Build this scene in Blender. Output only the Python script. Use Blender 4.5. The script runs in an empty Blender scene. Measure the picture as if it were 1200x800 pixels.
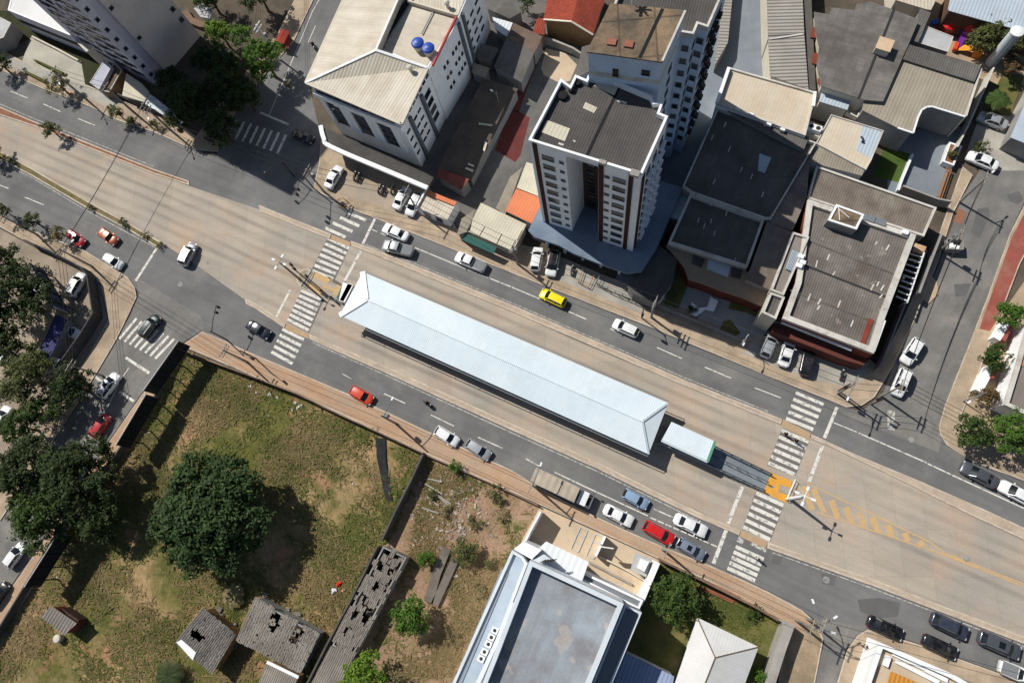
import bpy, math, random
import numpy as np
from mathutils import Vector, Matrix, Quaternion

RND = random.Random(7)
SC = bpy.context.scene
COL = SC.collection
PI = math.pi

# ------------------------------------------------------------------ camera
CAM_H, FPX, NAD = 100.0, 800.0, (701.7, 619.8)
def _basis():
    n = Vector(((NAD[0]-600)/FPX, (400-NAD[1])/FPX, -1)).normalized()
    z = -n
    x = (Vector((1, 0, 0)) - z*z.x).normalized()
    return x, z.cross(x), z
BX, BY, BZ = _basis()
def G(u, v, z=0.0):
    """ground point (or point at height z) that the survey pixel (u, v) looks at"""
    d = Vector(((u-600)/FPX, (400-v)/FPX, -1))
    k = (CAM_H-z)/(-d.dot(BZ))
    return Vector((d.dot(BX)*k, d.dot(BY)*k, z))
def GP(pts, z=0.0): return [G(u, v, z) for u, v in pts]
cam_d = bpy.data.cameras.new('camera')
cam_d.sensor_width = 36; cam_d.lens = FPX/1200*36; cam_d.clip_end = 6000; cam_d.clip_start = .5
cam = bpy.data.objects.new('camera', cam_d); COL.objects.link(cam)
cam.matrix_world = Matrix(((BX.x, BX.y, BX.z, 0), (BY.x, BY.y, BY.z, 0), (BZ.x, BZ.y, BZ.z, CAM_H), (0, 0, 0, 1)))
SC.camera = cam

# ------------------------------------------------------------------ light
SUN_AZ, SUN_EL = math.radians(-40.5), math.radians(48)   # SUN_AZ: direction the shadows run
w = bpy.data.worlds.new('World'); SC.world = w; w.use_nodes = True
nt = w.node_tree; nt.nodes.clear()
sky = nt.nodes.new('ShaderNodeTexSky'); sky.sky_type = 'NISHITA'; sky.sun_disc = False
sky.sun_elevation = SUN_EL
to_sun = Vector((-math.cos(SUN_AZ)*math.cos(SUN_EL), -math.sin(SUN_AZ)*math.cos(SUN_EL), math.sin(SUN_EL)))
sky.sun_rotation = math.atan2(to_sun.x, to_sun.y)
bg = nt.nodes.new('ShaderNodeBackground'); bg.inputs['Strength'].default_value = 0.062
wo = nt.nodes.new('ShaderNodeOutputWorld')
nt.links.new(sky.outputs[0], bg.inputs[0]); nt.links.new(bg.outputs[0], wo.inputs[0])
sl = bpy.data.lights.new('sun', 'SUN'); sl.energy = 4.8; sl.angle = math.radians(.5); sl.color = (1, .955, .885)
so = bpy.data.objects.new('sun', sl); COL.objects.link(so)
so.rotation_euler = to_sun.to_track_quat('Z', 'Y').to_euler(); so.location = (0, 0, 90)
SC.view_settings.view_transform = 'Standard'; SC.view_settings.look = 'None'
SC.view_settings.exposure = 0.06; SC.view_settings.gamma = 1
SC.render.engine = 'CYCLES'
SC.cycles.max_bounces = 5; SC.cycles.diffuse_bounces = 4; SC.cycles.glossy_bounces = 2
SC.cycles.transparent_max_bounces = 4; SC.cycles.transmission_bounces = 2
SC.cycles.use_denoising = True

# ------------------------------------------------------------------ materials
def lin(c):
    if max(c) > 1.0: c = [x/255 for x in c]; c = [x/12.92 if x <= .04045 else ((x+.055)/1.055)**2.4 for x in c]
    return (*c[:3], 1.0)
MATS = {}
class NT:
    def __init__(s, name):
        s.m = bpy.data.materials.new(name); s.m.use_nodes = True
        s.t = s.m.node_tree; s.b = s.t.nodes['Principled BSDF']
    def n(s, kind, **kw):
        nd = s.t.nodes.new('ShaderNode'+kind)
        for k, v in kw.items(): setattr(nd, k, v)
        return nd
    def l(s, a, b): s.t.links.new(a, b)
    def math(s, op, a, b=None, clamp=False):
        nd = s.n('Math', operation=op, use_clamp=clamp)
        for i, x in enumerate((a, b)):
            if x is None: continue
            if isinstance(x, (int, float)): nd.inputs[i].default_value = x
            else: s.l(x, nd.inputs[i])
        return nd.outputs[0]
    def noise(s, vec, scale, detail=4, rough=.6):
        nd = s.n('TexNoise'); nd.inputs['Scale'].default_value = scale
        nd.inputs['Detail'].default_value = detail; nd.inputs['Roughness'].default_value = rough
        s.l(vec, nd.inputs['Vector']); return nd.outputs['Fac']
    def ramp(s, fac, a, b):
        nd = s.n('MapRange'); nd.inputs['From Min'].default_value = a; nd.inputs['From Max'].default_value = b
        s.l(fac, nd.inputs['Value']); return nd.outputs[0]
    def mix(s, fac, a, b, mode='MIX'):
        nd = s.n('Mix', data_type='RGBA', blend_type=mode)
        if isinstance(fac, (int, float)): nd.inputs['Factor'].default_value = fac
        else: s.l(fac, nd.inputs['Factor'])
        for key, x in ((6, a), (7, b)):
            if isinstance(x, tuple): nd.inputs[key].default_value = x
            else: s.l(x, nd.inputs[key])
        return nd.outputs[2]
    def mapped(s, vec, sc, loc=(0, 0, 0)):
        nd = s.n('Mapping'); nd.inputs['Scale'].default_value = sc; nd.inputs['Location'].default_value = loc
        s.l(vec, nd.inputs['Vector']); return nd.outputs[0]

def mat(name, col, col2=None, scale=.35, grain=.12, gscale=6, rough=.85, spec=.25, metal=0, uv=False,
        corr=0, cdepth=.03, cdark=.0, tile=None, tvar=.12, dirt=None, damt=.5, dscale=.25, streak=0, scol=None, bump=0, spots=None, coat=0, tracks=0):
    """weathered surface: two broad tones, fine grain, optional corrugation (period in m), sheet joints, stains, streaks"""
    if name in MATS: return MATS[name]
    N = NT(name); tc = N.n('TexCoord'); geo = N.n('NewGeometry')
    vec = tc.outputs['UV'] if uv else geo.outputs['Position']
    pos = geo.outputs['Position']
    off = (hash(name) % 97)*1.0 if False else (sum(map(ord, name)) % 97)*1.3
    p2 = N.mapped(pos, (1, 1, 1), (off, off*.7, 0))
    c = lin(col)
    if col2 is not None:
        c = N.mix(N.ramp(N.noise(p2, scale, 5, .62), .36, .64), c, lin(col2))
    if tile:
        bk = N.n('TexBrick'); bk.offset = tile[2] if len(tile) > 2 else 0
        bk.inputs['Scale'].default_value = 1; bk.inputs['Brick Width'].default_value = tile[0]; bk.inputs['Row Height'].default_value = tile[1]
        bk.inputs['Mortar Size'].default_value = tile[3] if len(tile) > 3 else .02
        bk.inputs['Color1'].default_value = (1-tvar, 1-tvar, 1-tvar, 1); bk.inputs['Color2'].default_value = (1+tvar*.6, 1+tvar*.6, 1+tvar*.6, 1)
        mo = tile[4] if len(tile) > 4 else .6
        bk.inputs['Mortar'].default_value = (mo, mo, mo, 1)
        N.l(vec, bk.inputs['Vector']); c = N.mix(1.0, c, bk.outputs['Color'], 'MULTIPLY')
    if streak:
        st = N.noise(N.mapped(tc.outputs['UV'], (.9, .07, 1), (off, 0, 0)), 1.0, 5, .6)
        c = N.mix(N.math('MULTIPLY', N.ramp(st, .45, .75), streak, True), c, lin(scol or (60, 52, 45)))
    if tracks:
        sx = N.n('SeparateXYZ'); N.l(tc.outputs['UV'], sx.inputs[0])
        wob = N.noise(N.mapped(tc.outputs['UV'], (.02, .03, 1), (off, 0, 0)), 1.0, 2, .5)
        ph = N.math('ADD', N.math('MULTIPLY', sx.outputs[0], 2*PI/1.8), N.math('MULTIPLY', wob, 5.0))
        wv = N.ramp(N.math('SINE', ph), -.3, 1.1)
        brk = N.ramp(N.noise(N.mapped(tc.outputs['UV'], (.25, .03, 1), (3, off, 0)), 1.0, 4, .6), .38, .62)
        c = N.mix(N.math('MULTIPLY', N.math('MULTIPLY', wv, brk),   .42*tracks, True), c, (.09, .085, .08, 1))
    if dirt is not None:
        d = N.ramp(N.noise(N.mapped(pos, (1, 1, 1), (off*2, 3, 1)), dscale, 7, .68), .5, .72)
        c = N.mix(N.math('MULTIPLY', d, damt, True), c, lin(dirt))
    if spots is not None:
        sp = N.ramp(N.noise(N.mapped(pos, (1, 1, 1), (3, off, 2)), spots[1], 2, .5), spots[2], spots[2]+.04)
        c = N.mix(N.math('MULTIPLY', sp, spots[3] if len(spots) > 3 else .8, True), c, lin(spots[0]))
    if grain:
        g = N.noise(p2, gscale, 5, .75)
        gm = N.n('MapRange'); gm.inputs['From Min'].default_value = .25; gm.inputs['From Max'].default_value = .75
        gm.inputs['To Min'].default_value = 1-grain*1.6; gm.inputs['To Max'].default_value = 1+grain*1.6
        N.l(g, gm.inputs['Value'])
        cmb = N.n('CombineColor')
        for i in range(3): N.l(gm.outputs[0], cmb.inputs[i])
        c = N.mix(1.0, c, cmb.outputs[0], 'MULTIPLY')
    h = None
    if corr:
        sx = N.n('SeparateXYZ'); N.l(tc.outputs['UV'], sx.inputs[0])
        s = N.math('SINE', N.math('MULTIPLY', sx.outputs[0], 2*PI/corr))
        h = N.math('MULTIPLY', s, cdepth)
    if bump:
        hb = N.math('MULTIPLY', N.noise(p2, gscale*.7, 5, .7), bump)
        h = hb if h is None else N.math('ADD', h, hb)
    if h is not None:
        bp = N.n('Bump'); bp.inputs['Strength'].default_value = 1; bp.inputs['Distance'].default_value = 1
        N.l(h, bp.inputs['Height']); N.l(bp.outputs[0], N.b.inputs['Normal'])
    if isinstance(c, tuple): N.b.inputs['Base Color'].default_value = c
    else: N.l(c, N.b.inputs['Base Color'])
    N.b.inputs['Roughness'].default_value = rough; N.b.inputs['Metallic'].default_value = metal
    N.b.inputs['Specular IOR Level'].default_value = spec
    if coat: N.b.inputs['Coat Weight'].default_value = coat; N.b.inputs['Coat Roughness'].default_value = .06
    MATS[name] = N.m
    return N.m

# ------------------------------------------------------------------ mesh helper
def area2(p): return sum(p[i].x*p[(i+1) % len(p)].y-p[(i+1) % len(p)].x*p[i].y for i in range(len(p)))
def ccw(p):
    p = [Vector((q[0], q[1], q[2] if len(q) > 2 else 0)) for q in p]
    return p if area2(p) > 0 else p[::-1]
def inset(poly, d):
    p = ccw(poly); n = len(p); out = []
    for i in range(n):
        a, b, c = p[i-1].to_2d(), p[i].to_2d(), p[(i+1) % n].to_2d()
        e1, e2 = (b-a).normalized(), (c-b).normalized()
        n1, n2 = Vector((-e1.y, e1.x)), Vector((-e2.y, e2.x))
        m = (n1+n2); L = m.length
        m = m/L if L > 1e-4 else n1
        k = d/max(.35, m.dot(n1))
        q = b+m*k; out.append(Vector((q.x, q.y, p[i].z)))
    return out
def smooth(pts, n=4, closed=False):
    out = []; N = len(pts)
    for i in range(N-1):
        p0, p1, p2, p3 = pts[max(0, i-1)], pts[i], pts[i+1], pts[min(N-1, i+2)]
        for k in range(n):
            t = k/n
            out.append(tuple(.5*((2*p1[j])+(-p0[j]+p2[j])*t+(2*p0[j]-5*p1[j]+4*p2[j]-p3[j])*t*t+(-p0[j]+3*p1[j]-3*p2[j]+p3[j])*t**3) for j in range(2)))
    out.append(tuple(pts[-1])); return out
class MB:
    def __init__(s): s.v = []; s.f = []; s.u = []; s.mi = []
    def face(s, pts, uv=None, m=0):
        i = len(s.v); s.v += [tuple(p) for p in pts]; s.f.append(tuple(range(i, i+len(pts))))
        s.u.append(uv or [(p[0], p[1]) for p in pts]); s.mi.append(m)
    def flat(s, poly, z=None, ang=None, m=0, up=True):
        p = ccw(poly)
        if z is not None: p = [Vector((q.x, q.y, z)) for q in p]
        if ang is None: d = (p[1]-p[0]); ang = math.atan2(d.y, d.x)
        ca, sa = math.cos(ang), math.sin(ang); o = p[0]
        uv = [((q.x-o.x)*ca+(q.y-o.y)*sa, -(q.x-o.x)*sa+(q.y-o.y)*ca) for q in p]
        if not up: p = p[::-1]; uv = uv[::-1]
        s.face(p, uv, m)
    def slope(s, pts, m=0, along=None):
        """free 3d polygon; u runs along edge 0-1 (or 'along'), v up the slope"""
        p = [Vector(q) for q in pts]
        nrm = Vector((0, 0, 0))
        for i in range(len(p)): nrm += (p[i]-p[0]).cross(p[(i+1) % len(p)]-p[0])
        if nrm.z < 0: p = p[::-1]; nrm = -nrm
        nrm.normalize()
        U = ((Vector(along) if along is not None else Vector(pts[1])-Vector(pts[0]))); U = (U-nrm*U.dot(nrm)).normalized(); V = nrm.cross(U)
        o = Vector(pts[0]); s.face(p, [((q-o).dot(U), (q-o).dot(V)) for q in p], m)
    def prism(s, poly, z0, z1, m=0, top=True, bottom=False, ang=None, mt=None):
        p = ccw(poly); n = len(p); acc = 0
        for i in range(n):
            a, b = p[i], p[(i+1) % n]; L = (b-a).to_2d().length
            s.face([(a.x, a.y, z0), (b.x, b.y, z0), (b.x, b.y, z1), (a.x, a.y, z1)], [(acc, z0), (acc+L, z0), (acc+L, z1), (acc, z1)], m); acc += L
        if top: s.flat(p, z1, ang, m if mt is None else mt)
        if bottom: s.flat(p, z0, ang, m, up=False)
    def ring(s, outer, d, z0, z1, m=0):
        o = ccw(outer); q = inset(o, d); n = len(o)
        for i in range(n):
            j = (i+1) % n
            a, b, c, e = o[i], o[j], q[j], q[i]
            L = (b-a).length
            s.face([(a.x, a.y, z0), (b.x, b.y, z0), (b.x, b.y, z1), (a.x, a.y, z1)], [(0, z0), (L, z0), (L, z1), (0, z1)], m)
            s.face([(c.x, c.y, z0), (e.x, e.y, z0), (e.x, e.y, z1), (c.x, c.y, z1)], [(0, z0), (L, z0), (L, z1), (0, z1)], m)
            s.face([(a.x, a.y, z1), (b.x, b.y, z1), (c.x, c.y, z1), (e.x, e.y, z1)], [(0, 0), (L, 0), (L, d), (0, d)], m)
            s.face([(a.x, a.y, z0), (e.x, e.y, z0), (c.x, c.y, z0), (b.x, b.y, z0)], None, m)
    def box(s, c, size, rz=0, m=0, M=None):
        hx, hy, hz = size[0]/2, size[1]/2, size[2]/2
        R = Matrix.Rotation(rz, 4, 'Z') if M is None else M
        P = [Vector(c)+R @ Vector((x*hx, y*hy, z*hz)) for z in (-1, 1) for x, y in ((-1, -1), (1, -1), (1, 1), (-1, 1))]
        for q in ((4, 5, 6, 7), (3, 2, 1, 0), (0, 1, 5, 4), (1, 2, 6, 5), (2, 3, 7, 6), (3, 0, 4, 7)):
            a, b, d = P[q[0]], P[q[1]], P[q[3]]; L, W = (b-a).length, (d-a).length
            s.face([P[k] for k in q], [(0, 0), (L, 0), (L, W), (0, W)], m)
    def bar(s, a, b, w, h, m=0):
        """box beam from a to b"""
        a, b = Vector(a), Vector(b); d = b-a; L = d.length
        if L < 1e-6: return
        s.box((a+b)/2, (L, w, h), 0, m, d.to_track_quat('X', 'Z').to_matrix().to_4x4())
    def tube(s, pts, r, n=6, m=0, cap=True):
        pts = [Vector(p) for p in pts]; R = r if isinstance(r, (list, tuple)) else [r]*len(pts)
        base = len(s.v); K = len(pts); prev = None
        for i, p in enumerate(pts):
            d = (pts[min(K-1, i+1)]-pts[max(0, i-1)]).normalized()
            if prev is None: x = d.orthogonal().normalized()
            else:
                x = prev-d*prev.dot(d)
                x = x.normalized() if x.length > 1e-5 else d.orthogonal().normalized()
            prev = x; y = d.cross(x)
            for k in range(n):
                a = 2*PI*k/n; s.v.append(tuple(p+(x*math.cos(a)+y*math.sin(a))*R[i]))
        for i in range(K-1):
            for k in range(n):
                k2 = (k+1) % n
                s.f.append((base+i*n+k, base+i*n+k2, base+(i+1)*n+k2, base+(i+1)*n+k)); s.mi.append(m)
                s.u.append([(k/n, i), ((k+1)/n, i), ((k+1)/n, i+1), (k/n, i+1)])
        if cap:
            for i0, rev in ((0, True), (K-1, False)):
                f = [base+i0*n+k for k in range(n)]
                s.f.append(tuple(f[::-1] if rev else f)); s.mi.append(m); s.u.append([(0, 0)]*n)
    def lathe(s, c, prof, n=16, m=0):
        """prof: list of (radius, z) upward"""
        c = Vector(c); base = len(s.v)
        for r, z in prof:
            for k in range(n):
                a = 2*PI*k/n; s.v.append((c.x+r*math.cos(a), c.y+r*math.sin(a), c.z+z))
        for i in range(len(prof)-1):
            for k in range(n):
                k2 = (k+1) % n
                s.f.append((base+i*n+k, base+i*n+k2, base+(i+1)*n+k2, base+(i+1)*n+k)); s.mi.append(m)
                s.u.append([(k/n*6, prof[i][1]), ((k+1)/n*6, prof[i][1]), ((k+1)/n*6, prof[i+1][1]), (k/n*6, prof[i+1][1])])
        f = [base+(len(prof)-1)*n+k for k in range(n)]; s.f.append(tuple(f)); s.mi.append(m); s.u.append([(0, 0)]*n)
        f = [base+k for k in range(n)][::-1]; s.f.append(tuple(f)); s.mi.append(m); s.u.append([(0, 0)]*n)
    def mesh(s, name, mats):
        me = bpy.data.meshes.new(name); me.from_pydata(s.v, [], s.f)
        ul = me.uv_layers.new(name='UVMap')
        ul.data.foreach_set('uv', [x for f in s.u for t in f for x in (t[0], t[1])])
        for mm in (mats if isinstance(mats, (list, tuple)) else [mats]): me.materials.append(mm)
        me.polygons.foreach_set('material_index', s.mi); me.update(); return me
    def build(s, name, mats, parent=None, smooth=False, loc=None, rz=None):
        me = s.mesh(name, mats)
        if smooth: me.polygons.foreach_set('use_smooth', [True]*len(me.polygons))
        o = bpy.data.objects.new(name, me); COL.objects.link(o)
        if loc is not None: o.location = loc
        if rz is not None: o.rotation_euler.z = rz
        if parent is not None:
            o.parent = parent
            if loc is None: o.matrix_parent_inverse = parent.matrix_world.inverted()
        return o
def tag(o, label=None, cat=None, group=None, kind=None):
    if label: o['label'] = label
    if cat: o['category'] = cat
    if group: o['group'] = group
    if kind: o['kind'] = kind
    return o
def thing(name, label, cat, loc, rz=0, group=None):
    o = bpy.data.objects.new(name, None); COL.objects.link(o)
    o.location = loc; o.rotation_euler.z = rz; o.empty_display_size = .5
    o.matrix_world = Matrix.Translation(Vector(loc)) @ Matrix.Rotation(rz, 4, 'Z')
    return tag(o, label, cat, group)
def struct(name, mb, mats, parent=None):
    o = mb.build(name, mats, parent); o['kind'] = 'structure'; return o
def copy_tree(o, parent=None):
    c = o.copy(); COL.objects.link(c)
    if parent is not None: c.parent = parent
    for ch in o.children: copy_tree(ch, c)
    return c
# ------------------------------------------------------------------ the setting
RA = math.atan2((G(900, 637)-G(450, 429)).y, (G(900, 637)-G(450, 429)).x)   # avenue direction
asphalt = mat('asphalt', (116, 116, 115), (98, 98, 98), .10, .13, 7, .9, .2, streak=.45, scol=(90, 90, 90), dirt=(134, 131, 126), damt=.6, dscale=.14, tracks=.6)
asphalt_old = mat('asphalt_old', (124, 122, 118), (104, 103, 101), .15, .15, 6, .9, .2, streak=.5, scol=(90, 88, 86), dirt=(142, 136, 127), damt=.7, dscale=.2)
asphalt_patch = mat('asphalt_patch', (100, 99, 98), (92, 91, 91), .5, .08, 6, .9, .2)
busway_m = mat('busway_concrete', (175, 163, 147), (156, 149, 139), .09, .09, 5, .9, .2, tile=(3.6, 6.0, .0, .035, .84), tvar=.07,
               streak=.45, scol=(138, 130, 120), dirt=(184, 150, 122), damt=.5, dscale=.13, tracks=1)
pave_tan = mat('paving_tan', (176, 157, 134), (156, 140, 121), .3, .12, 6, .9, .2, tile=(1.6, 1.6, 0, .03, .85), tvar=.09, dirt=(128, 112, 96), damt=.8, dscale=.25)
pave_grey = mat('paving_grey', (168, 164, 154), (150, 146, 138), .3, .10, 6, .9, .2, tile=(2.2, 2.2, 0, .03, .85), tvar=.06, dirt=(120, 112, 102), damt=.5, dscale=.3)
pave_red = mat('paving_red', (150, 82, 70), (136, 78, 68), .4, .1, 6, .9, .2, dirt=(160, 126, 108), damt=.5, dscale=.3)
dirt_path = mat('dirt_path', (174, 146, 120), (164, 144, 124), .2, .14, 5, .95, .1, streak=.6, scol=(156, 108, 78), dirt=(178, 156, 134), damt=.75, dscale=.2)
kerb_m = mat('kerb', (196, 184, 168), (170, 158, 142), .5, .12, 5, .9, .2, dirt=(140, 120, 102), damt=.5, dscale=.6)
soil_red = mat('soil_red', (126, 84, 66), (142, 104, 84), .8, .2, 4, .95, .1)
paint = mat('road_paint', (214, 212, 204), (196, 194, 186), .8, .08, 6, .8, .2, spots=((126, 124, 120), 2.0, .565, .7))
paint_worn = mat('road_paint_worn', (190, 188, 180), (170, 168, 160), .8, .1, 6, .85, .2, spots=((122, 120, 116), 2.6, .50, .8))
paint_yel = mat('road_paint_yellow', (216, 156, 52), (204, 146, 60), .8, .08, 6, .8, .2, spots=((168, 146, 116), 2.2, .58, .8))
paint_yelw = mat('road_paint_yellow_worn', (194, 160, 108), (184, 156, 118), .8, .1, 6, .85, .2, spots=((174, 154, 128), 2.2, .54, .6))
cross_dark = mat('crossing_asphalt', (112, 109, 104), (104, 100, 97), .4, .1, 6, .9, .2)
earth = mat('earth', (96, 86, 74), (78, 72, 64), .2, .15, 4, .95, .1, dirt=(118, 106, 92), damt=.6, dscale=.15)

def sheet(name, pts, z, m, ang=None, world=False):
    b = MB(); p = [Vector(q) for q in pts] if world else GP(pts, z)
    b.flat([Vector((q.x, q.y)) for q in p], z, RA-PI/2 if ang is None else ang)
    return struct(name, b, m)
def slab(name, pts, z1, m, z0=-.04, mk=None, rim=.16):
    """raised pavement with a kerb rim of its own"""
    b = MB(); p = [q.to_2d().to_3d() for q in GP(pts, z1)]
    b.prism(p, z0, z1, m=0, ang=RA-PI/2)
    if mk is not None: b.ring(p, rim, z0+.001, z1+.012, m=1)
    return struct(name, b, [m, mk] if mk is not None else m)

b = MB(); b.flat([Vector(q) for q in ((-1500, -1500), (1500, -1500), (1500, 1500), (-1500, 1500))], -.06)
struct('ground', b, earth)

KU = [(-60, 58), (-30, 70), (0, 82), (19, 90), (50, 104), (105, 125), (135, 140), (180, 155), (217, 171), (245, 181)]
KU2 = [(367, 222), (417, 247), (435, 254), (535, 294), (600, 320), (712, 364), (755, 380), (805, 401), (900, 441), (960, 464), (985, 475)]
KU3 = [(1104, 514), (1112, 524), (1140, 541), (1200, 563), (1260, 586)]
KL = [(-60, 222), (-30, 238), (0, 251), (25, 265), (100, 294), (150, 325), (158, 337)]
KL2 = [(212, 398), (237, 388), (265, 400), (300, 416), (407, 461), (490, 500), (600, 551), (625, 567), (690, 601), (777, 640), (834, 663), (900, 693), (940, 715), (962, 730)]
KL3 = [(1017, 735), (1075, 753), (1200, 798), (1260, 820)]
sheet('avenue_road', KU+KU2+KU3+KL3[::-1]+KL2[::-1]+KL[::-1], .0, asphalt)
nsa = math.atan2((G(412, -10)-G(330, 170)).y, (G(412, -10)-G(330, 170)).x)
sheet('side_street_north', [(390, -60), (367, 0), (357, 14), (345, 47), (300, 100), (268, 142), (255, 178), (250, 200), (375, 236), (372, 220), (378, 165), (362, 100), (412, 0), (440, -60)], .004, asphalt, nsa-PI/2)
nea = math.atan2((G(1200, 190)-G(1060, 460)).y, (G(1200, 190)-G(1060, 460)).x)
sheet('side_street_east', [(1260, 120), (1210, 90), (1165, 175), (1128, 230), (1100, 310), (1072, 375), (1050, 420), (1035, 460), (1015, 478), (985, 485), (1100, 530), (1106, 505), (1110, 470), (1138, 398), (1162, 338), (1184, 272), (1215, 205)], .004, asphalt_old, nea-PI/2)
swa = math.atan2((G(185, 385)-G(60, 570)).y, (G(185, 385)-G(60, 570)).x)
sheet('side_street_west', [(160, 325), (163, 345), (152, 370), (136, 400), (110, 442), (60, 520), (20, 580), (-30, 650), (-60, 690), (-40, 760), (0, 706), (40, 645), (120, 527), (165, 462), (213, 402), (240, 385), (235, 370)], .004, asphalt_old, swa-PI/2)
sheet('side_street_south', [(955, 725), (966, 750), (955, 800), (945, 850), (968, 860), (981, 800), (992, 762), (1004, 744), (1022, 735)], .004, asphalt_old, swa-PI/2)

BU = [(-60, 113), (-20, 128), (0, 136), (40, 147), (100, 170), (180, 203), (222, 218), (302, 245), (385, 277), (412, 288), (600, 365), (682, 402), (800, 451), (900, 491), (916, 497), (950, 513), (975, 524), (1040, 554), (1135, 600), (1200, 631), (1260, 658)]
BL = [(1260, 770), (1200, 747), (1025, 681), (900, 638), (868, 623), (840, 610), (817, 601), (600, 499), (450, 430), (362, 393), (336, 381), (300, 357), (287, 351), (232, 312), (192, 286), (150, 262), (100, 235), (37, 199), (0, 178), (-60, 146)]
sheet('busway_road', BU+BL, .014, busway_m)

def band(name, up, lo, fill, z=.13):
    slab(name, up+lo[::-1], z, fill, mk=kerb_m, rim=.22)
band('median_kerb', [(-60, 100), (-20, 117), (0, 125), (37, 141), (100, 166), (180, 198), (221, 212)], [(-60, 111), (-20, 127), (0, 135), (40, 148), (100, 172), (180, 203.5), (222, 217)], soil_red)
median_green = mat('median_weeds', (98, 96, 62), (120, 106, 78), .8, .25, 4, .95, .1)
band('median_kerb', [(-60, 146), (-20, 167), (0, 177), (37, 197), (100, 234), (150, 261), (191, 285)], [(-60, 157), (-20, 177), (0, 187), (37, 206), (100, 243), (150, 269), (186, 291)], median_green)
med_c = mat('median_concrete', (184, 168, 148), (166, 152, 136), .4, .1, 5, .9, .2, dirt=(136, 118, 100), damt=.5, dscale=.5)
band('median_kerb', [(303, 240), (340, 255), (388, 274)], [(305, 248), (340, 262), (386, 280)], med_c)
band('median_kerb', [(411, 282), (440, 292), (600, 357), (700, 400), (800, 444), (900, 484), (917, 491)], [(412, 288), (440, 299), (600, 365), (700, 408), (800, 451), (900, 491), (915, 497)], med_c)
band('median_kerb', [(950, 508), (1000, 531), (1075, 562), (1157, 598), (1200, 618), (1260, 646)], [(951, 514), (975, 524), (1040, 555), (1135, 602), (1200, 632), (1260, 660)], med_c)
band('median_kerb', [(287, 350), (300, 355), (335, 379)], [(288, 356), (300, 362), (333, 384)], med_c)
band('median_kerb', [(362, 391), (377, 398), (450, 428), (600, 496), (700, 541), (817, 599), (868, 621)], [(363, 397), (377, 404), (450, 436), (600, 504), (700, 549), (817, 606), (866, 627)], med_c)
band('median_kerb', [(900, 635), (1025, 679), (1200, 745), (1260, 768)], [(899, 642), (1025, 687), (1200, 754), (1260, 778)], med_c)

# pavements
slab('pavement', smooth(KU[:9]+[(232, 176)], 3)+[(255, 178), (268, 142), (300, 100), (345, 47), (367, 0), (390, -60), (365, -60), (345, 0), (325, 40), (255, 125), (230, 160), (212, 147), (143, 118), (98, 98), (27, 72), (-60, 28)], .14, pave_tan, mk=kerb_m)
slab('pavement', KU2[:-1]+[(992, 477), (1010, 475), (1025, 465), (1045, 432), (1072, 375), (1100, 305), (1117, 250), (1140, 205), (1128, 195), (1095, 290), (1060, 370), (1035, 420), (1020, 420), (900, 395), (780, 350), (740, 335), (625, 290), (540, 275), (505, 222), (388, 172), (376, 165), (374, 190)], .14, pave_tan, mk=kerb_m)
slab('pavement', [(1208, 225), (1183, 275), (1160, 340), (1137, 400), (1107, 475), (1100, 500), (1102, 510), (1110, 522), (1140, 541), (1200, 563), (1260, 586), (1260, 550), (1200, 530), (1150, 510), (1125, 490), (1150, 430), (1172, 370), (1195, 310), (1240, 225)], .14, pave_tan, mk=kerb_m)
slab('pavement', smooth(KL2[1:-1], 2)+[(955, 728), (965, 748), (955, 800), (945, 850), (905, 850), (912, 800), (925, 738), (905, 724), (835, 683), (780, 658), (637, 593), (600, 576), (500, 532), (395, 483), (300, 442), (225, 410), (212, 405)], .14, dirt_path, mk=kerb_m)
slab('pavement', KL+[(160, 348), (150, 370), (135, 400), (110, 442), (60, 520), (20, 580), (0, 610), (-20, 600), (40, 520), (85, 445), (112, 402), (127, 373), (118, 333), (105, 322), (40, 288), (0, 266), (-60, 235)], .14, pave_tan, mk=kerb_m)
slab('pavement', [(212, 405), (165, 464), (120, 529), (42, 647), (0, 708), (-40, 765), (-30, 800), (0, 745), (41, 684), (62, 645), (140, 536), (186, 466), (216, 410)], .14, dirt_path, mk=kerb_m)
slab('pavement', [(981, 800), (992, 762), (1005, 744), (1017, 737), (1075, 754), (1200, 799), (1260, 821), (1260, 850), (970, 850)], .14, pave_tan, mk=kerb_m)
# paving of another kind laid on them
def overlay(name, pts, m, z=.147, ang=None): return sheet(name, pts, z, m, ang)
overlay('paving', [(888, 392), (1018, 424), (1012, 446), (985, 452), (940, 442), (872, 414)], pave_grey)
overlay('paving', [(655, 300), (740, 336), (762, 350), (752, 368), (700, 346), (645, 324)], pave_grey)
overlay('paving', [(398, 203), (455, 225), (500, 246), (493, 262), (440, 240), (400, 228)], mat('paving_dusty', (168, 152, 134), (148, 138, 126), .3, .1, 6, .9, .2, tile=(2.4, 2.4, 0, .03, .85), tvar=.05))
overlay('paving', [(1203, 245), (1186, 278), (1163, 342), (1152, 372), (1148, 385), (1160, 388), (1174, 366), (1196, 308), (1225, 245)], pave_red)
overlay('paving', [(0, 62), (27, 73), (98, 99), (140, 119), (135, 131), (98, 112), (60, 97), (0, 75)], pave_grey)
overlay('paving', [(926, 740), (953, 730), (963, 748), (953, 800), (945, 850), (905, 850), (913, 800)], mat('weedy_paving', (162, 142, 120), (132, 118, 96), .35, .15, 5, .95, .1, dirt=(104, 96, 70), damt=.6, dscale=.5), z=.1575)
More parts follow.
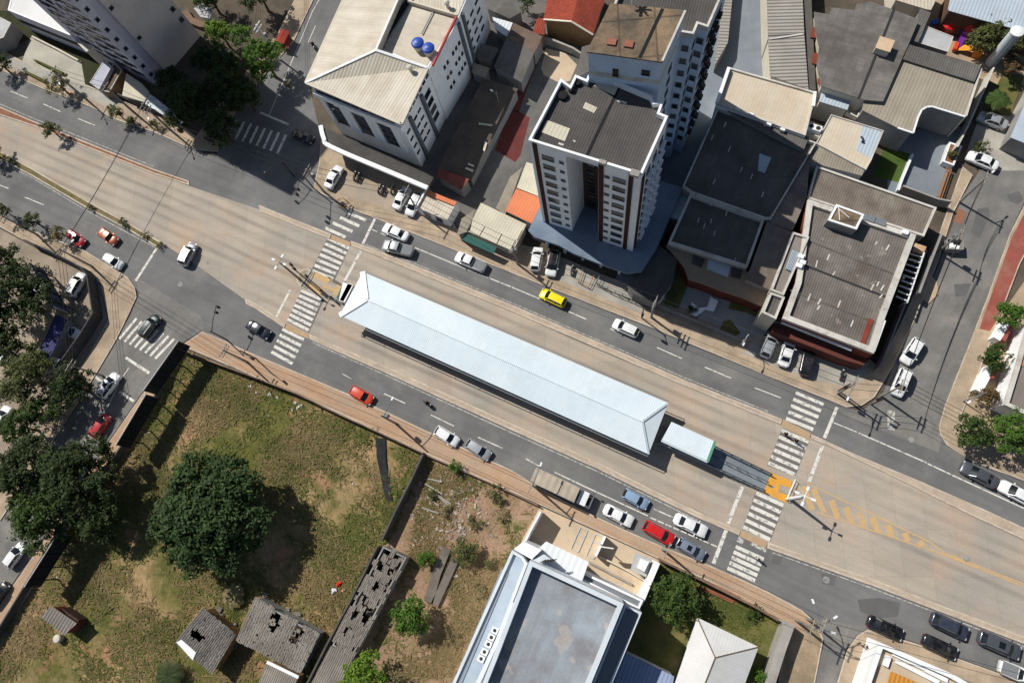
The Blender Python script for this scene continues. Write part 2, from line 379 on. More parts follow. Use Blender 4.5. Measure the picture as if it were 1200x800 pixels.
# lots
lot_m = None
conc_yard = mat('yard_concrete', (196, 176, 148), (182, 164, 142), .25, .08, 5, .9, .2, dirt=(156, 138, 118), damt=.6, dscale=.3)
yard_grey = mat('yard_grey', (92, 92, 92), (110, 106, 100), .2, .14, 5, .9, .2, dirt=(70, 68, 66), damt=.6, dscale=.2)
yard_pale = mat('yard_pale', (176, 172, 158), (160, 156, 146), .25, .08, 5, .9, .2, tile=(3, 3, 0, .03, .85), tvar=.05)
yard_blue = mat('yard_blue_grey', (128, 134, 140), (112, 120, 128), .2, .08, 5, .9, .2, tile=(4, 4, 0, .04, .88), tvar=.05)
lawn_m = mat('lawn', (78, 86, 46), (106, 100, 60), .4, .25, 6, .95, .1, dirt=(140, 124, 84), damt=.6, dscale=.3)
lawn_green = mat('lawn_green', (58, 78, 34), (76, 92, 44), .4, .2, 6, .95, .1)
NLOT = NT('lot_ground')
def lot_material():
    N = NLOT; geo = N.n('NewGeometry'); P = geo.outputs['Position']
    a = N.ramp(N.noise(N.mapped(P, (1, 1, 1), (5, 2, 0)), .055, 6, .62), .44, .56)
    bb = N.ramp(N.noise(N.mapped(P, (1, 1, 1), (15, 22, 0)), .22, 6, .65), .44, .62)
    c2 = N.ramp(N.noise(N.mapped(P, (1, 1, 1), (55, 2, 0)), .16, 7, .7), .54, .66)
    col = N.mix(a, lin((98, 96, 52)), lin((156, 132, 98)))
    col = N.mix(N.math('MULTIPLY', bb, .85), col, lin((76, 82, 40)))
    col = N.mix(N.math('MULTIPLY', c2, .85), col, lin((166, 122, 98)))
    st = N.noise(N.mapped(P, (3.2, 1.1, 1), (1, 1, 0)), 1.2, 5, .75)
    mr = N.n('MapRange'); N.l(st, mr.inputs[0])
    for i, v in enumerate((.3, .7, .55, 1.4)): mr.inputs[i+1].default_value = v
    cc = N.n('CombineColor')
    for i in range(3): N.l(mr.outputs[0], cc.inputs[i])
    col = N.mix(1.0, col, cc.outputs[0], 'MULTIPLY')
    N.l(col, N.b.inputs['Base Color']); N.b.inputs['Roughness'].default_value = .95; N.b.inputs['Specular IOR Level'].default_value = .1
    return N.m
lot_m = lot_material()
rubble_m = mat('rubble_ground', (148, 120, 100), (122, 106, 80), .22, .32, 3, .95, .1, dirt=(166, 138, 118), damt=.75, dscale=.2, spots=((112, 104, 66), .5, .58, .5))
sheet('field', [(214, 409), (300, 443), (395, 484), (499, 532), (465, 600), (390, 755), (360, 850), (-60, 850), (-60, 800), (0, 746), (41, 686), (62, 647), (140, 537), (186, 468)], .0, lot_m)
sheet('waste_ground', [(499, 532), (600, 577), (633, 593), (609, 640), (530, 800), (500, 850), (360, 850), (390, 755), (465, 600)], .004, rubble_m)
sheet('forecourt', [(633, 593), (773, 656), (750, 712), (690, 695), (600, 655)], .02, conc_yard)
sheet('garden', [(772, 656), (835, 684), (917, 728), (890, 850), (690, 850), (740, 720)], .004, lawn_m)
sheet('forecourt', [(-60, 235), (0, 268), (40, 290), (110, 326), (118, 335), (126, 373), (112, 402), (85, 445), (40, 520), (-60, 600)], .006, mat('forecourt_dusty', (160, 146, 128), (134, 124, 110), .2, .15, 5, .9, .2, dirt=(112, 96, 80), damt=.6, dscale=.25))
sheet('forecourt', [(36, 44), (95, 72), (100, 100), (25, 74)], .03, yard_pale)
sheet('garden', [(-30, 10), (30, 15), (120, 65), (130, 112), (98, 102), (93, 74), (34, 46), (0, 60)], .01, mat('garden_dark', (46, 50, 34), (58, 58, 40), .5, .25, 5, .95, .1))  # green darkened so the shade over this garden sits in its colour
sheet('yard', [(515, -60), (640, -60), (650, 40), (690, 60), (640, 170), (605, 290), (540, 270), (505, 222), (490, 200), (530, 100)], .005, yard_grey)
sheet('yard', [(640, 57), (662, 62), (676, 76), (668, 95), (655, 97), (637, 88), (634, 80)], .012, conc_yard)
sheet('yard', [(596, 128), (606, 130), (621, 138), (610, 182), (604, 190), (592, 183), (580, 176)], .012, mat('red_paint_floor', (104, 50, 46), (90, 48, 45), .5, .12, 5, .9, .2, dirt=(88, 70, 66), damt=.6, dscale=.4))
sheet('yard', [(634, 50), (640, 54), (622, 92), (608, 132), (596, 128), (614, 92)], .012, mat('red_paint_floor', (1, 1, 1)))
sheet('yard', [(838, -60), (905, -60), (905, 90), (860, 150), (790, 260), (740, 335), (720, 330), (790, 150)], .005, yard_blue)
sheet('yard', [(1040, 170), (1100, 140), (1128, 150), (1112, 205), (1096, 240), (1040, 225)], .008, yard_blue)
sheet('garden', [(1037, 172), (1066, 180), (1053, 214), (1022, 206)], .014, lawn_green)
sheet('garden', [(1178, 80), (1200, 90), (1184, 137), (1155, 128)], .01, lawn_m)
sheet('yard', [(1184, 137), (1210, 90), (1260, 90), (1230, 200), (1160, 200), (1130, 185), (1150, 130)], .006, pave_grey)
sheet('yard', [(1060, -60), (1260, -60), (1260, 100), (1170, 100), (1060, 60)], .003, mat('yard_sand', (172, 152, 124), (150, 134, 112), .3, .15, 5, .9, .2))
sheet('yard', [(760, 320), (800, 300), (890, 330), (905, 390), (870, 398), (780, 352)], .15, mat('plaza_paving', (150, 152, 152), (140, 142, 142), .3, .06, 5, .9, .2, tile=(1, 1, 0, .03, .88), tvar=.05))
sheet('yard', [(1150, 430), (1172, 370), (1200, 330), (1260, 330), (1260, 560), (1200, 530), (1150, 510), (1125, 490)], .006, mat('yard_sand', (1, 1, 1)))

# paint on the roads
class Paint(MB):
    def line(s, p, q, w, z=.021):
        a, b = G(*p), G(*q); d = (b-a).normalized(); n = Vector((-d.y, d.x, 0))*w/2
        s.flat([a+n, a-n, b-n, b+n], z, RA)
    def dashes(s, p, q, w, k, duty, z=.021):
        a, b = Vector(p), Vector(q)
        for i in range(k): s.line(a+(b-a)*(i/k), a+(b-a)*((i+duty)/k), w, z)
    def poly(s, pts, w, z=.021):
        for a, b in zip(pts, pts[1:]): s.line(a, b, w, z)
    def zebra(s, a0, a1, b0, b1, n, w, z=.021):
        a0, a1, b0, b1 = map(Vector, (a0, a1, b0, b1))
        for i in range(n):
            t = i/(n-1); s.line(a0+(b0-a0)*t, a1+(b1-a1)*t, w, z)
P = Paint()
Z1, ZB = .012, .026
P.line((12.5, 107), (32, 115), .16, Z1); P.line((51, 122), (71, 131), .16, Z1); P.line((91, 139), (111, 147), .16, Z1)
P.line((0, 217), (10, 221), .16, Z1); P.line((29, 231), (51, 240), .16, Z1)
P.line((440, 255), (425, 286), .45, Z1); P.line((423, 294), (404, 329), .45, ZB); P.line((340, 340), (324, 371), .4, ZB)
P.line((185, 289), (159, 329), .45, Z1)
P.dashes((436, 269), (486, 290), .13, 5, .6, Z1); P.line((486, 290), (534, 310), .16, Z1); P.dashes((534, 310), (600, 336.5), .16, 5, .9, Z1); P.line((600, 336.5), (632, 350), .16, Z1)
P.line((666, 365), (687, 374), .16, Z1); P.line((715, 385), (730, 392), .16, Z1); P.line((770, 407), (799, 420), .16, Z1); P.line((826, 430), (857, 443), .16, Z1); P.line((884, 454), (915, 466), .16, Z1)
P.line((981, 477), (966, 513), .45, Z1); P.line((964, 522), (948, 564), .45, ZB)
P.line((977, 495), (1004, 506), .14, Z1); P.line((1006, 507), (1086, 542), .18, Z1); P.line((1087, 543), (1115, 556), .18, Z1); P.line((1116, 556.5), (1260, 623), .18, Z1)
P.line((851, 621), (836, 660), .5, Z1); P.line((870, 570), (853, 613), .5, ZB)
P.line((450, 461), (475, 472.5), .15, Z1); P.line((505, 486), (532, 499), .15, Z1); P.line((560, 512), (589, 525), .15, Z1); P.line((616, 537), (632, 546), .15, Z1)
P.line((650, 553), (690, 572), .17, Z1); P.line((690, 572), (759, 604), .17, Z1); P.dashes((762, 606), (842, 641), .17, 9, .8, Z1); P.line((766, 596), (789, 606), .17, Z1)
P.line((147.5, 419), (175, 437), .45, Z1); P.line((111, 441), (120, 448), .45, Z1); P.line((140, 459), (157, 470), .4, Z1); P.poly([(151, 431), (142, 444), (128, 473), (105, 508), (88, 535)], .14, Z1)
P.poly([(380, -40), (374, 0), (366, 14), (347, 60), (331, 98), (315, 136)], .13, Z1); P.line((370, 30), (361, 50), .12, Z1); P.line((305, 132), (338, 146), .4, Z1)
P.zebra((416, 243), (437, 252), (381, 267), (405, 278), 1+4, .52, Z1)
P.zebra((384, 279), (409, 291), (365.5, 317), (391, 327), 6+1, .52, ZB)
P.zebra((353, 340.5), (377, 351), (337, 374), (362, 387), 7, .5, ZB)
P.zebra((331, 385.5), (356, 398), (318, 412), (343, 426), 5, .5, Z1)
P.zebra((932.5, 460), (965, 474), (921, 490), (953, 503), 5, .5, Z1)
P.zebra((916, 504), (947.5, 517.5), (900.5, 542), (932, 556), 6, .52, ZB)
P.zebra((886, 577.5), (918, 592), (871, 617), (902.5, 632), 6, .52, ZB)
P.zebra((862, 640), (895, 655), (852.5, 665), (885, 680), 5, .5, Z1)
P.zebra((140, 397), (160, 373), (182, 420), (204, 397), 8, .45, Z1)
P.zebra((268, 160), (278, 140), (325, 180), (335, 158), 8, .5, Z1)
struct('road_marking', P, paint)
P = Paint()
P.line((880, 636), (898, 645), .5, Z1); P.line((864.5, 631), (871, 635), .7, Z1); P.line((400, 437), (412, 444), .15, Z1)
P.poly([(366, 400.5), (377, 406), (450, 438.5), (600, 507), (700, 552), (817, 609)], .13, Z1)
P.poly([(0, 190), (37, 208), (100, 246), (150, 273), (182, 290)], .12, Z1)
P.poly([(425, 285), (500, 314.5), (600, 355), (700, 398), (800, 441.5), (900, 482)], .12, Z1)
P.poly([(905, 647), (1025, 690), (1200, 757)], .12, Z1)
P.poly([(0, 122), (37, 138), (100, 163), (180, 195)], .12, Z1)
struct('road_marking', P, paint_worn)
P = Paint()
P.poly([(946, 566), (1024, 603), (1090, 635), (1107, 648), (1200, 684), (1260, 708)], .2, .026)
P.poly([(957, 600), (1040, 627), (1110, 651), (1200, 687), (1260, 711)], .2, .034)
for p, q in (((941, 570), (952, 597)), ((953, 572), (966, 601)), ((974, 586), (982, 607)), ((991, 594), (999, 614)), ((1007, 600), (1014, 619)), ((1022, 606), (1030, 624)), ((1040, 615), (1046, 629)), ((1060, 624), (1064, 634)), ((1078, 633), (1081, 640))):
    P.line(p, q, .8, .030)
struct('road_marking', P, paint_yelw)
P = Paint()
P.line((901, 557), (927, 568), 1.0, .04); P.line((896, 573), (923, 585), 1.0, .04); P.line((901, 557), (896, 573), .8, .041); P.line((912, 561), (908, 578), .8, .041); P.line((901, 565), (910, 569), .7, .042)
struct('road_marking', P, paint_yel)
P = Paint()
P.line((367, 321), (386, 330), 1.0, .04); P.line((361, 333), (380, 344), 1.0, .04); P.line((398, 334), (393, 346), 1.0, .04); P.line((378, 335), (395, 341), .5, .041)
struct('road_marking', P, paint_yelw)
def xsheet(pts, z=.0175): sheet('crossing_strip', pts, z, cross_dark)
xsheet([(385, 276), (411, 287), (392, 329), (364, 318)]); xsheet([(354, 338), (380, 351), (362, 390), (336, 377)])
xsheet([(917, 501), (949, 515), (932, 558), (899, 545)]); xsheet([(886, 575), (919, 590), (903, 634), (870, 620)])
gap_m = mat('crossing_ramp', (178, 152, 120), (164, 140, 112), .5, .1, 5, .9, .2)
sheet('crossing_ramp', [(387, 274), (411, 284), (410, 289), (385, 280)], .04, gap_m); sheet('crossing_ramp', [(335, 379), (362, 391), (362, 397), (333, 385)], .04, gap_m)
sheet('crossing_ramp', [(918, 491), (950, 507), (948, 516), (915, 498)], .04, gap_m); sheet('crossing_ramp', [(868, 621), (900, 635), (897, 642), (866, 628)], .04, gap_m)
# patches and covers in the asphalt
for k, pts in enumerate(([(1005, 702), (1030, 700), (1055, 706), (1052, 722), (1030, 724), (1008, 716)], [(906, 650), (917, 652), (914, 662), (904, 660)], [(962, 672), (980, 672), (978, 686), (964, 684)],
            [(1145, 245), (1158, 243), (1160, 252), (1148, 279), (1138, 272)], [(1180, 228), (1194, 224), (1200, 234), (1192, 240), (1183, 236)], [(1118, 333), (1138, 332), (1133, 346), (1120, 348)], [(1040, 480), (1049, 482), (1048, 505), (1040, 502)])):
    sheet('asphalt_patch', pts, .0065 if k < 3 else .0085, asphalt_patch if k != 6 else paint_worn)
for u, v, r in ((968, 679, .45), (1068, 515, .4), (211, 333, .45), (1133, 655, .4), (243, 308, .3), (600, 404, .25)):
    bm_ = MB(); c = G(u, v); bm_.lathe((c.x, c.y, .005 if (u, v) in ((968, 679), (1068, 515), (211, 333)) else .018), [(r, 0), (r, .006), (r*.9, .008)], 18)
    struct('manhole_cover', bm_, mat('manhole_iron', (150, 150, 148), (120, 120, 118), 2, .1))
# worn earth banks beside the east street
sheet('earth_bank', [(1086, 318), (1098, 330), (1100, 344), (1088, 356), (1080, 350), (1078, 335)], .149, mat('sand_spill', (186, 164, 138), (172, 150, 124), .5, .15, 5))
sheet('earth_bank', [(1123, 243), (1133, 250), (1127, 262), (1117, 260)], .0095, mat('brick_dust', (142, 98, 78), (132, 92, 74), .5, .15, 5))
# ------------------------------------------------------------------ building kit
fibro = mat('fibre_cement_roof', (110, 107, 103), (94, 92, 89), .25, .1, 5, .9, .15, uv=True, corr=.35, cdepth=.014, tile=(1.1, 2.2, .5, .02, .8), tvar=.1, dirt=(72, 66, 62), damt=.55, dscale=.22, streak=.35, scol=(70, 64, 60))
fibro_dark = mat('fibre_cement_dark', (88, 85, 83), (76, 74, 73), .25, .1, 5, .9, .15, uv=True, corr=.35, cdepth=.014, tile=(1.1, 2.4, .5, .02, .8), tvar=.07, dirt=(62, 57, 54), damt=.5, dscale=.2)
fibro_pale = mat('fibre_cement_pale', (150, 142, 128), (134, 126, 114), .25, .08, 5, .9, .15, uv=True, corr=.4, cdepth=.014, tile=(1.1, 3, .5, .02, .9), tvar=.05, streak=.35, scol=(112, 104, 92), dirt=(116, 106, 92), damt=.5, dscale=.2)
cream_roof = mat('cream_metal_roof', (204, 197, 181), (190, 181, 163), .2, .05, 5, .7, .3, uv=True, corr=.5, cdepth=.014, tile=(2.2, 8, 0, .03, .93), tvar=.06, streak=.5, scol=(150, 138, 118), dirt=(164, 148, 126), damt=.5, dscale=.25)
white_roof = mat('white_metal_roof', (206, 211, 214), (198, 204, 208), .2, .03, 5, .65, .3, uv=True, corr=.6, cdepth=.014, tile=(2, 30, 0, .02, .95), tvar=.03, dirt=(182, 182, 180), damt=.3, dscale=.2)
pale_blue_roof = mat('pale_blue_roof', (176, 188, 198), (166, 178, 190), .2, .04, 5, .6, .35, uv=True, corr=.5, cdepth=.014, tile=(2, 6, 0, .03, .93), tvar=.05, dirt=(150, 156, 160), damt=.4, dscale=.2)
station_roof_m = mat('station_roof', (207, 218, 224), (198, 211, 219), .12, .02, 5, .6, .3, uv=True, corr=.30, cdepth=.007, tile=(.9, 60, 0, .03, .96), tvar=.025, dirt=(176, 186, 190), damt=.35, dscale=.3)
shade_blue_roof_m = mat('blue_metal_roof', (150, 164, 190), (138, 152, 180), .2, .05, 5, .6, .3, uv=True, corr=.5, cdepth=.014, tile=(3, 12, 0, .03, .9), tvar=.05)  # light metal roof; the blue tint of its shade is put into the colour
tile_red = mat('clay_tile_roof', (158, 74, 56), (140, 66, 52), .5, .12, 6, .9, .15, uv=True, corr=.3, cdepth=.03, tile=(.3, .4, 0, .03, .8), tvar=.16, dirt=(112, 62, 52), damt=.6, dscale=.5)
orange_roof = mat('orange_painted_roof', (206, 124, 88), (196, 118, 84), .4, .05, 5, .85, .2, uv=True, corr=.5, cdepth=.01, dirt=(180, 112, 84), damt=.4)
cream_flat = mat('cream_painted_roof', (196, 190, 170), (184, 178, 160), .3, .05, 5, .85, .2, uv=True, corr=.5, cdepth=.01)
rust_roof = mat('stained_slab_roof', (140, 120, 96), (92, 84, 76), .28, .18, 4, .95, .1, dirt=(72, 64, 58), damt=.75, dscale=.4, tile=(4.2, 5.2, 0, .12, .6), tvar=.12)
membrane = mat('silver_membrane_roof', (150, 160, 169), (122, 124, 128), .11, .08, 4, .6, .35, dirt=(108, 100, 95), damt=1.0, dscale=.12, tile=(8, 1.1, 0, .02, .93), tvar=.04, spots=((172, 164, 154), .35, .62, .5), streak=.4, scol=(110, 104, 100))
wall_white = mat('wall_white', (236, 238, 238), (228, 230, 232), .3, .03, 5, .8, .25, dirt=(168, 164, 158), damt=.35, dscale=.35)
wall_cream = mat('wall_cream', (206, 198, 182), (194, 186, 170), .3, .05, 5, .85, .2, dirt=(160, 148, 132), damt=.4, dscale=.4)
wall_grey = mat('wall_grey', (150, 148, 146), (136, 134, 132), .3, .07, 5, .85, .2, dirt=(104, 100, 96), damt=.5, dscale=.4)
wall_blue = mat('wall_pale_blue', (196, 212, 230), (186, 204, 224), .3, .05, 5, .85, .2, dirt=(132, 148, 168), damt=.4, dscale=.4)
wall_mauve = mat('wall_mauve', (206, 203, 212), (196, 193, 204), .2, .04, 5, .85, .2, dirt=(150, 146, 150), damt=.3, dscale=.3)
wall_taupe = mat('wall_taupe', (206, 196, 190), (198, 188, 182), .2, .04, 5, .85, .2, dirt=(150, 140, 134), damt=.3, dscale=.3)
wall_tan = mat('wall_tan', (150, 116, 80), (134, 104, 74), .4, .1, 5, .9, .15, dirt=(104, 82, 62), damt=.5, dscale=.4)
brick_m = mat('brick_wall', (128, 66, 50), (110, 58, 46), .5, .12, 6, .9, .15, uv=True, tile=(.5, .2, .5, .02, .8), tvar=.12)
parapet_m = mat('parapet_cap', (204, 200, 192), (184, 180, 172), .4, .08, 5, .85, .2, dirt=(120, 114, 108), damt=.6, dscale=.6)
stripe_red = mat('maroon_band', (66, 34, 34), (58, 31, 31), .5, .06)
steel_grey = mat('grey_steel', (112, 118, 124), None, .5, .05, 5, .5, .4)
dark_trim = mat('dark_trim', (46, 46, 48), None, .5, .08, 5, .7, .3)
col_grey = mat('grey_column', (96, 104, 112), (88, 96, 104), .5, .05)
white_trim = mat('white_trim', (230, 232, 232), (220, 222, 222), .5, .03, 5, .6, .3)
teal_m = mat('teal_sheet', (44, 96, 88), (38, 86, 80), .5, .06, 5, .6, .3)
rust_red = mat('rusty_red', (128, 62, 48), (112, 54, 44), .5, .12)
wood_m = mat('weathered_timber', (110, 92, 74), (92, 78, 64), .6, .15)
conc_m = mat('plain_concrete', (160, 156, 148), (144, 140, 134), .4, .08, 5, .9, .2, dirt=(112, 106, 100), damt=.5, dscale=.5)
black_m = mat('black_rubber', (28, 28, 30), None, .5, .05)
def glass(name, a, b_):
    N = NT(name); oi = N.n('ObjectInfo'); r_ = oi.outputs['Random']
    c = N.mix(N.ramp(r_, .45, 1.0), lin(a), lin(b_)); N.l(c, N.b.inputs['Base Color']); N.b.inputs['Roughness'].default_value = .14; N.b.inputs['Specular IOR Level'].default_value = .6
    MATS[name] = N.m; return N.m
glass_m = glass('window_glass', (28, 33, 40), (92, 92, 90))
frame_m = mat('window_frame', (104, 108, 114), None, .5, 0, 5, .5, .4)
tank_blue = mat('tank_blue', (36, 78, 168), (30, 66, 150), .8, .04, 5, .4, .5)
tank_pale = mat('tank_fibreglass', (196, 190, 176), (180, 174, 160), .8, .06, 5, .6, .3)

def world(px, h): return [q.to_2d().to_3d() for q in GP(px, h)]
def centre(p): return sum((Vector((q.x, q.y, 0)) for q in p), Vector())/len(p)
def ang2(a, b): d = b-a; return math.atan2(d.y, d.x)
def bld(name, label, cat, px, h, wm, rm, par=.5, pd=.22, capm=None, over=0, group=None, base=0, edge=(0, 1), wpoly=None, rslope=0):
    """walls + flat (or sheet) roof; px is the roof outline seen at height h. par>0: parapet; par=0: sheet roof with an overhang"""
    p0 = wpoly if wpoly is not None else world(px, h)
    a = ang2(p0[edge[0]], p0[edge[1]]); p = ccw(p0)
    r = thing(name, label, cat, (*centre(p).xy, 0), group=group)
    r['_h'] = h
    if par > 0:
        b = MB(); b.prism(p, base-.05, h-par, top=False); b.build('wall', wm, r)
        b = MB(); b.ring(p, pd, h-par, h); b.build('parapet', capm or parapet_m, r)
        b = MB(); b.flat(inset(p, pd-.01), h-par+.03, a); b.build('roof', rm, r)
    else:
        b = MB(); b.prism(inset(p, over+.05) if over else p, base-.05, h-.12, top=True); b.build('wall', wm, r)
        b = MB(); b.prism(p, h-.118, h, ang=a, bottom=True); b.build('roof', rm, r)
    del r['_h']
    return r, p
WIN = {}
def window_mesh(ww, wh, fm, gm):
    k = (round(ww, 2), round(wh, 2), fm.name, gm.name)
    if k not in WIN:
        b = MB(); t = .07
        b.box((0, -.02, 0), (ww-.02, .05, wh-.02), m=1)
        for sx in (-1, 1): b.box((sx*(ww/2), -.035, 0), (t, .1, wh+t), m=0)
        for sz in (-1, 1): b.box((0, -.05 if sz < 0 else -.035, sz*wh/2), (ww+t*(2 if sz < 0 else .98), .16 if sz < 0 else .098, t*.98), m=0)
        if ww > .9: b.box((0, -.032, 0), (t*.7, .08, wh-.03), m=0)
        WIN[k] = b.mesh('window', [fm, gm])
    return WIN[k]
def put(parent, me, loc, rz, name, n=0):
    o = bpy.data.objects.new(name, me); COL.objects.link(o); o.parent = parent
    o.location = Vector(loc)-parent.location; o.rotation_euler.z = rz-parent.rotation_euler.z
    return o
def windows(root, a, b, ts, zs, ww, wh, fm=None, gm=None, name='window'):
    """windows on the wall from a to b (outside on the right of a->b)"""
    a, b = Vector((a[0], a[1], 0)), Vector((b[0], b[1], 0)); rz = ang2(a, b)
    me = window_mesh(ww, wh, fm or frame_m, gm or glass_m)
    n = Vector((math.sin(rz), -math.cos(rz), 0))*.01
    for z in zs:
        for t in ts:
            q = a+(b-a)*t+n; put(root, me, (q.x, q.y, z), rz, name)
def wallbox(root, a, b, t0, t1, z0, z1, proud, m, name, back=.1):
    a, b = Vector((a[0], a[1], 0)), Vector((b[0], b[1], 0)); d = (b-a).normalized(); n = Vector((d.y, -d.x, 0))
    p, q = a+(b-a)*t0, a+(b-a)*t1
    mb = MB(); mb.prism([p-n*back, q-n*back, q+n*proud, p+n*proud], z0, z1, bottom=True); return mb.build(name, m, root)
def roof_patch(root, px, h, m, name='skylight', th=.05, edge=(0, 1)):
    p = world(px, h); b = MB(); b.prism(p, h-.02, h+th, ang=ang2(p[edge[0]], p[edge[1]])); return b.build(name, m, root)
def roof_bar(root, pxa, pxb, h, w_, hh, m, name):
    a, b_ = G(*pxa, h), G(*pxb, h); b = MB(); b.bar(a, b_, w_, hh); return b.build(name, m, root)
def hip_roof(root, P, ridge, m, name='roof', over=0):
    """P: list of 3d eave corners, ridge: list of faces as index lists mixing eave (int) and ridge ('a','b') points"""
    b = MB()
    for f in ridge[1]:
        b.slope([P[i] if isinstance(i, int) else ridge[0][i] for i in f])
    o = b.build(name, m, root); return o
def wall_thing(name, label, cat, px, h, th, m, z0=-.05, group=None, cap=None, closed=False, at=0.0):
    """free-standing wall along the ground line px"""
    pts = [G(u, v, at).to_2d().to_3d() for u, v in px]
    r = thing(name, label, cat, (pts[0].x, pts[0].y, 0), group=group)
    b = MB()
    segs = list(zip(pts, pts[1:]))
    nrm = []
    for a, c in segs:
        d = (c-a).normalized(); nrm.append(Vector((-d.y, d.x, 0)))
    L, R = [], []
    for i, q in enumerate(pts):
        if i == 0: n = nrm[0]
        elif i == len(pts)-1: n = nrm[-1]
        else: n = (nrm[i-1]+nrm[i]); n = n/max(.5, n.length**2)*2
        L.append(q+n*th/2); R.append(q-n*th/2)
    b.prism(L+R[::-1], z0, h); b.build('panel' if cap is None else 'wall', m, r)
    if cap is not None:
        b = MB()
        L2 = [q+(q-c)*.35 for q, c in zip(L, pts)]; R2 = [q+(q-c)*.35 for q, c in zip(R, pts)]
        b.prism(L2+R2[::-1], h, h+.08, bottom=True); b.build('coping', cap, r)
    return r
# ------------------------------------------------------------------ front tower
h = 27.0
px = [(619, 164), (752, 205), (783, 136), (773, 132), (777.5, 119), (767, 119.5), (764, 112), (692, 82), (687, 93), (674, 87.5), (668, 100), (657, 92)]
p = world(px, h); fr = lambda t: p[0].lerp(p[1], t)
dep = (p[2]-p[1]).normalized()
body = [fr(0), fr(.335), fr(.335)+dep*4.5, fr(.625)+dep*4.5, fr(.625), fr(1)]+p[2:]
tw = thing('apartment_tower', 'white apartment tower with maroon bands and dark grey roof, beside the long avenue', 'building', (*centre(p).xy, 0))
b = MB(); b.prism(body, 4.0, h-1.2, top=False); b.build('wall', wall_white, tw)
b = MB(); b.ring(ccw(p), .3, h-1.2, h); b.build('parapet', wall_white, tw)
b = MB(); b.flat(inset(p, .29), h-.75, ang2(p[0], p[1])); b.build('roof', fibro_dark, tw)
b = MB(); b.prism([fr(.335), fr(.335)+dep*4.5, fr(.625)+dep*4.5, fr(.625)], h-1.25, h-1.02, bottom=True); b.build('ceiling_slab', wall_white, tw)
for t0, t1 in ((.035, .075), (.63, .675), (.895, .935)): wallbox(tw, p[0], p[1], t0, t1, 4.0, h-.25, .12, stripe_red, 'band')
wallbox(tw, p[1], p[2], .03, .14, 4.0, h-1.3, .12, stripe_red, 'band')
zs = [5.9+2.27*i for i in range(9)]
windows(tw, p[0], p[1], (.165,), zs, 1.55, .95); windows(tw, p[0], p[1], (.29,), zs, .55, .42)
windows(tw, p[0], p[1], (.815,), zs, 1.6, .95); windows(tw, p[0], p[1], (.705,), zs, .6, .42)
windows(tw, fr(.335)+dep*4.46-dep*.05, fr(.625)+dep*4.46-dep*.05, (.3, .75), zs[::1], 1.1, 1.2, dark_trim)
windows(tw, p[1], p[2], (.3, .55, .8), zs, 1.1, 1.0)
for z in zs:
    for t in (.3, .55, .8):
        b = MB(); q = p[1].lerp(p[2], t); n = Vector((dep.y, -dep.x, 0)); b.box((q+n*.3+Vector((0, 0, z-.75))), (1.5, .6, .16), ang2(p[1], p[2])); b.build('balcony', wall_white, tw)
rcs = mat('recess_cladding', (70, 56, 50), (60, 50, 46), .4, .08)  # dark brown puts the shade of the recess into the wall colour
wallbox(tw, fr(.335)+dep*4.5, fr(.625)+dep*4.5, .01, .99, 4.2, h-1.4, .04, rcs, 'wall_overlay', .02)
# roof fittings
roof_bar(tw, (726, 101), (686.5, 185), h-.72, .35, .03, black_m, 'gutter')
roof_bar(tw, (656, 101), (627.5, 161), h-.66, .5, .12, dark_trim, 'gutter')
for q in ([(641, 141), (668, 151), (662, 166), (634, 155)], [(686, 120), (700, 126.5), (696, 133), (683, 127)], [(702, 91), (725, 101), (720, 112), (696, 101)]):
    roof_patch(tw, q, h-.72, cream_flat)
for u, v, r_ in ((660, 113.5, .62), (670, 106.5, .4), (677.5, 98, .5)):
    c = G(u, v, h-.72); bb = MB(); bb.lathe(c, [(r_, 0), (r_, .35), (r_*.85, .42), (.1, .46)], 20); bb.build('hatch_cover', black_m, tw)  # plain black discs standing on the roof
for q in ([(724, 117), (735, 120), (733, 122.5), (723, 119)], [(655, 167), (661, 169), (660, 171), (654, 169)], [(672, 164), (675, 165.5), (674, 167), (671, 165)]):
    roof_patch(tw, q, h-.72, parapet_m, 'repair_strip', .02)
c = G(706, 190, h); b = MB(); b.box(c+Vector((0, 0, -.1)), (.9, .5, .5), ang2(p[0], p[1])); b.build('vent_cap', conc_m, tw)
c = G(744, 204, h); b = MB(); b.box(c+Vector((0, 0, .15)), (1.1, .8, .4), ang2(p[0], p[1])); b.build('vent_cap', conc_m, tw)
# podium
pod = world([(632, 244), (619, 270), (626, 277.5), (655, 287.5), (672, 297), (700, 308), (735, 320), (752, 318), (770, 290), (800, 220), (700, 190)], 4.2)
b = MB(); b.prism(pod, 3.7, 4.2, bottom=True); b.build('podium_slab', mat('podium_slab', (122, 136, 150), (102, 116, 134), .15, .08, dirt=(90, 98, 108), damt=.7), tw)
b = MB(); b.prism(inset(pod, 1.6), -.05, 3.7, top=False); b.build('podium_wall', wall_grey, tw)
for t in (.1, .3, .5, .7, .9):
    b = MB(); q = pod[2].lerp(pod[6], t); q = q+dep*1.0; b.box((q.x, q.y, 1.85), (.4, .4, 3.69), ang2(p[0], p[1])); b.build('column', wall_white, tw)

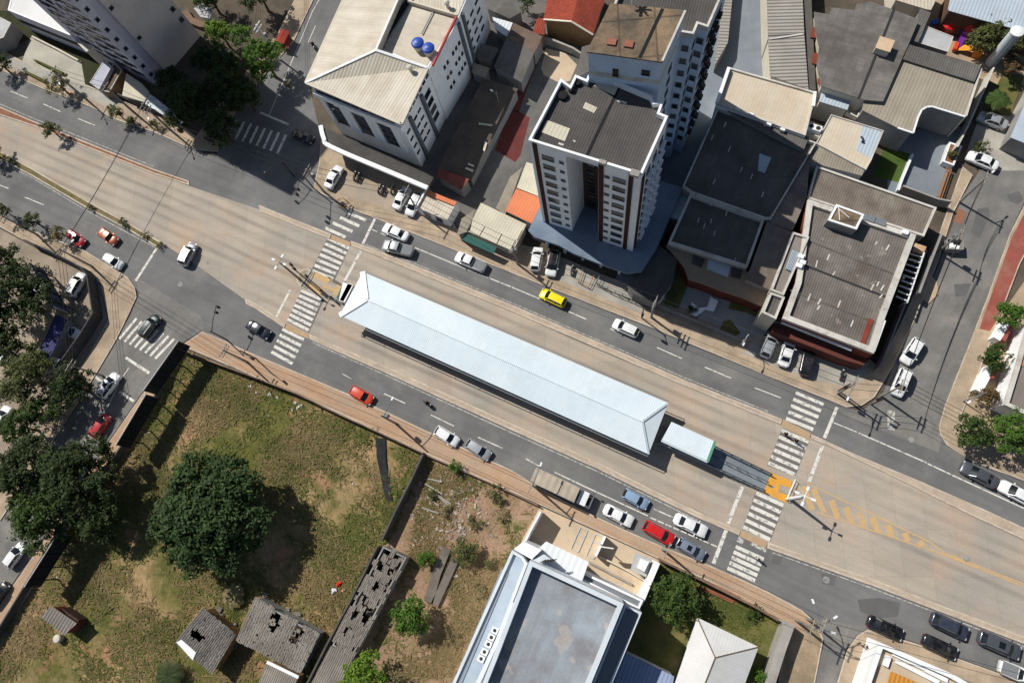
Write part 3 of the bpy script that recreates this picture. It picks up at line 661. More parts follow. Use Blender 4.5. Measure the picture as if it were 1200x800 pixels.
# ------------------------------------------------------------------ rear tower
z2, zb = 28.5, 32.0
q0, q1, q2, q3 = [v.to_2d().to_3d() for v in (G(689, 60, zb), G(776, 72, zb), G(803, 13, zb), G(716, 5, zb))]
st = world([(813, 40), (818, 28), (830, 32), (857, -30), (745, -62)], z2)
rt = thing('apartment_tower', 'pale blue apartment tower with stained brown roof block, behind the white tower', 'building', (*centre([q0, q1, q2, q3]).xy, 0))
body = ccw([q0, q1, q2]+st)
b = MB(); b.prism(body, -.05, z2-.8, top=False); b.build('wall', wall_blue, rt)
b = MB(); b.ring(body, .28, z2-.8, z2); b.build('parapet', parapet_m, rt)
b = MB(); b.flat(inset(body, .27), z2-.7, ang2(q0, q1)); b.build('roof', fibro_dark, rt)
blk = [q0, q1, q2, q3]
b = MB(); b.prism(inset(blk, .02), z2-.72, zb-.2, top=False); o = b.build('tank_house', wall_blue, rt)
b = MB(); b.prism(inset(blk, -.1), zb-.2, zb, ang=ang2(q0, q1), bottom=True); b.build('roof', rust_roof, o)
b = MB(); b.bar(q0.lerp(q1, .70)+Vector((0, 0, zb+.01)), q3.lerp(q2, .70)+Vector((0, 0, zb+.01)), .4, .03); b.build('gutter', black_m, o)
b = MB(); b.bar(q1+Vector((0, 0, zb+.03)), q2+Vector((0, 0, zb+.03)), .25, .12); b.build('coping', parapet_m, o)
for u, v in ((717, 50), (737, 52.5)):
    c = G(u, v, zb); b = MB(); b.box(c+Vector((0, 0, .1)), (1.0, .9, .22), ang2(q0, q1)); b.build('hatch', mat('hatch_red', (150, 96, 80), (134, 88, 74), .5, .1), o)
windows(o, q0, q1, (.385,), (z2+.35,), .62, 1.25, dark_trim); windows(o, q0, q1, (.80,), (z2+1.1,), .9, .8, dark_trim)
zs = [4+2.42*i for i in range(10)]
for a, c, ts in ((q2, st[0], (.5,)), (st[0], st[1], (.5,)), (st[1], st[2], (.5,)), (st[2], st[3], (.12, .3, .48, .66))):
    windows(rt, a, c, ts, zs, .8, .9)
windows(rt, q1, q2, (.55,), zs, 1.0, .9)
nn = (st[3]-st[2]).normalized(); n = Vector((nn.y, -nn.x, 0))
for z in zs:
    for t in (.2, .38, .56):
        b = MB(); c = st[2].lerp(st[3], t)+n*.32; b.box((c.x, c.y, z-.2), (.75, .55, .6), ang2(st[2], st[3])); b.build('air_conditioner', dark_trim, rt)
c = q3+Vector((2.4, -.2, 0)); an = MB()
an.tube([(c.x, c.y, z2-.7), (c.x, c.y, zb+2.6)], .06, 6)
for k in range(6):
    a = k*PI/3; an.bar((c.x, c.y, zb+1.6), (c.x+math.cos(a)*.9, c.y+math.sin(a)*.9, zb+2.0), .12, .35)
an.build('antenna', white_trim, rt)

# ------------------------------------------------------------------ white commercial block
h = 13.4
wp = world([(364, 100), (468, 142), (500, 80), (537, 19), (560, -35), (440, -75)], h)
wb = thing('commercial_building', 'white commercial building with cream hipped metal roof, grey columns and two blue tanks', 'building', (*centre(wp).xy, 0))
b = MB(); b.prism(wp, -.05, h-.3, top=True); b.build('wall', wall_white, wb)
A = lambda u, v, z: G(u, v, z)
ap = A(440.5, 59, h+1.5); ap2 = A(488, -50, h+1.5)
e = [A(358, 97, h), A(470, 145, h), A(500.5, 79.5, h), A(424, -48, h)]
b = MB()
b.slope([e[0], e[1], e[2], ap]); b.slope([e[3], e[0], ap, ap2])
E2 = lambda q, dz: Vector((q.x, q.y, q.z-dz))
for i, j in ((0, 1), (1, 2), (3, 0)):
    b.face([E2(e[i], .25), E2(e[j], .25), e[j], e[i]])
b.slope([E2(ap2, 1.55), E2(ap, 1.55), ap, ap2])
b.face([E2(e[2], .25), E2(ap, 1.7), ap, e[2]])
rf = b.build('roof', cream_roof, wb)
b = MB(); b.bar(ap, e[0], .35, .12); b.bar(ap, e[2], .4, .25); b.bar(ap, ap2, .3, .2); b.build('ridge_cap', white_trim, rf)
b = MB(); b.bar(E2(e[0], .12), E2(e[1], .12), .35, .3); b.bar(E2(e[1], .12), E2(e[2], .12), .5, .3); b.bar(E2(e[3], .12), E2(e[0], .12), .45, .3); b.build('eaves_gutter', wall_cream, rf)
low = [A(448, 56, h-.1), A(499, 78, h-.1), A(535, 20, h-.1), A(482, 0, h-.1)]
b = MB(); b.flat(low, h-.25, ang2(low[0], low[3])); b.flat([A(482, 0, h), A(535, 20, h), A(556, -30, h), A(505, -50, h)], h-.2, 0); b.build('flat_roof', cream_roof, wb)
b = MB(); b.bar(A(507, 77, h+.1), A(535, 20, h+.1), .22, .5); b.build('edge_flashing', mat('red_flashing', (190, 84, 76), (176, 84, 78), .5, .1), wb)
b = MB(); b.bar(A(446, 52, h), A(478, 1, h), .9, .1); b.build('gutter', black_m, wb)
b = MB(); b.bar(A(478, 2, h+.2), A(536, 19, h+.2), .3, .6); b.build('parapet', wall_cream, wb)
b = MB(); b.bar(A(494, 40, h), A(509, 10, h), .16, .1); b.build('pipe', steel_grey, wb)
for u, v in ((441, 44), (463, 2), (481, 81), (524, 5)):
    c = A(u, v, h+.5); b = MB(); b.lathe(c, [(.28, -.6), (.28, .2), (.45, .25), (.45, .5), (.2, .7)], 14); b.build('roof_vent', tank_pale, wb)
wn = lambda a, c, *k, **kw: windows(wb, a, c, *k, **kw)
for k in (0, 1, 2):
    t0 = .08+.3*k
    fl = [2.0+1.95*i for i in range(5)]
    me = None
    wallbox(wb, wp[0], wp[1], t0+.006, t0+.174, 4.2, 10.85, .04, dark_trim, 'recess_panel')
    windows(wb, wp[0]+Vector((-.02, -.05, 0)), wp[1]+Vector((-.02, -.05, 0)), (t0+.09,), [5.0+1.66*i for i in range(4)], 2.6, .95, steel_grey)
    wallbox(wb, wp[0], wp[1], t0-.05, t0+.005, 4.1, 10.8, .35, wall_white, 'pillar'); wallbox(wb, wp[0], wp[1], t0+.175, t0+.245, 4.1, 10.8, .35, wall_white, 'pillar')
wallbox(wb, wp[0], wp[1], 0, 1, 10.9, 12.0, .45, wall_white, 'band')
windows(wb, wp[0], wp[1], [.08+.1*i for i in range(9)], (12.55,), 1.35, .75, dark_trim)
windows(wb, wp[1], wp[2], [.06+.125*i for i in range(8)], (12.5,), .7, .8, dark_trim)
for t in (.2, .62): wallbox(wb, wp[1], wp[2], t-.02, t+.04, 0.0, 11.6, .45, col_grey, 'column')
windows(wb, wp[1], wp[2], (.08, .34, .48), (3.6, 5.6, 7.6, 9.6), .9, .3, dark_trim)
windows(wb, wp[1], wp[2], (.8,), (3.6, 5.6, 7.6, 9.6), 1.6, 1.0, dark_trim)
wallbox(wb, wp[2], wp[3], 0, 1.0, 0, h-.4, .22, wall_white, 'side_wall')
for t in (.92,): wallbox(wb, wp[2], wp[3], t-.03, t+.03, 0, h-.5, .55, col_grey, 'column')
nW = (wp[3]-wp[2]).normalized(); nW = Vector((nW.y, -nW.x, 0))*.235
windows(wb, wp[2]+nW, wp[3]+nW, (.34, .44, .62, .72, .82), (4.5, 7.0, 9.5), .45, .6, dark_trim)
windows(wb, wp[3], wp[4], (.2, .45, .7), (3.6, 5.6, 7.6, 9.6), 1.2, .35, dark_trim)
wallbox(wb, wp[3], wp[4], .08, .14, 0, h-.5, .4, col_grey, 'column')
for k, (u, v) in enumerate(((488, 47), (500.5, 53))):
    c = A(u, v, h+1.6); c.z = h-.25
    t = thing('water_tank', ('round blue water tank on the roof, nearer the metal roof ridge' if k == 0 else 'round blue water tank on the roof, nearer the red edge of the roof'), 'water tank', c, group='blue water tanks')
    b = MB(); b.lathe(c, [(.72, 0), (.85, .5), (.95, 1.1)], 20); b.build('tank', tank_pale, t)
    b = MB(); b.lathe(c, [(.98, 1.1), (1.0, 1.25), (.85, 1.45), (.4, 1.62), (.1, 1.66)], 20); b.build('lid', tank_blue, t, smooth=False)
# street canopy of the shop
cp = world([(376, 148), (380, 164), (388, 173), (451, 200), (501, 221), (508, 208), (492, 199), (470, 188), (400, 158)], 4.0)
b = MB(); b.prism(cp, 3.3, 4.0, bottom=True); b.build('canopy', mat('canopy_top', (78, 76, 74), (64, 62, 60), .4, .08), wb)
b = MB()
rim = smooth([(376, 148), (380, 163), (388, 172.5), (451, 199.5), (501, 220.5)], 4)
for i in range(len(rim)-1): b.bar(G(*rim[i], 4.1), G(*rim[i+1], 4.1), .7, .5)
b.build('canopy_edge', white_trim, wb)
# ------------------------------------------------------------------ low buildings between the commercial block and the tower
def shed(label, px, h, m, wm=None, name='shed', cat='shed', fall=0, edge=(0, 1), over=.15, group=None):
    """single-pitch sheet roof on plain walls; u along edge; falls by 'fall' from edge 0-1 to the far edge"""
    p = world(px, h); r = thing(name, label, cat, (*centre(p).xy, 0), group=group)
    i, j = edge; e = (p[j]-p[i]).normalized(); n = Vector((-e.y, e.x, 0)); c = centre(p)
    if (c-p[i]).dot(n) < 0: n = -n
    D = max((q-p[i]).dot(n) for q in p)
    zz = [h-fall*(q-p[i]).dot(n)/D for q in p]
    b = MB(); w_ = inset(p, over+.05); b.prism(w_, -.05, h-fall-.13); b.build('wall', wm or wall_grey, r)
    b = MB(); b.slope([Vector((q.x, q.y, z)) for q, z in zip(p, zz)], along=e)
    b.slope([Vector((q.x, q.y, z-.06)) for q, z in zip(p, zz)], along=e)
    for a in range(len(p)):
        k = (a+1) % len(p); b.face([(p[a].x, p[a].y, zz[a]-.06), (p[k].x, p[k].y, zz[k]-.06), (p[k].x, p[k].y, zz[k]), (p[a].x, p[a].y, zz[a])])
    b.build('roof', m, r); return r
fibro_shade = fibro
shed('low shed with grey fibre cement roof, topmost of the row behind the commercial block', [(594, 44), (626, 62), (611, 95), (578, 77)], 3.6, fibro, fall=.4)
shed('low shed with brownish worn sheet roof, touching the clay roofed house', [(602, 27), (636, 43), (626, 61), (595, 43)], 3.9, mat('brown_sheet_roof', (118, 100, 88), (100, 86, 78), .3, .12, 5, .9, .15, uv=True, corr=.35, cdepth=.014, tile=(1.1, 2.2, .5, .02, .85), tvar=.15), fall=.3)
shed('tiny shed with whitish sheet roof at the foot of the commercial block', [(577, 20), (601, 27), (594, 42), (580, 33)], 3.2, white_roof, fall=.3)
shed('small lean-to with grey sheet roof against the commercial block, just above the long dark shed', [(564, 51), (585, 57), (576, 71), (557, 66)], 3.0, fibro, fall=.3)
shed('small lean-to with flat sheet roof wedged between the commercial block and the long dark shed', [(556, 74), (574, 80), (567, 90), (552, 84)], 2.8, fibro_pale, fall=.2)
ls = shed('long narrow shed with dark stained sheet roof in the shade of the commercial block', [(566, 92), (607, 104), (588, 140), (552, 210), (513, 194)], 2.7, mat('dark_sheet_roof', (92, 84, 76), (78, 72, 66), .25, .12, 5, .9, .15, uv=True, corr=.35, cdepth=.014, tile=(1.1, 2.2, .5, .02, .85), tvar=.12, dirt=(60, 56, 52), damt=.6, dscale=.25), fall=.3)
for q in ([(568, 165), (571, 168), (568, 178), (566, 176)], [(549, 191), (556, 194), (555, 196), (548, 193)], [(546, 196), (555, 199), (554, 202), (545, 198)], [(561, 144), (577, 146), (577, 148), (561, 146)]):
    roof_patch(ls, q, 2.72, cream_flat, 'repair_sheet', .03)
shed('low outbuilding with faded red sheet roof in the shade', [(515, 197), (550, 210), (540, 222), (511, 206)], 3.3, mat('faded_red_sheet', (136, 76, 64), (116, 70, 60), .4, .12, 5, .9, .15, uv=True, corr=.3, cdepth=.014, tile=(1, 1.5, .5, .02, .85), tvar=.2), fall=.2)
kiosk, kp = bld('corner_shop', 'small square shop with beige flat roof edged in orange, next to two parked white cars', 'shop', [(499, 224), (535, 238), (524, 258), (488, 243)], 2.7, wall_white, cream_roof, par=.25, pd=.12)
b = MB(); b.bar(G(501, 225.5, 2.76), G(534, 239, 2.76), .75, .08); b.build('edge_tiles', orange_roof, kiosk)
b = MB(); b.bar(G(498.5, 223.5, 2.8), G(488, 243, 2.8), .25, .2); b.build('edge_flashing', white_trim, kiosk)
windows(kiosk, ccw(kp)[0], ccw(kp)[1], (.3, .7), (1.5,), 1.1, 1.2)
shop, sp_ = bld('corner_shop', 'low shop with wide beige sheet roof and green street awning', 'shop', [(563.5, 237.5), (617, 263), (601, 294), (547, 270.5)], 3.0, wall_cream, cream_flat, par=0, over=.2)
for a, c in (((553, 258), (549, 270)), ((568, 266), (562, 276)), ((588, 274), (582, 286)), ((612, 270), (606, 282))):
    roof_bar(shop, a, c, 3.02, .12, .05, wood_m, 'joint_strip')
b = MB(); b.slope([G(545, 273, 2.6), G(582, 289.5, 2.6), G(578.5, 297.5, 2.2), G(541.5, 281, 2.2)]); b.slope([G(545, 273, 2.54), G(582, 289.5, 2.54), G(578.5, 297.5, 2.14), G(541.5, 281, 2.14)])
b.build('awning', teal_m, shop)
shed('low annex with beige sheet roof beside the shop with the green awning', [(541, 256), (556, 246), (551, 270), (535, 276)], 3.0, fibro_pale)
shed('narrow strip roof of pale grey sheets beside the dark yard', [(598, 207), (612, 196), (592, 252), (581, 244)], 2.6, fibro_pale, over=.1)
an = shed('annex with orange painted roof at the foot of the white tower', [(605, 221), (634, 232), (634, 247), (623, 262), (592, 247)], 3.8, orange_roof, wall_cream)
shed('annex with cream painted roof at the foot of the white tower, behind the orange roof', [(617, 190), (640, 196), (636, 232), (605.5, 220)], 3.9, cream_flat, wall_cream)
# clay roofed house
ro = thing('house', 'small house with red clay tile roof and tan gable wall, behind the yard', 'house', (*G(670, 20).xy, 0))
A0, A1, A2 = G(637, 23, 4.2), G(669.5, 25.5, 5.6), G(695, 41, 4.2)
B0, B1, B2 = G(647, -38, 4.2), G(686, -35, 5.6), G(716, -22, 4.2)
b = MB(); b.slope([A0, A1, B1, B0], along=(B0-A0)); b.slope([A1, A2, B2, B1], along=(B2-A2)); b.build('roof', tile_red, ro)
b = MB(); b.bar(A0, A1, .3, .12); b.bar(A1, A2, .3, .12); b.build('barge_board', wall_cream, ro)
b = MB(); i1 = [A0.lerp(A2, .04), A1.lerp(A1, 0)-Vector((0, 0, .1)), A2.lerp(A0, .04)]
dn = (B1-A1).normalized()*.25
f_ = [Vector((q.x, q.y, 0))+dn for q in (A0.lerp(A2, .04), A2.lerp(A0, .04))]
b.face([f_[0], f_[1], A2.lerp(A0, .04)+dn-Vector((0, 0, .08)), A1+dn-Vector((0, 0, .1)), A0.lerp(A2, .04)+dn-Vector((0, 0, .08))]); 
k2 = (B1-A1)*.95
b.face([f_[1], f_[1]+k2, A2.lerp(A0, .04)+k2-Vector((0, 0, .08)), A2.lerp(A0, .04)+dn-Vector((0, 0, .08))]); b.face([f_[0]+k2, f_[0], A0.lerp(A2, .04)+dn-Vector((0, 0, .08)), A0.lerp(A2, .04)+k2-Vector((0, 0, .08))])
b.build('wall', wall_tan, ro)
shed('small porch with red clay tile roof beside the clay roofed house', [(630, 21), (639, 22), (638, 41), (624, 39)], 3.4, tile_red, wall_tan)
wall_thing('yard_wall', 'low grey yard wall at the foot of the clay roofed house', 'wall', [(634, 50), (650, 55), (672, 64), (690, 76)], 1.6, .25, wall_grey, cap=conc_m)
shed('narrow shed with grey sheet roof tight between clay roofed house and the towers', [(682, 55), (700, 50), (690, 84), (674, 92)], 3.0, fibro, over=.1)
shed('grey flat roofed outbuilding above the small trees at the top of the photo', [(577, -8), (600, 3), (612, 14), (597, 22), (570, 10)], 3.2, fibro, over=.1)

# ------------------------------------------------------------------ store complex right of the towers
st1, p_ = bld('store_building', 'large store with dark flat sheet roofs, in the shadow of the two towers', 'building', [(841, 126), (957, 167), (904, 256), (897, 256), (810, 225), (800, 218)], 5.6, wall_grey, fibro, par=.6, edge=(4, 3))
for u, v, w2 in ((851, 143, .2), (836, 158, .2), (856, 172, .15), (870, 196, .15), (882, 204, .15), (838, 210, .15), (895, 225, .2), (835, 235, .2)):
    b = MB(); a = G(u, v, 5.1); c = G(u-2.5, v+6, 5.1); b.bar(a, c, w2, .04)
    b.build('broken_sheet', parapet_m, st1)
roof_patch(st1, [(890, 180), (904, 185), (896, 203), (888, 200)], 5.06, pale_blue_roof, 'skylight', .04)
st2, p_ = bld('store_building', 'front store block with dark roof and pale parapet, beside the shaded plaza', 'building', [(809, 226), (896, 257), (876, 313), (783, 284)], 5.2, wall_grey, fibro, par=.8, pd=.35, edge=(0, 1))
for u, v in ((834, 256), (826, 262), (852, 247), (862, 302), (866, 308), (838, 270), (819, 255)):
    b = MB(); a = G(u, v, 4.5); c = G(u-1.5, v+6, 4.5); b.bar(a, c, .15, .05); b.build('broken_sheet', parapet_m, st2)
ft = thing('store_wing', 'brick store front with arched beige ledge facing the shaded plaza', 'building', (*G(840, 330).xy, 0))
fp = [(783, 289), (876, 319), (905, 340), (903, 362), (872, 348), (842, 338), (822, 330), (808, 326), (803, 312)]
b = MB(); b.prism(world(fp, 3.6), -.05, 3.2, top=False); b.build('wall', brick_m, ft)
b = MB(); b.prism(inset(world(fp, 3.6), -.15), 3.2, 3.6, bottom=True); b.build('ledge', mat('beige_ledge', (150, 132, 112), (136, 120, 102), .4, .08), ft)
roof_patch(ft, [(830, 304), (856, 311), (853, 325), (828, 315)], 3.62, pale_blue_roof, 'canopy_sheet', .12)
roof_patch(ft, [(812, 298), (826, 304), (822, 314), (811, 309)], 3.62, fibro_dark, 'roof_panel', .1); roof_patch(ft, [(858, 313), (870, 316), (867, 327), (856, 324)], 3.62, fibro_dark, 'roof_panel', .1)
shed('small side roof of pale blue sheets between tower and store', [(792, 217), (809, 224), (795, 258), (776, 252)], 3.2, pale_blue_roof, over=.1)
shed('low dark roofed block on the pavement beside the plaza', [(764, 281), (793, 303), (789, 331), (769, 356), (741, 344), (735, 336)], 3.2, fibro_dark, over=.1)
wall_thing('plaza_wall', 'thin pale wall along the shaded plaza, running from the store to the street', 'wall', [(792, 303), (776, 352), (770, 359)], 2.4, .2, parapet_m)
wall_thing('plaza_wall', 'long low grey wall between the plaza and the pavement', 'wall', [(768, 358), (800, 372), (840, 388), (872, 402)], 1.0, .2, wall_grey)
ws, p_ = bld('store_building', 'wide low building with beige stained metal roof between tower and grey roofed sheds', 'building', [(855, 79), (957, 108), (944, 159), (839, 121)], 6.6, wall_white, mat('beige_stained_roof', (204, 194, 175), (192, 180, 160), .2, .05, 5, .75, .3, uv=True, corr=.5, cdepth=.004, tile=(2.4, 12, 0, .03, .95), tvar=.06, streak=.35, scol=(196, 166, 134), dirt=(180, 160, 136), damt=.5, dscale=.25), par=.35, pd=.25, edge=(0, 1))
for u, v in ((864, 129), (880, 135), (901, 146), (917, 152)):
    b = MB(); c = G(u, v, 6.3); b.box(c, (.7, .5, .45), ang2(p_[0], p_[1])); b.build('parapet_vent', white_trim, ws)
b = MB(); b.bar(G(854, 80, 6.8), G(840, 121, 6.8), .5, .5); b.build('parapet', white_trim, ws)
b = MB(); b.bar(G(955, 108, 6.7), G(953, 125, 6.7), .4, .4); b.build('gutter_box', white_trim, ws)
shed('low strip roof of grey sheets along the foot of the beige roofed store', [(842, 124), (948, 160), (942, 176), (905, 158)], 5.9, fibro, over=.05)
sh, p_ = bld('warehouse', 'long shed with ribbed pale grey roof at the top of the photo', 'shed', [(900, 42), (942.5, 40), (947.5, 105), (902.5, 89)], 5.4, wall_cream, mat('ribbed_roof', (158, 154, 146), (146, 142, 134), .3, .06, 5, .85, .2, uv=True, corr=.62, cdepth=.09), par=0, over=.2, edge=(1, 2))
sh2, p_ = bld('warehouse', 'long shed with ribbed pale grey roof, upper half of the pair at the photo top', 'shed', [(897, -60), (938, -60), (942.5, 39.5), (900, 41.5)], 5.5, wall_cream, MATS['ribbed_roof'], par=0, over=.2, edge=(1, 2))
b = MB(); b.bar(G(942, 40, 5.5), G(902, 46, 5.5), .25, .1); b.build('ridge_strip', parapet_m, sh)
shed('narrow dark service strip roof between ribbed shed and the big grey roof', [(939, -60), (948, -60), (956, 106), (948.5, 104)], 5.0, mat('service_roof', (98, 92, 86), (84, 80, 76), .3, .1), over=.02)
shed('narrow slatted roof along the paved yard beside the rear tower', [(850, -40), (862, -40), (853, 50), (838, 76), (845, 20)], 2.6, MATS['ribbed_roof'], over=.1, edge=(4, 0))
wall_thing('yard_wall', 'low yellowish wall between the paved yard and the ribbed shed', 'wall', [(893, -40), (897, 20), (900, 62), (899, 92)], 1.4, .3, wall_cream)
big, p_ = bld('warehouse', 'big hall with weathered dark grey sheet roof and stepped edge', 'building', [(954, 14), (972, 17), (974, 9), (1001, 12), (1004, 5), (1021, 2), (1077, 23), (1066, 49), (1035, 119), (1012, 117), (962, 101), (957, 75), (960, 55), (955, 35)], 6.0, wall_cream, mat('hall_roof', (124, 120, 115), (104, 101, 97), .25, .1, 5, .9, .15, uv=True, corr=.35, cdepth=.014, tile=(2.4, 1.1, .5, .03, .8), tvar=.16, streak=.5, scol=(78, 72, 68), dirt=(80, 74, 70), damt=.6, dscale=.2), par=0, over=.2, edge=(6, 7))
roof_bar(big, (1049, 8), (1006, 116), 6.02, .35, .06, dark_trim, 'valley_gutter')
b = MB(); c = G(1033, 59, 6.0); b.box(c+Vector((0, 0, .6)), (2.0, 2.0, 1.3), ang2(p_[6], p_[7])); dm = b.build('roof_turret', wall_cream, big)
b = MB(); b.box(c+Vector((0, 0, 1.3)), (2.2, 2.2, .12), ang2(p_[6], p_[7])); b.build('turret_cap', mat('turret_cap', (200, 176, 146), (190, 164, 134), .5, .1), dm)
for q in ([(952, 33), (959, 31), (956, 45), (949, 44)], [(953, 62), (963, 64), (959, 77), (951, 74)], [(958, 92), (968, 94), (966, 100), (958, 99)]):
    roof_patch(big, q, 5.2, rust_red, 'awning')
cv, p_ = bld('warehouse', 'building with beige ribbed roof cut back in a quarter circle around its yard', 'building', [(1055, 69), (1142, 96.5), (1131, 137), (1092, 125), (1086, 125.5), (1080, 129), (1076, 137), (1070, 156), (1052, 150), (1010, 129), (1013, 117), (1035, 119)], 5.4, wall_grey, mat('beige_ribbed', (158, 150, 136), (146, 138, 124), .3, .05, 5, .85, .2, uv=True, corr=.5, cdepth=.012, tile=(1.1, 20, 0, .03, .93), tvar=.05, streak=.5, scol=(128, 118, 104)), par=0, over=.12, edge=(0, 1))
b = MB()
for a, c in zip([(1131, 137), (1092, 125), (1086, 125.5), (1080, 129), (1076, 137), (1070, 156)], [(1092, 125), (1086, 125.5), (1080, 129), (1076, 137), (1070, 156), (1052, 150)]): b.bar(G(*a, 5.42), G(*c, 5.42), .25, .14)
b.build('edge_flashing', white_trim, cv)
gs, p_ = bld('warehouse', 'strip of darker grey sheet roof along the top of the beige ribbed roof', 'building', [(1061, 51), (1150, 77), (1142, 96), (1056, 69)], 5.8, wall_grey, fibro, par=0, over=.1)
wall_thing('boundary_wall', 'pale parapet wall along the edge of the beige ribbed building', 'wall', [(1150, 80), (1132, 136)], 5.5, .3, parapet_m, at=5.5)
wall_thing('boundary_wall', 'thin pale garden wall between the beige ribbed building and the lawn', 'wall', [(1165, 79), (1134, 149), (1122, 172)], 2.6, .22, parapet_m, at=2.6)
bld('warehouse', 'small flat pale grey roof beside the coloured playground', 'shed', [(1085.5, 30.5), (1117.5, 43), (1111, 61), (1075.5, 50)], 4.6, wall_grey, mat('pale_slab', (176, 178, 178), (164, 166, 166), .3, .06, 5, .8, .2, dirt=(140, 140, 138), damt=.5), par=.1, pd=.12)
shed('dark grey strip roof between the big hall and the pale flat roof', [(1078, 10), (1091, 15), (1076, 50), (1067, 47)], 5.2, fibro, over=.1)
bld('house', 'building with beige roof cut by the photo top edge, above the grey strip', 'building', [(1048, -30), (1100, -30), (1096, 2), (1091, 12), (1085, 11), (1049, 0)], 4.4, wall_cream, cream_roof, par=0, over=.1)
bld('warehouse', 'hall with pale blue metal roof in the top right corner', 'building', [(1111, 11), (1118, -20), (1240, -20), (1240, 48), (1152, 24), (1113, 13)], 4.6, mat('wall_dark_tan', (104, 80, 64), (90, 70, 58), .4, .1), pale_blue_roof, par=0, over=.15, edge=(4, 3))  # wall tan darkened, its shade is painted into the colour
bld('house', 'house with pale blue sheet roof at the right edge, beside two parked cars', 'house', [(1203, 118), (1260, 140), (1250, 190), (1199, 167), (1184, 161)], 3.4, wall_grey, pale_blue_roof, par=0, over=.1, edge=(0, 4))
bg_, p_ = bld('warehouse', 'flat building with beige roof and pale end strip, above the big grey roofs', 'building', [(974, 134), (1036, 153), (1021, 188), (1015, 199), (956, 168)], 5.2, wall_white, MATS['beige_stained_roof'], par=.2, pd=.15, edge=(0, 1))
roof_patch(bg_, [(1012, 146), (1034, 153), (1021, 186), (1003, 176)], 5.02, pale_blue_roof, 'roof_panel', .03)
b = MB(); b.tube([G(1009, 160, 5.2), G(1012, 163, 5.3), G(1010, 166, 5.3), G(1013, 167, 5.2)], .12); b.build('pipe', dark_trim, bg_)
bld('warehouse', 'band of grey ribbed roof stepping down beside the dark store roof', 'building', [(958, 168), (1018, 187), (1010, 206), (948, 190)], 4.9, wall_white, fibro_pale, par=0, over=.05)
bld('shed', 'small lean-to with pale blue sheet roof against the big hall', 'shed', [(963, 106), (997, 118), (993, 129), (960, 119)], 4.4, wall_cream, pale_blue_roof, par=0, over=.05)
bld('shed', 'roofless beige walled nook beside the small pale blue lean-to', 'shed', [(996, 118), (1013, 121), (1005, 138), (992, 131)], 3.6, wall_tan, wall_cream, par=.9, pd=.2)
t = thing('air_conditioner', 'white twin fan cooling unit on the ledge between beige roofs', 'cooling unit', G(955, 149, 0).to_2d().to_3d())
c = G(955, 149, 5.6); b = MB(); b.box((c.x, c.y, 5.2), (2.0, .95, .8), RA); b.build('casing', white_trim, t)
d_ = Vector((math.cos(RA), math.sin(RA), 0))
for s in (-.5, .5): b = MB(); b.lathe((c.x+d_.x*s, c.y+d_.y*s, 5.6), [(.34, 0), (.34, .05), (.28, .06)], 16); b.build('fan_grille', dark_trim, t)
b = MB(); b.box((c.x, c.y, 2.4), (2.4, 1.6, 4.8), RA); b.build('stand', wall_cream, t)
bld('store_building', 'grey roof strip between the dark store roof and the upper wing of the large store', 'building', [(957, 169.5), (948.5, 192), (945.5, 231), (929, 270), (906, 262), (899, 257)], 5.1, wall_grey, mat('patched_roof', (134, 126, 116), (112, 102, 94), .22, .1, 5, .9, .15, uv=True, corr=.35, cdepth=.012, tile=(1.1, 2.4, .5, .02, .85), tvar=.1, streak=.3, scol=(88, 80, 74), dirt=(90, 80, 72), damt=.7, dscale=.2), par=0, over=.05)
bld('store_building', 'grey roof wedge between the front store block and the strip with the louvre', 'building', [(899, 259), (929, 272), (903, 340), (874, 327), (880, 312)], 5.0, wall_grey, MATS['patched_roof'], par=0, over=.05)
# ---- big right-hand building
r1, p_ = bld('large_store', 'upper wing of the large store with patched grey brown sheet roof', 'building', [(957, 194), (1098, 243), (1083, 277), (946, 232)], 5.0, wall_grey, mat('patched_roof', (134, 126, 116), (112, 102, 94), .22, .1, 5, .9, .15, uv=True, corr=.35, cdepth=.014, tile=(1.1, 2.4, .5, .02, .85), tvar=.1, streak=.3, scol=(88, 80, 74), dirt=(90, 80, 72), damt=.7, dscale=.2), par=.3, pd=.3)
r2, p_ = bld('large_store', 'large store with brown grey sheet roof and flaking white parapet, at the street corner', 'building', [(947, 233), (1074, 275), (1037, 373), (1024, 414), (1001, 405), (917, 373), (933, 330)], 6.0, brick_m, mat('brown_sheets', (122, 116, 110), (102, 97, 92), .22, .1, 5, .9, .15, uv=True, corr=.35, cdepth=.014, tile=(1.1, 2.4, .5, .02, .85), tvar=.1, streak=.35, scol=(82, 72, 66), dirt=(86, 74, 66), damt=.6, dscale=.22, spots=((150, 142, 132), .7, .66, .5)), par=.6, pd=.75, edge=(0, 1))
ca, cb = G(940, 311, 5.45), G(1049, 350, 5.45)
roof_bar(r2, (936, 308), (1046, 351), 5.45, .3, .06, dark_trim, 'valley_gutter'); roof_bar(r2, (947, 282), (1060, 326), 5.45, .25, .05, fibro, 'ridge_strip'); roof_bar(r2, (926, 340), (1032, 380), 5.45, .25, .05, fibro, 'ridge_strip')
RR = random.Random(3)
for u, v in ((945, 297), (972, 298), (979, 318), (958, 305), (1030, 330), (1036, 334), (962, 350), (961, 358), (985, 352), (1000, 375), (1034, 345), (1024, 333), (1028, 283), (1042, 287), (950, 344), (938, 342)):
    b = MB(); b.bar(G(u, v, 5.47), G(u-2-RR.random()*2, v+4+RR.random()*5, 5.47), .2, .03); b.build('broken_sheet', parapet_m, r2)
roof_patch(r2, [(1018, 372), (1024, 375), (1013, 404), (1008, 401)], 5.5, rust_red, 'roof_panel', .05)
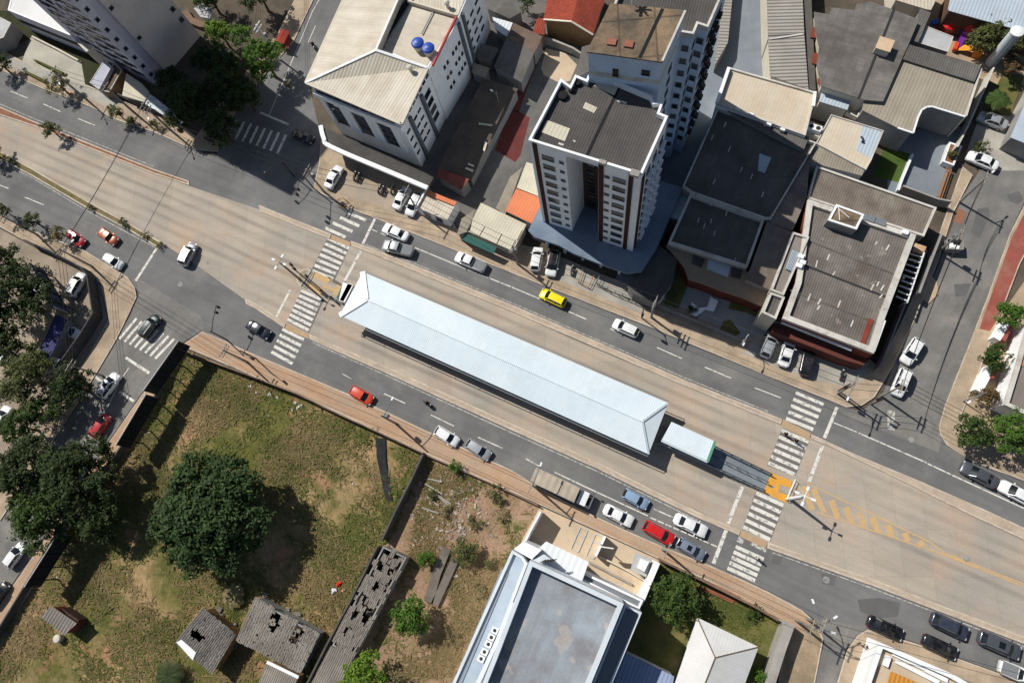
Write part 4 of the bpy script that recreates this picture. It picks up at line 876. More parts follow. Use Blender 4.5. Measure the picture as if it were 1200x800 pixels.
b = MB(); b.bar(G(1034, 375, 5.7), G(1021, 411, 5.7), .8, .5); b.build('parapet', white_trim, r2)
sk = [(980, 239), (1013, 251), (1004, 269), (970, 258)]
p_ = world(sk, 7.4); b = MB(); b.prism(p_, 5.4, 7.15, top=False); k = b.build('roof_monitor', wall_grey, r2)
b = MB(); b.ring(ccw(p_), .3, 7.15, 7.4); b.build('parapet', white_trim, k); b = MB(); b.flat(inset(p_, .29), 7.2, RA); b.build('roof', rust_roof, k)
b = MB(); m_ = G(985, 254, 7.5)
for q in ((981, 240), (995, 255), (984, 258)): b.bar(G(983, 245, 7.45), G(*q, 7.3), .1, .06)
b.build('antenna', white_trim, k)
for u, v in ((1018, 257), (1031, 261)): b = MB(); c = G(u, v, 5.8); b.box(c, (1.6, .9, .7), RA); b.build('cooling_unit', steel_grey, r2)
for u, v in ((938, 301), (940, 308), (936, 312), (1060, 273)): b = MB(); c = G(u, v, 6); b.box(c, (.8, .6, .8), RA); b.build('vent_box', white_trim, r2)
r3, p_ = bld('large_store', 'narrow grey roof strip with steel louvre beside the large brown roof', 'building', [(929, 271.5), (948.5, 277.5), (918.5, 346), (903, 340)], 6.2, wall_cream, mat('strip_roof', (134, 128, 120), (118, 112, 104), .3, .1), par=.4, pd=.28)
b = MB()
for i in range(6):
    a = Vector((929+i*1.6, 293+i*.7)); c = a+Vector((-8, 22)); b.bar(G(a.x, a.y, 6.1), G(c.x, c.y, 6.1), .12, .12)
b.build('louvre', pale_blue_roof, r3)
bld('large_store', 'small square roof box with pale rim at the end of the grey roof strip', 'building', [(903, 342), (920, 348), (909.5, 374), (893, 366)], 6.4, wall_cream, fibro, par=.5, pd=.3)
fw = thing('store_wing', 'brick red store front below the parapet, above three parked cars', 'building', (*G(960, 400).xy, 0))
q_ = [(908, 374), (930, 380), (999, 409), (1023, 417), (1012, 428), (985, 420), (905, 388)]
b = MB(); b.prism(world(q_, 3.0), -.05, 3.0); b.build('wall', mat('brick_red_band', (104, 56, 47), (88, 50, 43), .5, .12, dirt=(70, 50, 44), damt=.5), fw)
b = MB(); b.bar(G(916, 377, 4.6), G(998, 410, 4.6), .35, .3); b.build('ledge', white_trim, fw)
b = MB(); b.prism(world([(905, 374), (999, 411), (997, 414), (904, 378)], 3.05), 3.0, 4.45); b.build('fascia', dark_trim, fw)
# pergola and garden strip by the east street
pg = thing('pergola', 'white steel pergola of thin beams beside the large store, over a dark sunken yard', 'pergola', (*G(1060, 335).xy, 0))
for i in range(9):
    t = i/8; a = Vector((1066, 297)).lerp(Vector((1050, 347)), t); c = Vector((1082, 302)).lerp(Vector((1064, 353)), t)
    b = MB(); b.bar(G(*a, 3.5), G(*c, 3.5), .14, .2); b.build('beam', white_trim, pg)
b = MB(); b.bar(G(1083, 296, 3.4), G(1063, 355, 3.4), .16, .2); b.build('rail', white_trim, pg)
for q in ((1082, 300), (1064, 352), (1073, 326)): b = MB(); c = G(*q, 3.4); b.box((c.x, c.y, 1.65), (.14, .14, 3.3)); b.build('post', white_trim, pg)
b = MB(); b.prism(world([(1073, 284), (1086, 289), (1082, 298), (1069, 294)], 3.3), 3.1, 3.3, bottom=True); b.build('roof_panel', mat('rusty_panel', (196, 176, 150), (176, 112, 66), .5, .1), pg)
wall_thing('boundary_wall', 'dark low wall between the pergola yard and the east pavement', 'wall', [(1078, 300), (1052, 365), (1024, 435)], 2.2, .2, wall_grey)
wall_thing('boundary_wall', 'grey stub wall on the east pavement near the pergola', 'wall', [(1094, 282), (1080, 318), (1068, 350)], 2.6, .25, wall_grey)
sheet('garden', [(1062, 290), (1080, 300), (1030, 430), (1018, 420)], .155, mat('dark_soil', (64, 62, 44), (50, 54, 36), .5, .2))
pl = thing('planter', 'white rimmed raised planter with a bush, in the yard with the blue grey drive', 'planter', (*G(1115, 181).xy, 0))
q_ = world([(1113, 166), (1128, 171), (1118, 194), (1105, 189)], 1.2)
b = MB(); b.prism(q_, -.05, .9, top=False); b.ring(ccw(q_), .25, .9, 1.15); b.build('box', white_trim, pl); b = MB(); b.flat(inset(q_, .24), .95); b.build('soil', soil_red, pl)
wall_thing('yard_wall', 'white edge wall of the curved blue grey drive', 'wall', [(1067, 184), (1055, 212), (1050, 226)], .9, .3, white_trim)
wall_thing('yard_wall', 'grey wall with brown rails along the lower end of the blue grey drive', 'wall', [(1052, 225), (1092, 240), (1108, 243)], 2.0, .25, conc_m)
for k in range(3):
    pass
rl = thing('railing', 'three brown handrails beside the pale ramp at the drive', 'railing', (*G(1105, 215).xy, 0))
for k in range(3): b = MB(); b.bar(G(1110+k*2.5, 196+k, .8), G(1098+k*2.5, 231+k, .8), .12, .12); b.build('rail', mat('brown_rail', (150, 104, 66), None), rl)
for q in ((1111, 197), (1115, 199), (1100, 230), (1104, 232)): b = MB(); c = G(*q, .8); b.box((c.x, c.y, .36), (.1, .1, .74)); b.build('post', MATS['brown_rail'], rl)
# houses at the right edge
hs, p_ = bld('house', 'house with white parapet walls, grey roof and an orange corner, at the right edge', 'house', [(1204, 380), (1260, 392), (1260, 512), (1177, 474), (1192, 425)], 3.6, wall_white, mat('grey_taupe_roof', (132, 122, 116), (118, 110, 104), .3, .06, 5, .85, .2), par=.5, pd=.5)
roof_patch(hs, [(1199, 412), (1240, 420), (1240, 436), (1193, 428)], 3.2, orange_roof, 'roof_panel', .06)
wall_thing('garden_wall', 'white garden wall with red inner face, between the bright round bush and the darker one', 'wall', [(1172, 382), (1160, 401)], 1.8, .9, wall_white)
wall_thing('garden_wall', 'white garden wall with dark recess, between the dark bush and the reddish one', 'wall', [(1154, 433), (1139, 461)], 1.8, .9, wall_white)
for q in ([(1178, 384), (1167, 403)], [(1160, 434), (1153, 446)]):
    wall_thing('garden_wall', 'red brick inner wall of a garden near the white wall ' + ('by the bright round bush' if q[0][0] == 1178 else 'by the reddish bush'), 'wall', q, 1.9, .5, mat('red_render', (160, 84, 70), (140, 74, 62), .5, .1))
# silver tank tower
tk = thing('water_tower', 'tall slender silver cylinder water tank beside the playground tree', 'water tank', (*G(1161, 74).xy, 0))
c = G(1161, 74); b = MB(); b.lathe(c, [(.85, -.05), (.85, 7.0)], 24); b.build('tank', mat('tank_silver', (206, 212, 216), (194, 200, 206), .5, .04, 5, .45, .5), tk, smooth=False)
b = MB(); b.lathe(c, [(.95, 7.0), (.95, 7.18), (.5, 7.3), (.1, 7.34)], 24); b.build('lid', white_trim, tk)
b = MB()
for z in [i*.35 for i in range(20)]: b.bar((c.x-.3, c.y-.95, z+.2), (c.x+.3, c.y-.95, z+.2), .05, .05)
b.bar((c.x-.3, c.y-.95, 0), (c.x-.3, c.y-.95, 7.2), .06, .06); b.bar((c.x+.3, c.y-.95, 0), (c.x+.3, c.y-.95, 7.2), .06, .06); b.build('ladder', steel_grey, tk)
# ------------------------------------------------------------------ bus station on the busway
HS = 3.7
ro = [G(425, 318.5, HS), G(783, 472, HS), G(760, 532, HS), G(398, 369.5, HS)]
sta = thing('bus_station', 'long white ribbed hip roofed bus station on the concrete busway between two crossings', 'bus station', (*centre(ro).xy, 0))
r1_, r2_ = G(429, 350.5, HS+.75), G(753, 493.5, HS+.75)
fl = lambda q: q.copy()
b = MB()
b.slope([ro[0], ro[1], r2_, r1_]); b.slope([ro[2], ro[3], r1_, r2_]); b.slope([ro[3], ro[0], r1_]); b.slope([ro[1], ro[2], r2_])
dz = Vector((0, 0, .18))
for i in range(4): b.face([ro[i]-dz, ro[(i+1) % 4]-dz, ro[(i+1) % 4], ro[i]])
b.flat([q.to_2d().to_3d() for q in ro], HS-.18, up=False)
rf = b.build('roof', station_roof_m, sta)
b = MB(); up = Vector((0, 0, .05))
b.bar(r1_+up, ro[0]+up, .85, .12); b.bar(r1_+up, ro[3]+up, .85, .12); b.build('hip_cap', white_trim, rf)
b = MB(); b.bar(r2_+up, ro[1]+up, .3, .1); b.bar(r2_+up, ro[2]+up, .3, .1); b.build('hip_cap', mat('zinc', (176, 186, 192), None, .5, .04), rf)
b = MB(); b.bar(r1_+up, r2_+up, .25, .08); b.build('ridge_cap', station_roof_m, rf)
cN = (ro[1]-ro[0]).normalized(); cW = (ro[3]-ro[0]).normalized()
fl0 = [q.to_2d().to_3d() for q in ro]
for i, j, o_ in ((2, 3, cW), (0, 1, -cW)):
    b = MB(); a, c = ro[i]+o_*.3-dz*.6, ro[j]+o_*.3-dz*.6; b.bar(a, c, .1, .12)
    for k in range(13): q = a.lerp(c, k/12); b.bar(q, q-o_*.35, .05, .05)
    b.build('gutter', steel_grey, sta)
plat = inset(fl0, 1.3)
b = MB(); b.prism(plat, .0, .95); b.build('platform', conc_m, sta)
b = MB(); b.prism(inset(fl0, 2.4), .951, .96); b.build('floor', pave_grey, sta)
for s, (i, j) in enumerate(((0, 1), (2, 3))):
    a0, a1 = ccw(plat)[0], ccw(plat)[1]
    pa, pb_ = (ro[i].lerp(ro[3-i] if i == 0 else ro[1], .16), ro[j].lerp(ro[2] if i == 0 else ro[0], .16))
    pa = pa+cN*(1.5 if i == 0 else -1.5); pb_ = pb_-cN*(1.5 if i == 0 else -1.5)
    b = MB()
    for k in range(14): q = pa.lerp(pb_, k/13); b.box((q.x, q.y, 2.45), (.18, .18, 2.95), RA)
    for k in range(14):
        q = pa.lerp(pb_, k/13); bb = MB(); bb.box((q.x, q.y, 2.44), (.18, .18, 2.94), RA); bb.build('post', steel_grey, sta)
    bb = MB(); bb.bar((pa.x, pa.y, 1.9), (pb_.x, pb_.y, 1.9), .06, 1.8); bb.build('glass_screen', glass_m, sta)
# small canopy and ramp at the east end
cn = [G(787, 494, 3.2), G(838, 517, 3.2), G(829, 541, 3.2), G(775, 516, 3.2)]
b = MB(); b.prism([q.to_2d().to_3d() for q in cn], 3.05, 3.2, ang=ang2(cn[0], cn[1]), bottom=True); cano = b.build('canopy', station_roof_m, sta)
b = MB(); b.bar(cn[1]+Vector((0, 0, -.05)), cn[2]+Vector((0, 0, -.05)), .35, .3); b.build('canopy_edge', mat('green_edge', (88, 140, 112), None, .5, .05), cano)
b = MB(); b.bar(cn[3]+Vector((0, 0, -.1)), cn[2]+Vector((0, 0, -.1)), .3, .3); b.build('canopy_edge', mat('zinc', (1, 1, 1)), cano)
for k in range(4):
    for t in (.08, .92):
        a = cn[0].lerp(cn[1], t); c = cn[3].lerp(cn[2], t); q = a.lerp(c, .1 if k % 2 else .9)
        if k < 2: b = MB(); b.box((q.x, q.y, 1.5), (.12, .12, 3.05), RA); b.build('post', steel_grey, sta)
R0 = [G(777, 497).lerp(G(777, 497), 0), G(763, 523)]
rp = [G(783, 500), G(903, 556), G(895, 575), G(771, 519)]
zr = [.95, .06, .06, .95]
mid0, mid1 = rp[0].lerp(rp[1], .42), rp[3].lerp(rp[2], .42)
ramp_m = mat('ramp_surface', (128, 136, 142), (114, 122, 128), .4, .06)
b = MB()
T = [Vector((rp[0].x, rp[0].y, .95)), Vector((mid0.x, mid0.y, .95)), Vector((rp[1].x, rp[1].y, .05)), Vector((rp[2].x, rp[2].y, .05)), Vector((mid1.x, mid1.y, .95)), Vector((rp[3].x, rp[3].y, .95))]
b.slope([T[0], T[1], T[4], T[5]]); b.slope([T[1], T[2], T[3], T[4]])
for s in ((0, 1, 2), (5, 4, 3)):
    for i, j in zip(s, s[1:]): b.face([(T[i].x, T[i].y, .0), (T[j].x, T[j].y, .0), T[j], T[i]])
b.build('ramp', ramp_m, sta)
zoff = Vector((0, 0, 1.0))
for s, nm in (((0, 1, 2), 1), ((5, 4, 3), -1), ):
    b = MB()
    for i, j in zip(s, s[1:]):
        b.bar(T[i]+zoff, T[j]+zoff, .1, .08); b.bar(T[i]+zoff*.5, T[j]+zoff*.5, .06, .06)
        for k in range(7): q = T[i].lerp(T[j], k/6); b.bar(q, q+zoff, .06, .06)
    b.build('railing', dark_trim, sta)
    b = MB()
    for i, j in zip(s, s[1:]): b.bar(T[i]+Vector((0, 0, .1)), T[j]+Vector((0, 0, .1)), .22, .24)
    b.build('ramp_kerb', mat('zinc', (1, 1, 1)), sta)
b = MB(); c0, c1 = (T[1]+T[4])/2, (T[2]+T[3])/2; b.bar(c0+zoff, c1+zoff, .08, .08)
for k in range(7): q = c0.lerp(c1, k/6); b.bar(q, q+zoff, .06, .06)
b.build('railing', dark_trim, sta)
# west end: entrance box and ramp
b = MB(); b.slope([G(402, 330.5, 2.6), G(413, 334, 2.6), G(402, 354, 2.6), G(397, 352, 2.6)]); b.prism(world([(408, 331.5), (414, 334), (404, 354), (398, 351.5)], 2.6), .05, 2.6); b.build('entrance_box', white_trim, sta)
b = MB(); b.prism(world([(403, 329.5), (408, 332), (398, 351), (394, 349)], 2.5), .05, 2.5); b.build('entrance_screen', teal_m, sta)
b = MB(); b.prism([q.to_2d().to_3d() for q in GP([(405, 331), (420, 338), (411, 357), (397, 351)])], .02, .96); b.build('platform', conc_m, sta)
def guard(label, pts, h=1.0, m=None, group=None, z0=0):
    q = GP(pts); t = thing('railing', label, 'railing', (q[0].x, q[0].y, 0), group=group)
    for a, c in zip(q, q[1:]):
        n = max(1, int((c-a).length/1.2)); b = MB()
        b.bar(a+Vector((0, 0, h)), c+Vector((0, 0, h)), .07, .07); b.bar(a+Vector((0, 0, h*.55)), c+Vector((0, 0, h*.55)), .05, .05)
        for k in range(n+1): p_ = a.lerp(c, k/n); b.bar(p_+Vector((0, 0, z0)), p_+Vector((0, 0, h)), .06, .06)
        b.build('guard_rail', m or dark_trim, t)
    return t
guard('dark guard rail on the upper side of the yellow marked ramp at the west crossing', [(386, 326), (399, 333)])
guard('dark guard rail on the lower side of the yellow marked ramp at the west crossing', [(378, 346), (390, 350), (402, 356)])
guard('white guard rail at the median nose of the east crossing, beside the tall pole', [(930, 562), (920, 585)], 1.0, white_trim)
guard('pale guard rail at the rounded median nose of the west crossing', [(365, 316), (355, 335)], 1.0, mat('zinc', (1, 1, 1)))
# rounded noses of the island
b = MB()
cx = G(356, 324); pts = [G(366, 316), G(362, 315), G(356, 315.5), (G(350, 320)), G(347.5, 327), G(349, 332), G(353, 336)]
sl_ = [q.to_2d().to_3d() for q in pts]; b.prism(sl_, 0, .14); b.ring(ccw(sl_), .25, .01, .16, 1)
struct('median_island', b, [mat('island_weeds', (128, 118, 84), (150, 136, 108), .8, .2), kerb_m])
b = MB(); sl_ = [q.to_2d().to_3d() for q in GP([(931, 561), (937, 569), (944, 580), (938, 584), (920, 586)])]; b.prism(sl_, 0, .14); b.ring(ccw(sl_), .25, .01, .16, 1)
struct('median_island', b, [med_c, kerb_m])

# ------------------------------------------------------------------ bottom: hall with the membrane roof
hm = [(621, 656), (731, 707), (688, 812), (640, 850), (545, 850), (578, 768)]
hall, p_ = bld('hall_building', 'large hall with stained silver grey flat roof and white parapets', 'building', hm, 12.5, wall_white, membrane, par=1.5, pd=.55, capm=mat('pale_parapet', (200, 208, 214), (190, 198, 204), .3, .04))
ter, p_ = bld('hall_building', 'lower pale blue terrace roof with fan units, left of the big hall', 'building', [(600, 644), (613, 652), (618, 660), (577, 768), (543, 850), (508, 850), (530, 800)], 9.0, wall_white, mat('terrace_roof', (168, 180, 192), (156, 170, 184), .25, .05, 5, .6, .3, dirt=(140, 146, 152), damt=.5), par=.5, pd=.35, capm=MATS['pale_parapet'], edge=(3, 2))
led = world([(732, 708), (752, 717), (716, 802), (700, 850), (689, 812)], 9.5)
b = MB(); b.prism(led, -.04, 9.5); b.build('ledge', steel_grey, hall)
b = MB(); b.ring(ccw(led), .25, 9.5, 9.8); b.build('parapet', MATS['pale_parapet'], hall)
b = MB(); b.bar(G(603, 706, 9.1), G(560, 800, 9.1), .5, .35); b.build('pipe_duct', MATS['pale_parapet'], hall)
b = MB(); b.bar(G(592, 668, 8.6), G(536, 800, 8.6), 1.0, .12); b.build('walkway', mat('walkway_grey', (132, 142, 154), None, .5, .05), ter)
for i, (u, v) in enumerate(((580, 738), (576, 746), (572.5, 754), (568, 763), (564, 771))):
    b = MB(); c = G(u, v, 8.9); b.box((c.x, c.y, 8.8), (.85, .75, .6), RA); o = b.build('fan_unit', white_trim, ter)
    bb = MB(); bb.lathe((c.x, c.y, 9.1), [(.22, 0), (.22, .04)], 14); bb.build('fan_grille', dark_trim, o)
b = MB(); b.prism(world([(613.5, 634), (634.5, 644), (623, 655), (602, 643)], 9.2), .0, 9.2); b.build('corner_block', wall_white, ter)
aw, p_ = bld('porch_roof', 'white ribbed porch roof in front of the big hall', 'porch', [(640, 634), (690, 658), (682, 681), (668, 676), (622, 656), (629, 644)], 7.4, wall_white, mat('porch_white', (216, 219, 221), (208, 213, 216), .3, .03, 5, .55, .4, uv=True, corr=.8, cdepth=.012), par=0, over=.6, edge=(0, 1))
gl, p_ = bld('porch_roof', 'narrow grey gutter roof with white rim running along the hall front', 'porch', [(682, 669), (754, 703), (749, 714), (680, 679)], 6.2, wall_white, steel_grey, par=.35, pd=.28, capm=white_trim)
for i in range(5):
    b = MB(); b.bar(G(633+i*3, 659-i*.2, 10.3), G(640+i*3, 655.5-i*.2, 10.3), .14, .1); b.build('slat', dark_trim, aw)
b = MB(); b.prism(world([(625, 656), (637, 649), (646, 655), (634, 662)], 10.0), 7.3, 10.0, bottom=True); b.build('corner_cap', MATS['pale_parapet'], aw)
wall_thing('boundary_wall', 'white boundary wall on the left of the hall forecourt, dark on its shaded side', 'wall', [(636, 600), (624, 622), (613, 645)], 3.6, .25, wall_white)
wall_thing('boundary_wall', 'broad white boundary wall on the right of the hall forecourt', 'wall', [(768, 657), (759, 678), (748, 705)], 3.2, .8, wall_white)
wall_thing('yard_wall', 'short white wall dividing the hall forecourt', 'wall', [(709, 628), (698, 651)], 2.4, .3, wall_white)
wall_thing('yard_wall', 'low beige inner wall along the lower terrace of the hall forecourt', 'wall', [(702, 651), (730, 665), (756, 680)], .8, .2, wall_cream)
wall_thing('yard_wall', 'thin dark edged step wall below the low beige inner wall', 'wall', [(690, 658), (740, 684)], .6, .25, conc_m)
cab, p_ = bld('guard_house', 'small grey guard house with white roof box by the right forecourt wall', 'guard house', [(744, 647), (764, 655), (757, 676), (739, 667)], 2.8, wall_grey, mat('pale_slab', (1, 1, 1)), par=0, over=.15)
b = MB(); b.prism(world([(751, 654), (761, 658), (755, 670), (747, 665)], 3.5), 2.8, 3.5); b.build('roof_box', white_trim, cab)
sgn = thing('sign_board', 'blank sign board on a thin post beside the dividing wall of the hall forecourt', 'sign', G(704, 637))
c = G(704, 637); b = MB(); b.tube([(c.x, c.y, 0), (c.x, c.y, 4.2)], .08); b.build('post', steel_grey, sgn)
b = MB(); b.box((c.x+.7, c.y-.35, 4.4), (1.9, .12, 1.2), RA+.3); b.build('board', white_trim, sgn)
for k, (u, v) in enumerate(((679, 632), (697, 640))):
    g_ = thing('steel_frame', 'thin white steel frame lying on the forecourt ' + ('in its middle' if k == 0 else 'next to the short dividing wall'), 'frame', G(u, v), RA)
    b = MB()
    for s in (-.55, .55): b.bar((-.25*s, -1.6, .1), (-.25*s, 1.6, .1), .06, .06) if 0 else b.bar((s, -1.6, .12), (s, 1.6, .12), .08, .08)
    for y in (-1.6, -.5, .6, 1.6): b.bar((-.55, y, .12), (.55, y, .12), .08, .08)
    for y in (-1.6, 1.6):
        for s in (-.55, .55): b.bar((s, y, 0), (s, y, .1), .08, .08)
    b.build('frame', mat('zinc', (1, 1, 1)), g_, loc=(0, 0, 0))
bush_m = None
# white hip roofed house and shade-tinted roof beside it
hh = thing('house', 'house with white hipped metal roof beside the shaded court, at the bottom edge', 'house', (*G(840, 772).xy, 0))
E_ = [G(817, 723, 3.6), G(889, 757.5, 3.6), G(862, 830, 3.6), G(782, 826, 3.6), G(789, 792, 3.6)]
apx = G(838, 770, 5.0); apx2 = G(815, 828, 5.0)
b = MB(); b.slope([E_[0], E_[1], apx]); b.slope([E_[1], E_[2], apx2, apx]); b.slope([E_[3], E_[0], apx, apx2], along=(E_[0]-E_[3]))
b.build('roof', mat('hip_white', (204, 204, 202), (194, 194, 192), .3, .04, 5, .7, .3, uv=True, corr=.4, cdepth=.004, dirt=(168, 166, 160), damt=.4), hh)
b = MB(); b.prism(inset([E_[0], E_[1], E_[2], E_[3]], .5), -.05, 3.55, top=False); b.build('wall', wall_white, hh)
b = MB(); up = Vector((0, 0, .03))
for q in (E_[0], E_[1], apx2): b.bar(apx+up, q+up, .12, .06)
b.build('ridge_cap', wood_m, hh)
bld('shed', 'annex with metal roof coloured shade-blue, between the big hall and the white hipped house', 'shed', [(729, 762), (790, 792), (778, 850), (690, 850), (708, 806)], 3.4, wall_white, shade_blue_roof_m, par=0, over=.1)
wall_thing('boundary_wall', 'brown stained street wall between the forecourt and the corner of the south side street', 'wall', [(771, 654), (800, 668), (838, 687), (880, 708), (908, 724)], 1.9, .3, mat('stained_wall', (128, 106, 86), (104, 86, 70), .5, .15, dirt=(76, 62, 50), damt=.6))
wall_thing('boundary_wall', 'grey concrete wall beside the south side street, going down from its corner', 'wall', [(920, 727), (909, 757), (893, 808), (885, 840)], 2.6, 1.2, conc_m)
dp = thing('timber_pile', 'pile of reddish timber planks by the brown street wall', 'timber', (*G(843, 693).xy, 0), RA)
for i in range(5): b = MB(); b.box((RR.uniform(-.6, .6), -.6+i*.28, .1+.03*(i % 2)), (4.4, .22, .14), RR.uniform(-.06, .06)); b.build('plank', mat('timber_red', (150, 96, 72), (128, 82, 62), .6, .15), dp, loc=(0, 0, 0))
cr, p_ = bld('corner_building', 'corner building with white parapet and beige terrace, at the bottom right', 'building', [(1031, 752), (1116, 789), (1135, 800), (1120, 850), (998, 850)], 4.2, wall_white, mat('terrace_beige', (192, 176, 152), (180, 164, 142), .4, .06), par=.9, pd=.55, capm=white_trim)
roof_patch(cr, [(1044, 786), (1080, 801), (1062, 850), (1024, 850)], 3.6, mat('ochre_sheet', (196, 136, 56), (182, 126, 56), .4, .06, 5, .8, .2, uv=True, corr=.5, cdepth=.02), 'roof_sheet', .5)
for a, c in (((1046, 765), (1084, 783)), ((1084, 784), (1110, 797)), ((1050, 774), (1100, 799))): roof_bar(cr, a, c, 3.5, .5, .3, white_trim, 'pipe_duct')
b = MB(); c = G(1039, 774, 3.6); b.box((c.x, c.y, 3.6), (.6, 1.3, .5), RA); b.build('cooling_unit', white_trim, cr)

# ------------------------------------------------------------------ ruins in the field
def ruin(label, px, h, m, holes, rafters=None, wm=None, ph=.0):
    """roof sheet with real holes: drawn as a grid of sheets with some missing"""
    p = world(px, h); t = thing('ruined_house', label, 'ruin', (*centre(p).xy, 0))
    a, b_, c_, d_ = p[:4]; NU, NV, miss = holes
    for i in range(NU):
        pass
    b = MB(); R_ = random.Random(len(label))
    P_ = lambda s, q: (a.lerp(b_, s)).lerp(d_.lerp(c_, s), q)
    if miss:
        NU, NV = NU*3, NV*3; f3 = {(i, j) for i in range(NU) for j in range(NV) if (i//3, j//3) in miss and R_.random() < .86} | {(i, j) for i in range(NU) for j in range(NV) if any(((i+a)//3, (j+e)//3) in miss for a, e in ((1, 0), (-1, 0), (0, 1), (0, -1))) and R_.random() < .3} | {(i, j) for i in range(NU) for j in range(NV) if R_.random() < .02}
        miss = f3
    jo = [[0 if i in (0, NU) else R_.uniform(-.2, .2)/NU for i in range(NU+1)] for j in range(NV)]
    for i in range(NU):
        for j in range(NV):
            if (i, j) in miss: continue
            z = h+R_.uniform(-.03, .03)+(.03 if (i+j) % 2 else 0)
            k = .008
            a0, a1 = (i/NU-k+jo[j][i], (i+1)/NU+k+jo[j][i+1]) if miss else (i/NU-k, (i+1)/NU+k); e0, e1 = (R_.uniform(-.25, .25)/NV, R_.uniform(-.25, .25)/NV) if miss and ((i, j+1) in miss) else (0, 0)
            q = [P_(a0, j/NV-k), P_(a1, j/NV-k), P_(a1, (j+1)/NV+k+e0), P_(a0, (j+1)/NV+k+e1)]
            sk_ = R_.uniform(-.07, .07)
            b.prism([Vector((v.x+sk_, v.y+sk_, 0)) for v in q], z-.05, z, ang=ang2(a, b_), bottom=True)
    b.build('roof', m, t)
    if miss:
        W_ = MB()
        for _ in range(40): q_ = P_(R_.random(), R_.random()); W_.box((q_.x, q_.y, .15+R_.random()*.4), (R_.uniform(.4, 1.4), R_.uniform(.3, .8), .06), 0, 0, Matrix.Rotation(R_.uniform(0, 3), 4, 'Z') @ Matrix.Rotation(R_.uniform(-.5, .5), 4, 'X'))
        o_ = W_.build('fallen_sheets', m, t); o_['kind'] = 'stuff'
    W_ = MB(); W_.ring(ccw(inset(p, .25)), .2, -.05, h-.09); W_.build('wall', wm or wall_grey, t)
    W_ = MB(); W_.flat(inset(p, .4), .03); W_.build('floor', mat('ruin_floor', (64, 54, 46), (52, 46, 40), .5, .2), t)
    n = holes[0]*2
    for i in range(1, n, 2):
        r_ = MB(); r_.bar(P_(i/n, .02)+Vector((0, 0, -.16)), P_(i/n, .98)+Vector((0, 0, -.16)), .12, .14); r_.build('rafter', rafters or wood_m, t)
    for j in (1, 2, 3):
        r_ = MB(); r_.bar(P_(.02, j/4)+Vector((0, 0, -.3)), P_(.98, j/4)+Vector((0, 0, -.3)), .12, .12); r_.build('batten', rafters or wood_m, t)
    return t
fr_old = mat('old_fibre_roof', (146, 139, 130), (118, 112, 105), .3, .14, 5, .95, .1, uv=True, corr=.3, cdepth=.03, tile=(1.1, 2.4, .5, .02, .8), tvar=.14, dirt=(92, 86, 80), damt=.7, dscale=.3)
rowh = ruin('long collapsed shed row with many holes in its grey roof', [(448, 637), (479, 652), (413, 772), (386, 757)], 2.4, fr_old,
     (5, 13, {(0, 0), (1, 0), (3, 0), (4, 0), (0, 1), (2, 1), (4, 1), (1, 2), (3, 2), (4, 3), (0, 3), (2, 4), (4, 4), (0, 6), (1, 6), (4, 6), (0, 7), (2, 7), (3, 7), (4, 7), (1, 8), (3, 8), (1, 10), (4, 11), (0, 12)}))
ruin('lower end of the shed row with intact dark grey roof', [(387, 757), (413, 771), (392, 815), (362, 805)], 2.4, fr_old, (2, 3, set()))
ruin('ruined house with two long roof holes showing red rafters', [(300, 699), (374, 742), (352, 788), (277, 750)], 3.0, fr_old, (9, 6, {(3, 0), (3, 1), (3, 2), (6, 0), (6, 1), (6, 2)}), mat('rafter_red', (120, 62, 50), None, .5, .1), wall_grey)
ruin('small ruined house with a ragged orange hole in its striped grey roof', [(238, 712), (276, 743), (248, 789), (206, 752)], 3.0, mat('striped_roof', (124, 120, 114), (104, 100, 96), .3, .12, 5, .95, .1, uv=True, corr=.45, cdepth=.05, tile=(2.2, 1.1, .5, .02, .8), tvar=.1), (7, 6, {(1, 3), (2, 3)}), wood_m, wall_tan)
for nm, q, z in (('roof_sheet', [(207, 752), (213, 749), (230, 764), (226, 773)], 3.1),):
    t = thing('loose_sheet', 'bent white sheet on the lower corner of the small ruined house', 'sheet', G(216, 760, 3.05)); b = MB(); b.prism(world(q, 3.1), 3.06, 3.16, bottom=True); b.build('sheet', white_trim, t)
h3, p_ = bld('ruined_house', 'low annex with pale grey roof below the house with red rafters', 'ruin', [(313, 776), (349, 793), (338, 830), (290, 830)], 2.8, wall_tan, fr_old, par=0, over=.1)
b = MB(); b.bar(G(313, 775, 2.9), G(350, 793, 2.9), .4, .2); b.build('flashing', white_trim, h3)
hut, p_ = bld('hut', 'tiny brick hut with grey sheet roof alone in the lower left of the field', 'hut', [(61, 710), (90, 730), (75, 744), (47, 722)], 2.6, brick_m, mat('hut_roof', (134, 128, 120), (118, 112, 106), .3, .1, 5, .9, .15, uv=True, corr=.5, cdepth=.04, tile=(1.4, 3, .5, .04, .8), tvar=.14), par=0, over=.1)
b = MB(); b.prism(world([(72, 712), (92, 726), (91, 732), (88, 731)], 1.9), -.05, 1.9); b.build('lean_to', mat('dark_brick', (78, 56, 48), (66, 48, 42), .5, .12), hut)
tkk = thing('water_tank', 'round pale water tank beside the tiny hut in the field', 'water tank', (*G(72, 747).xy, 0)); b = MB(); c = G(72, 747); b.lathe(c, [(.5, -.02), (.6, .9), (.62, .92), (.5, 1.05), (.1, 1.1)], 18); b.build('tank', tank_pale, tkk)

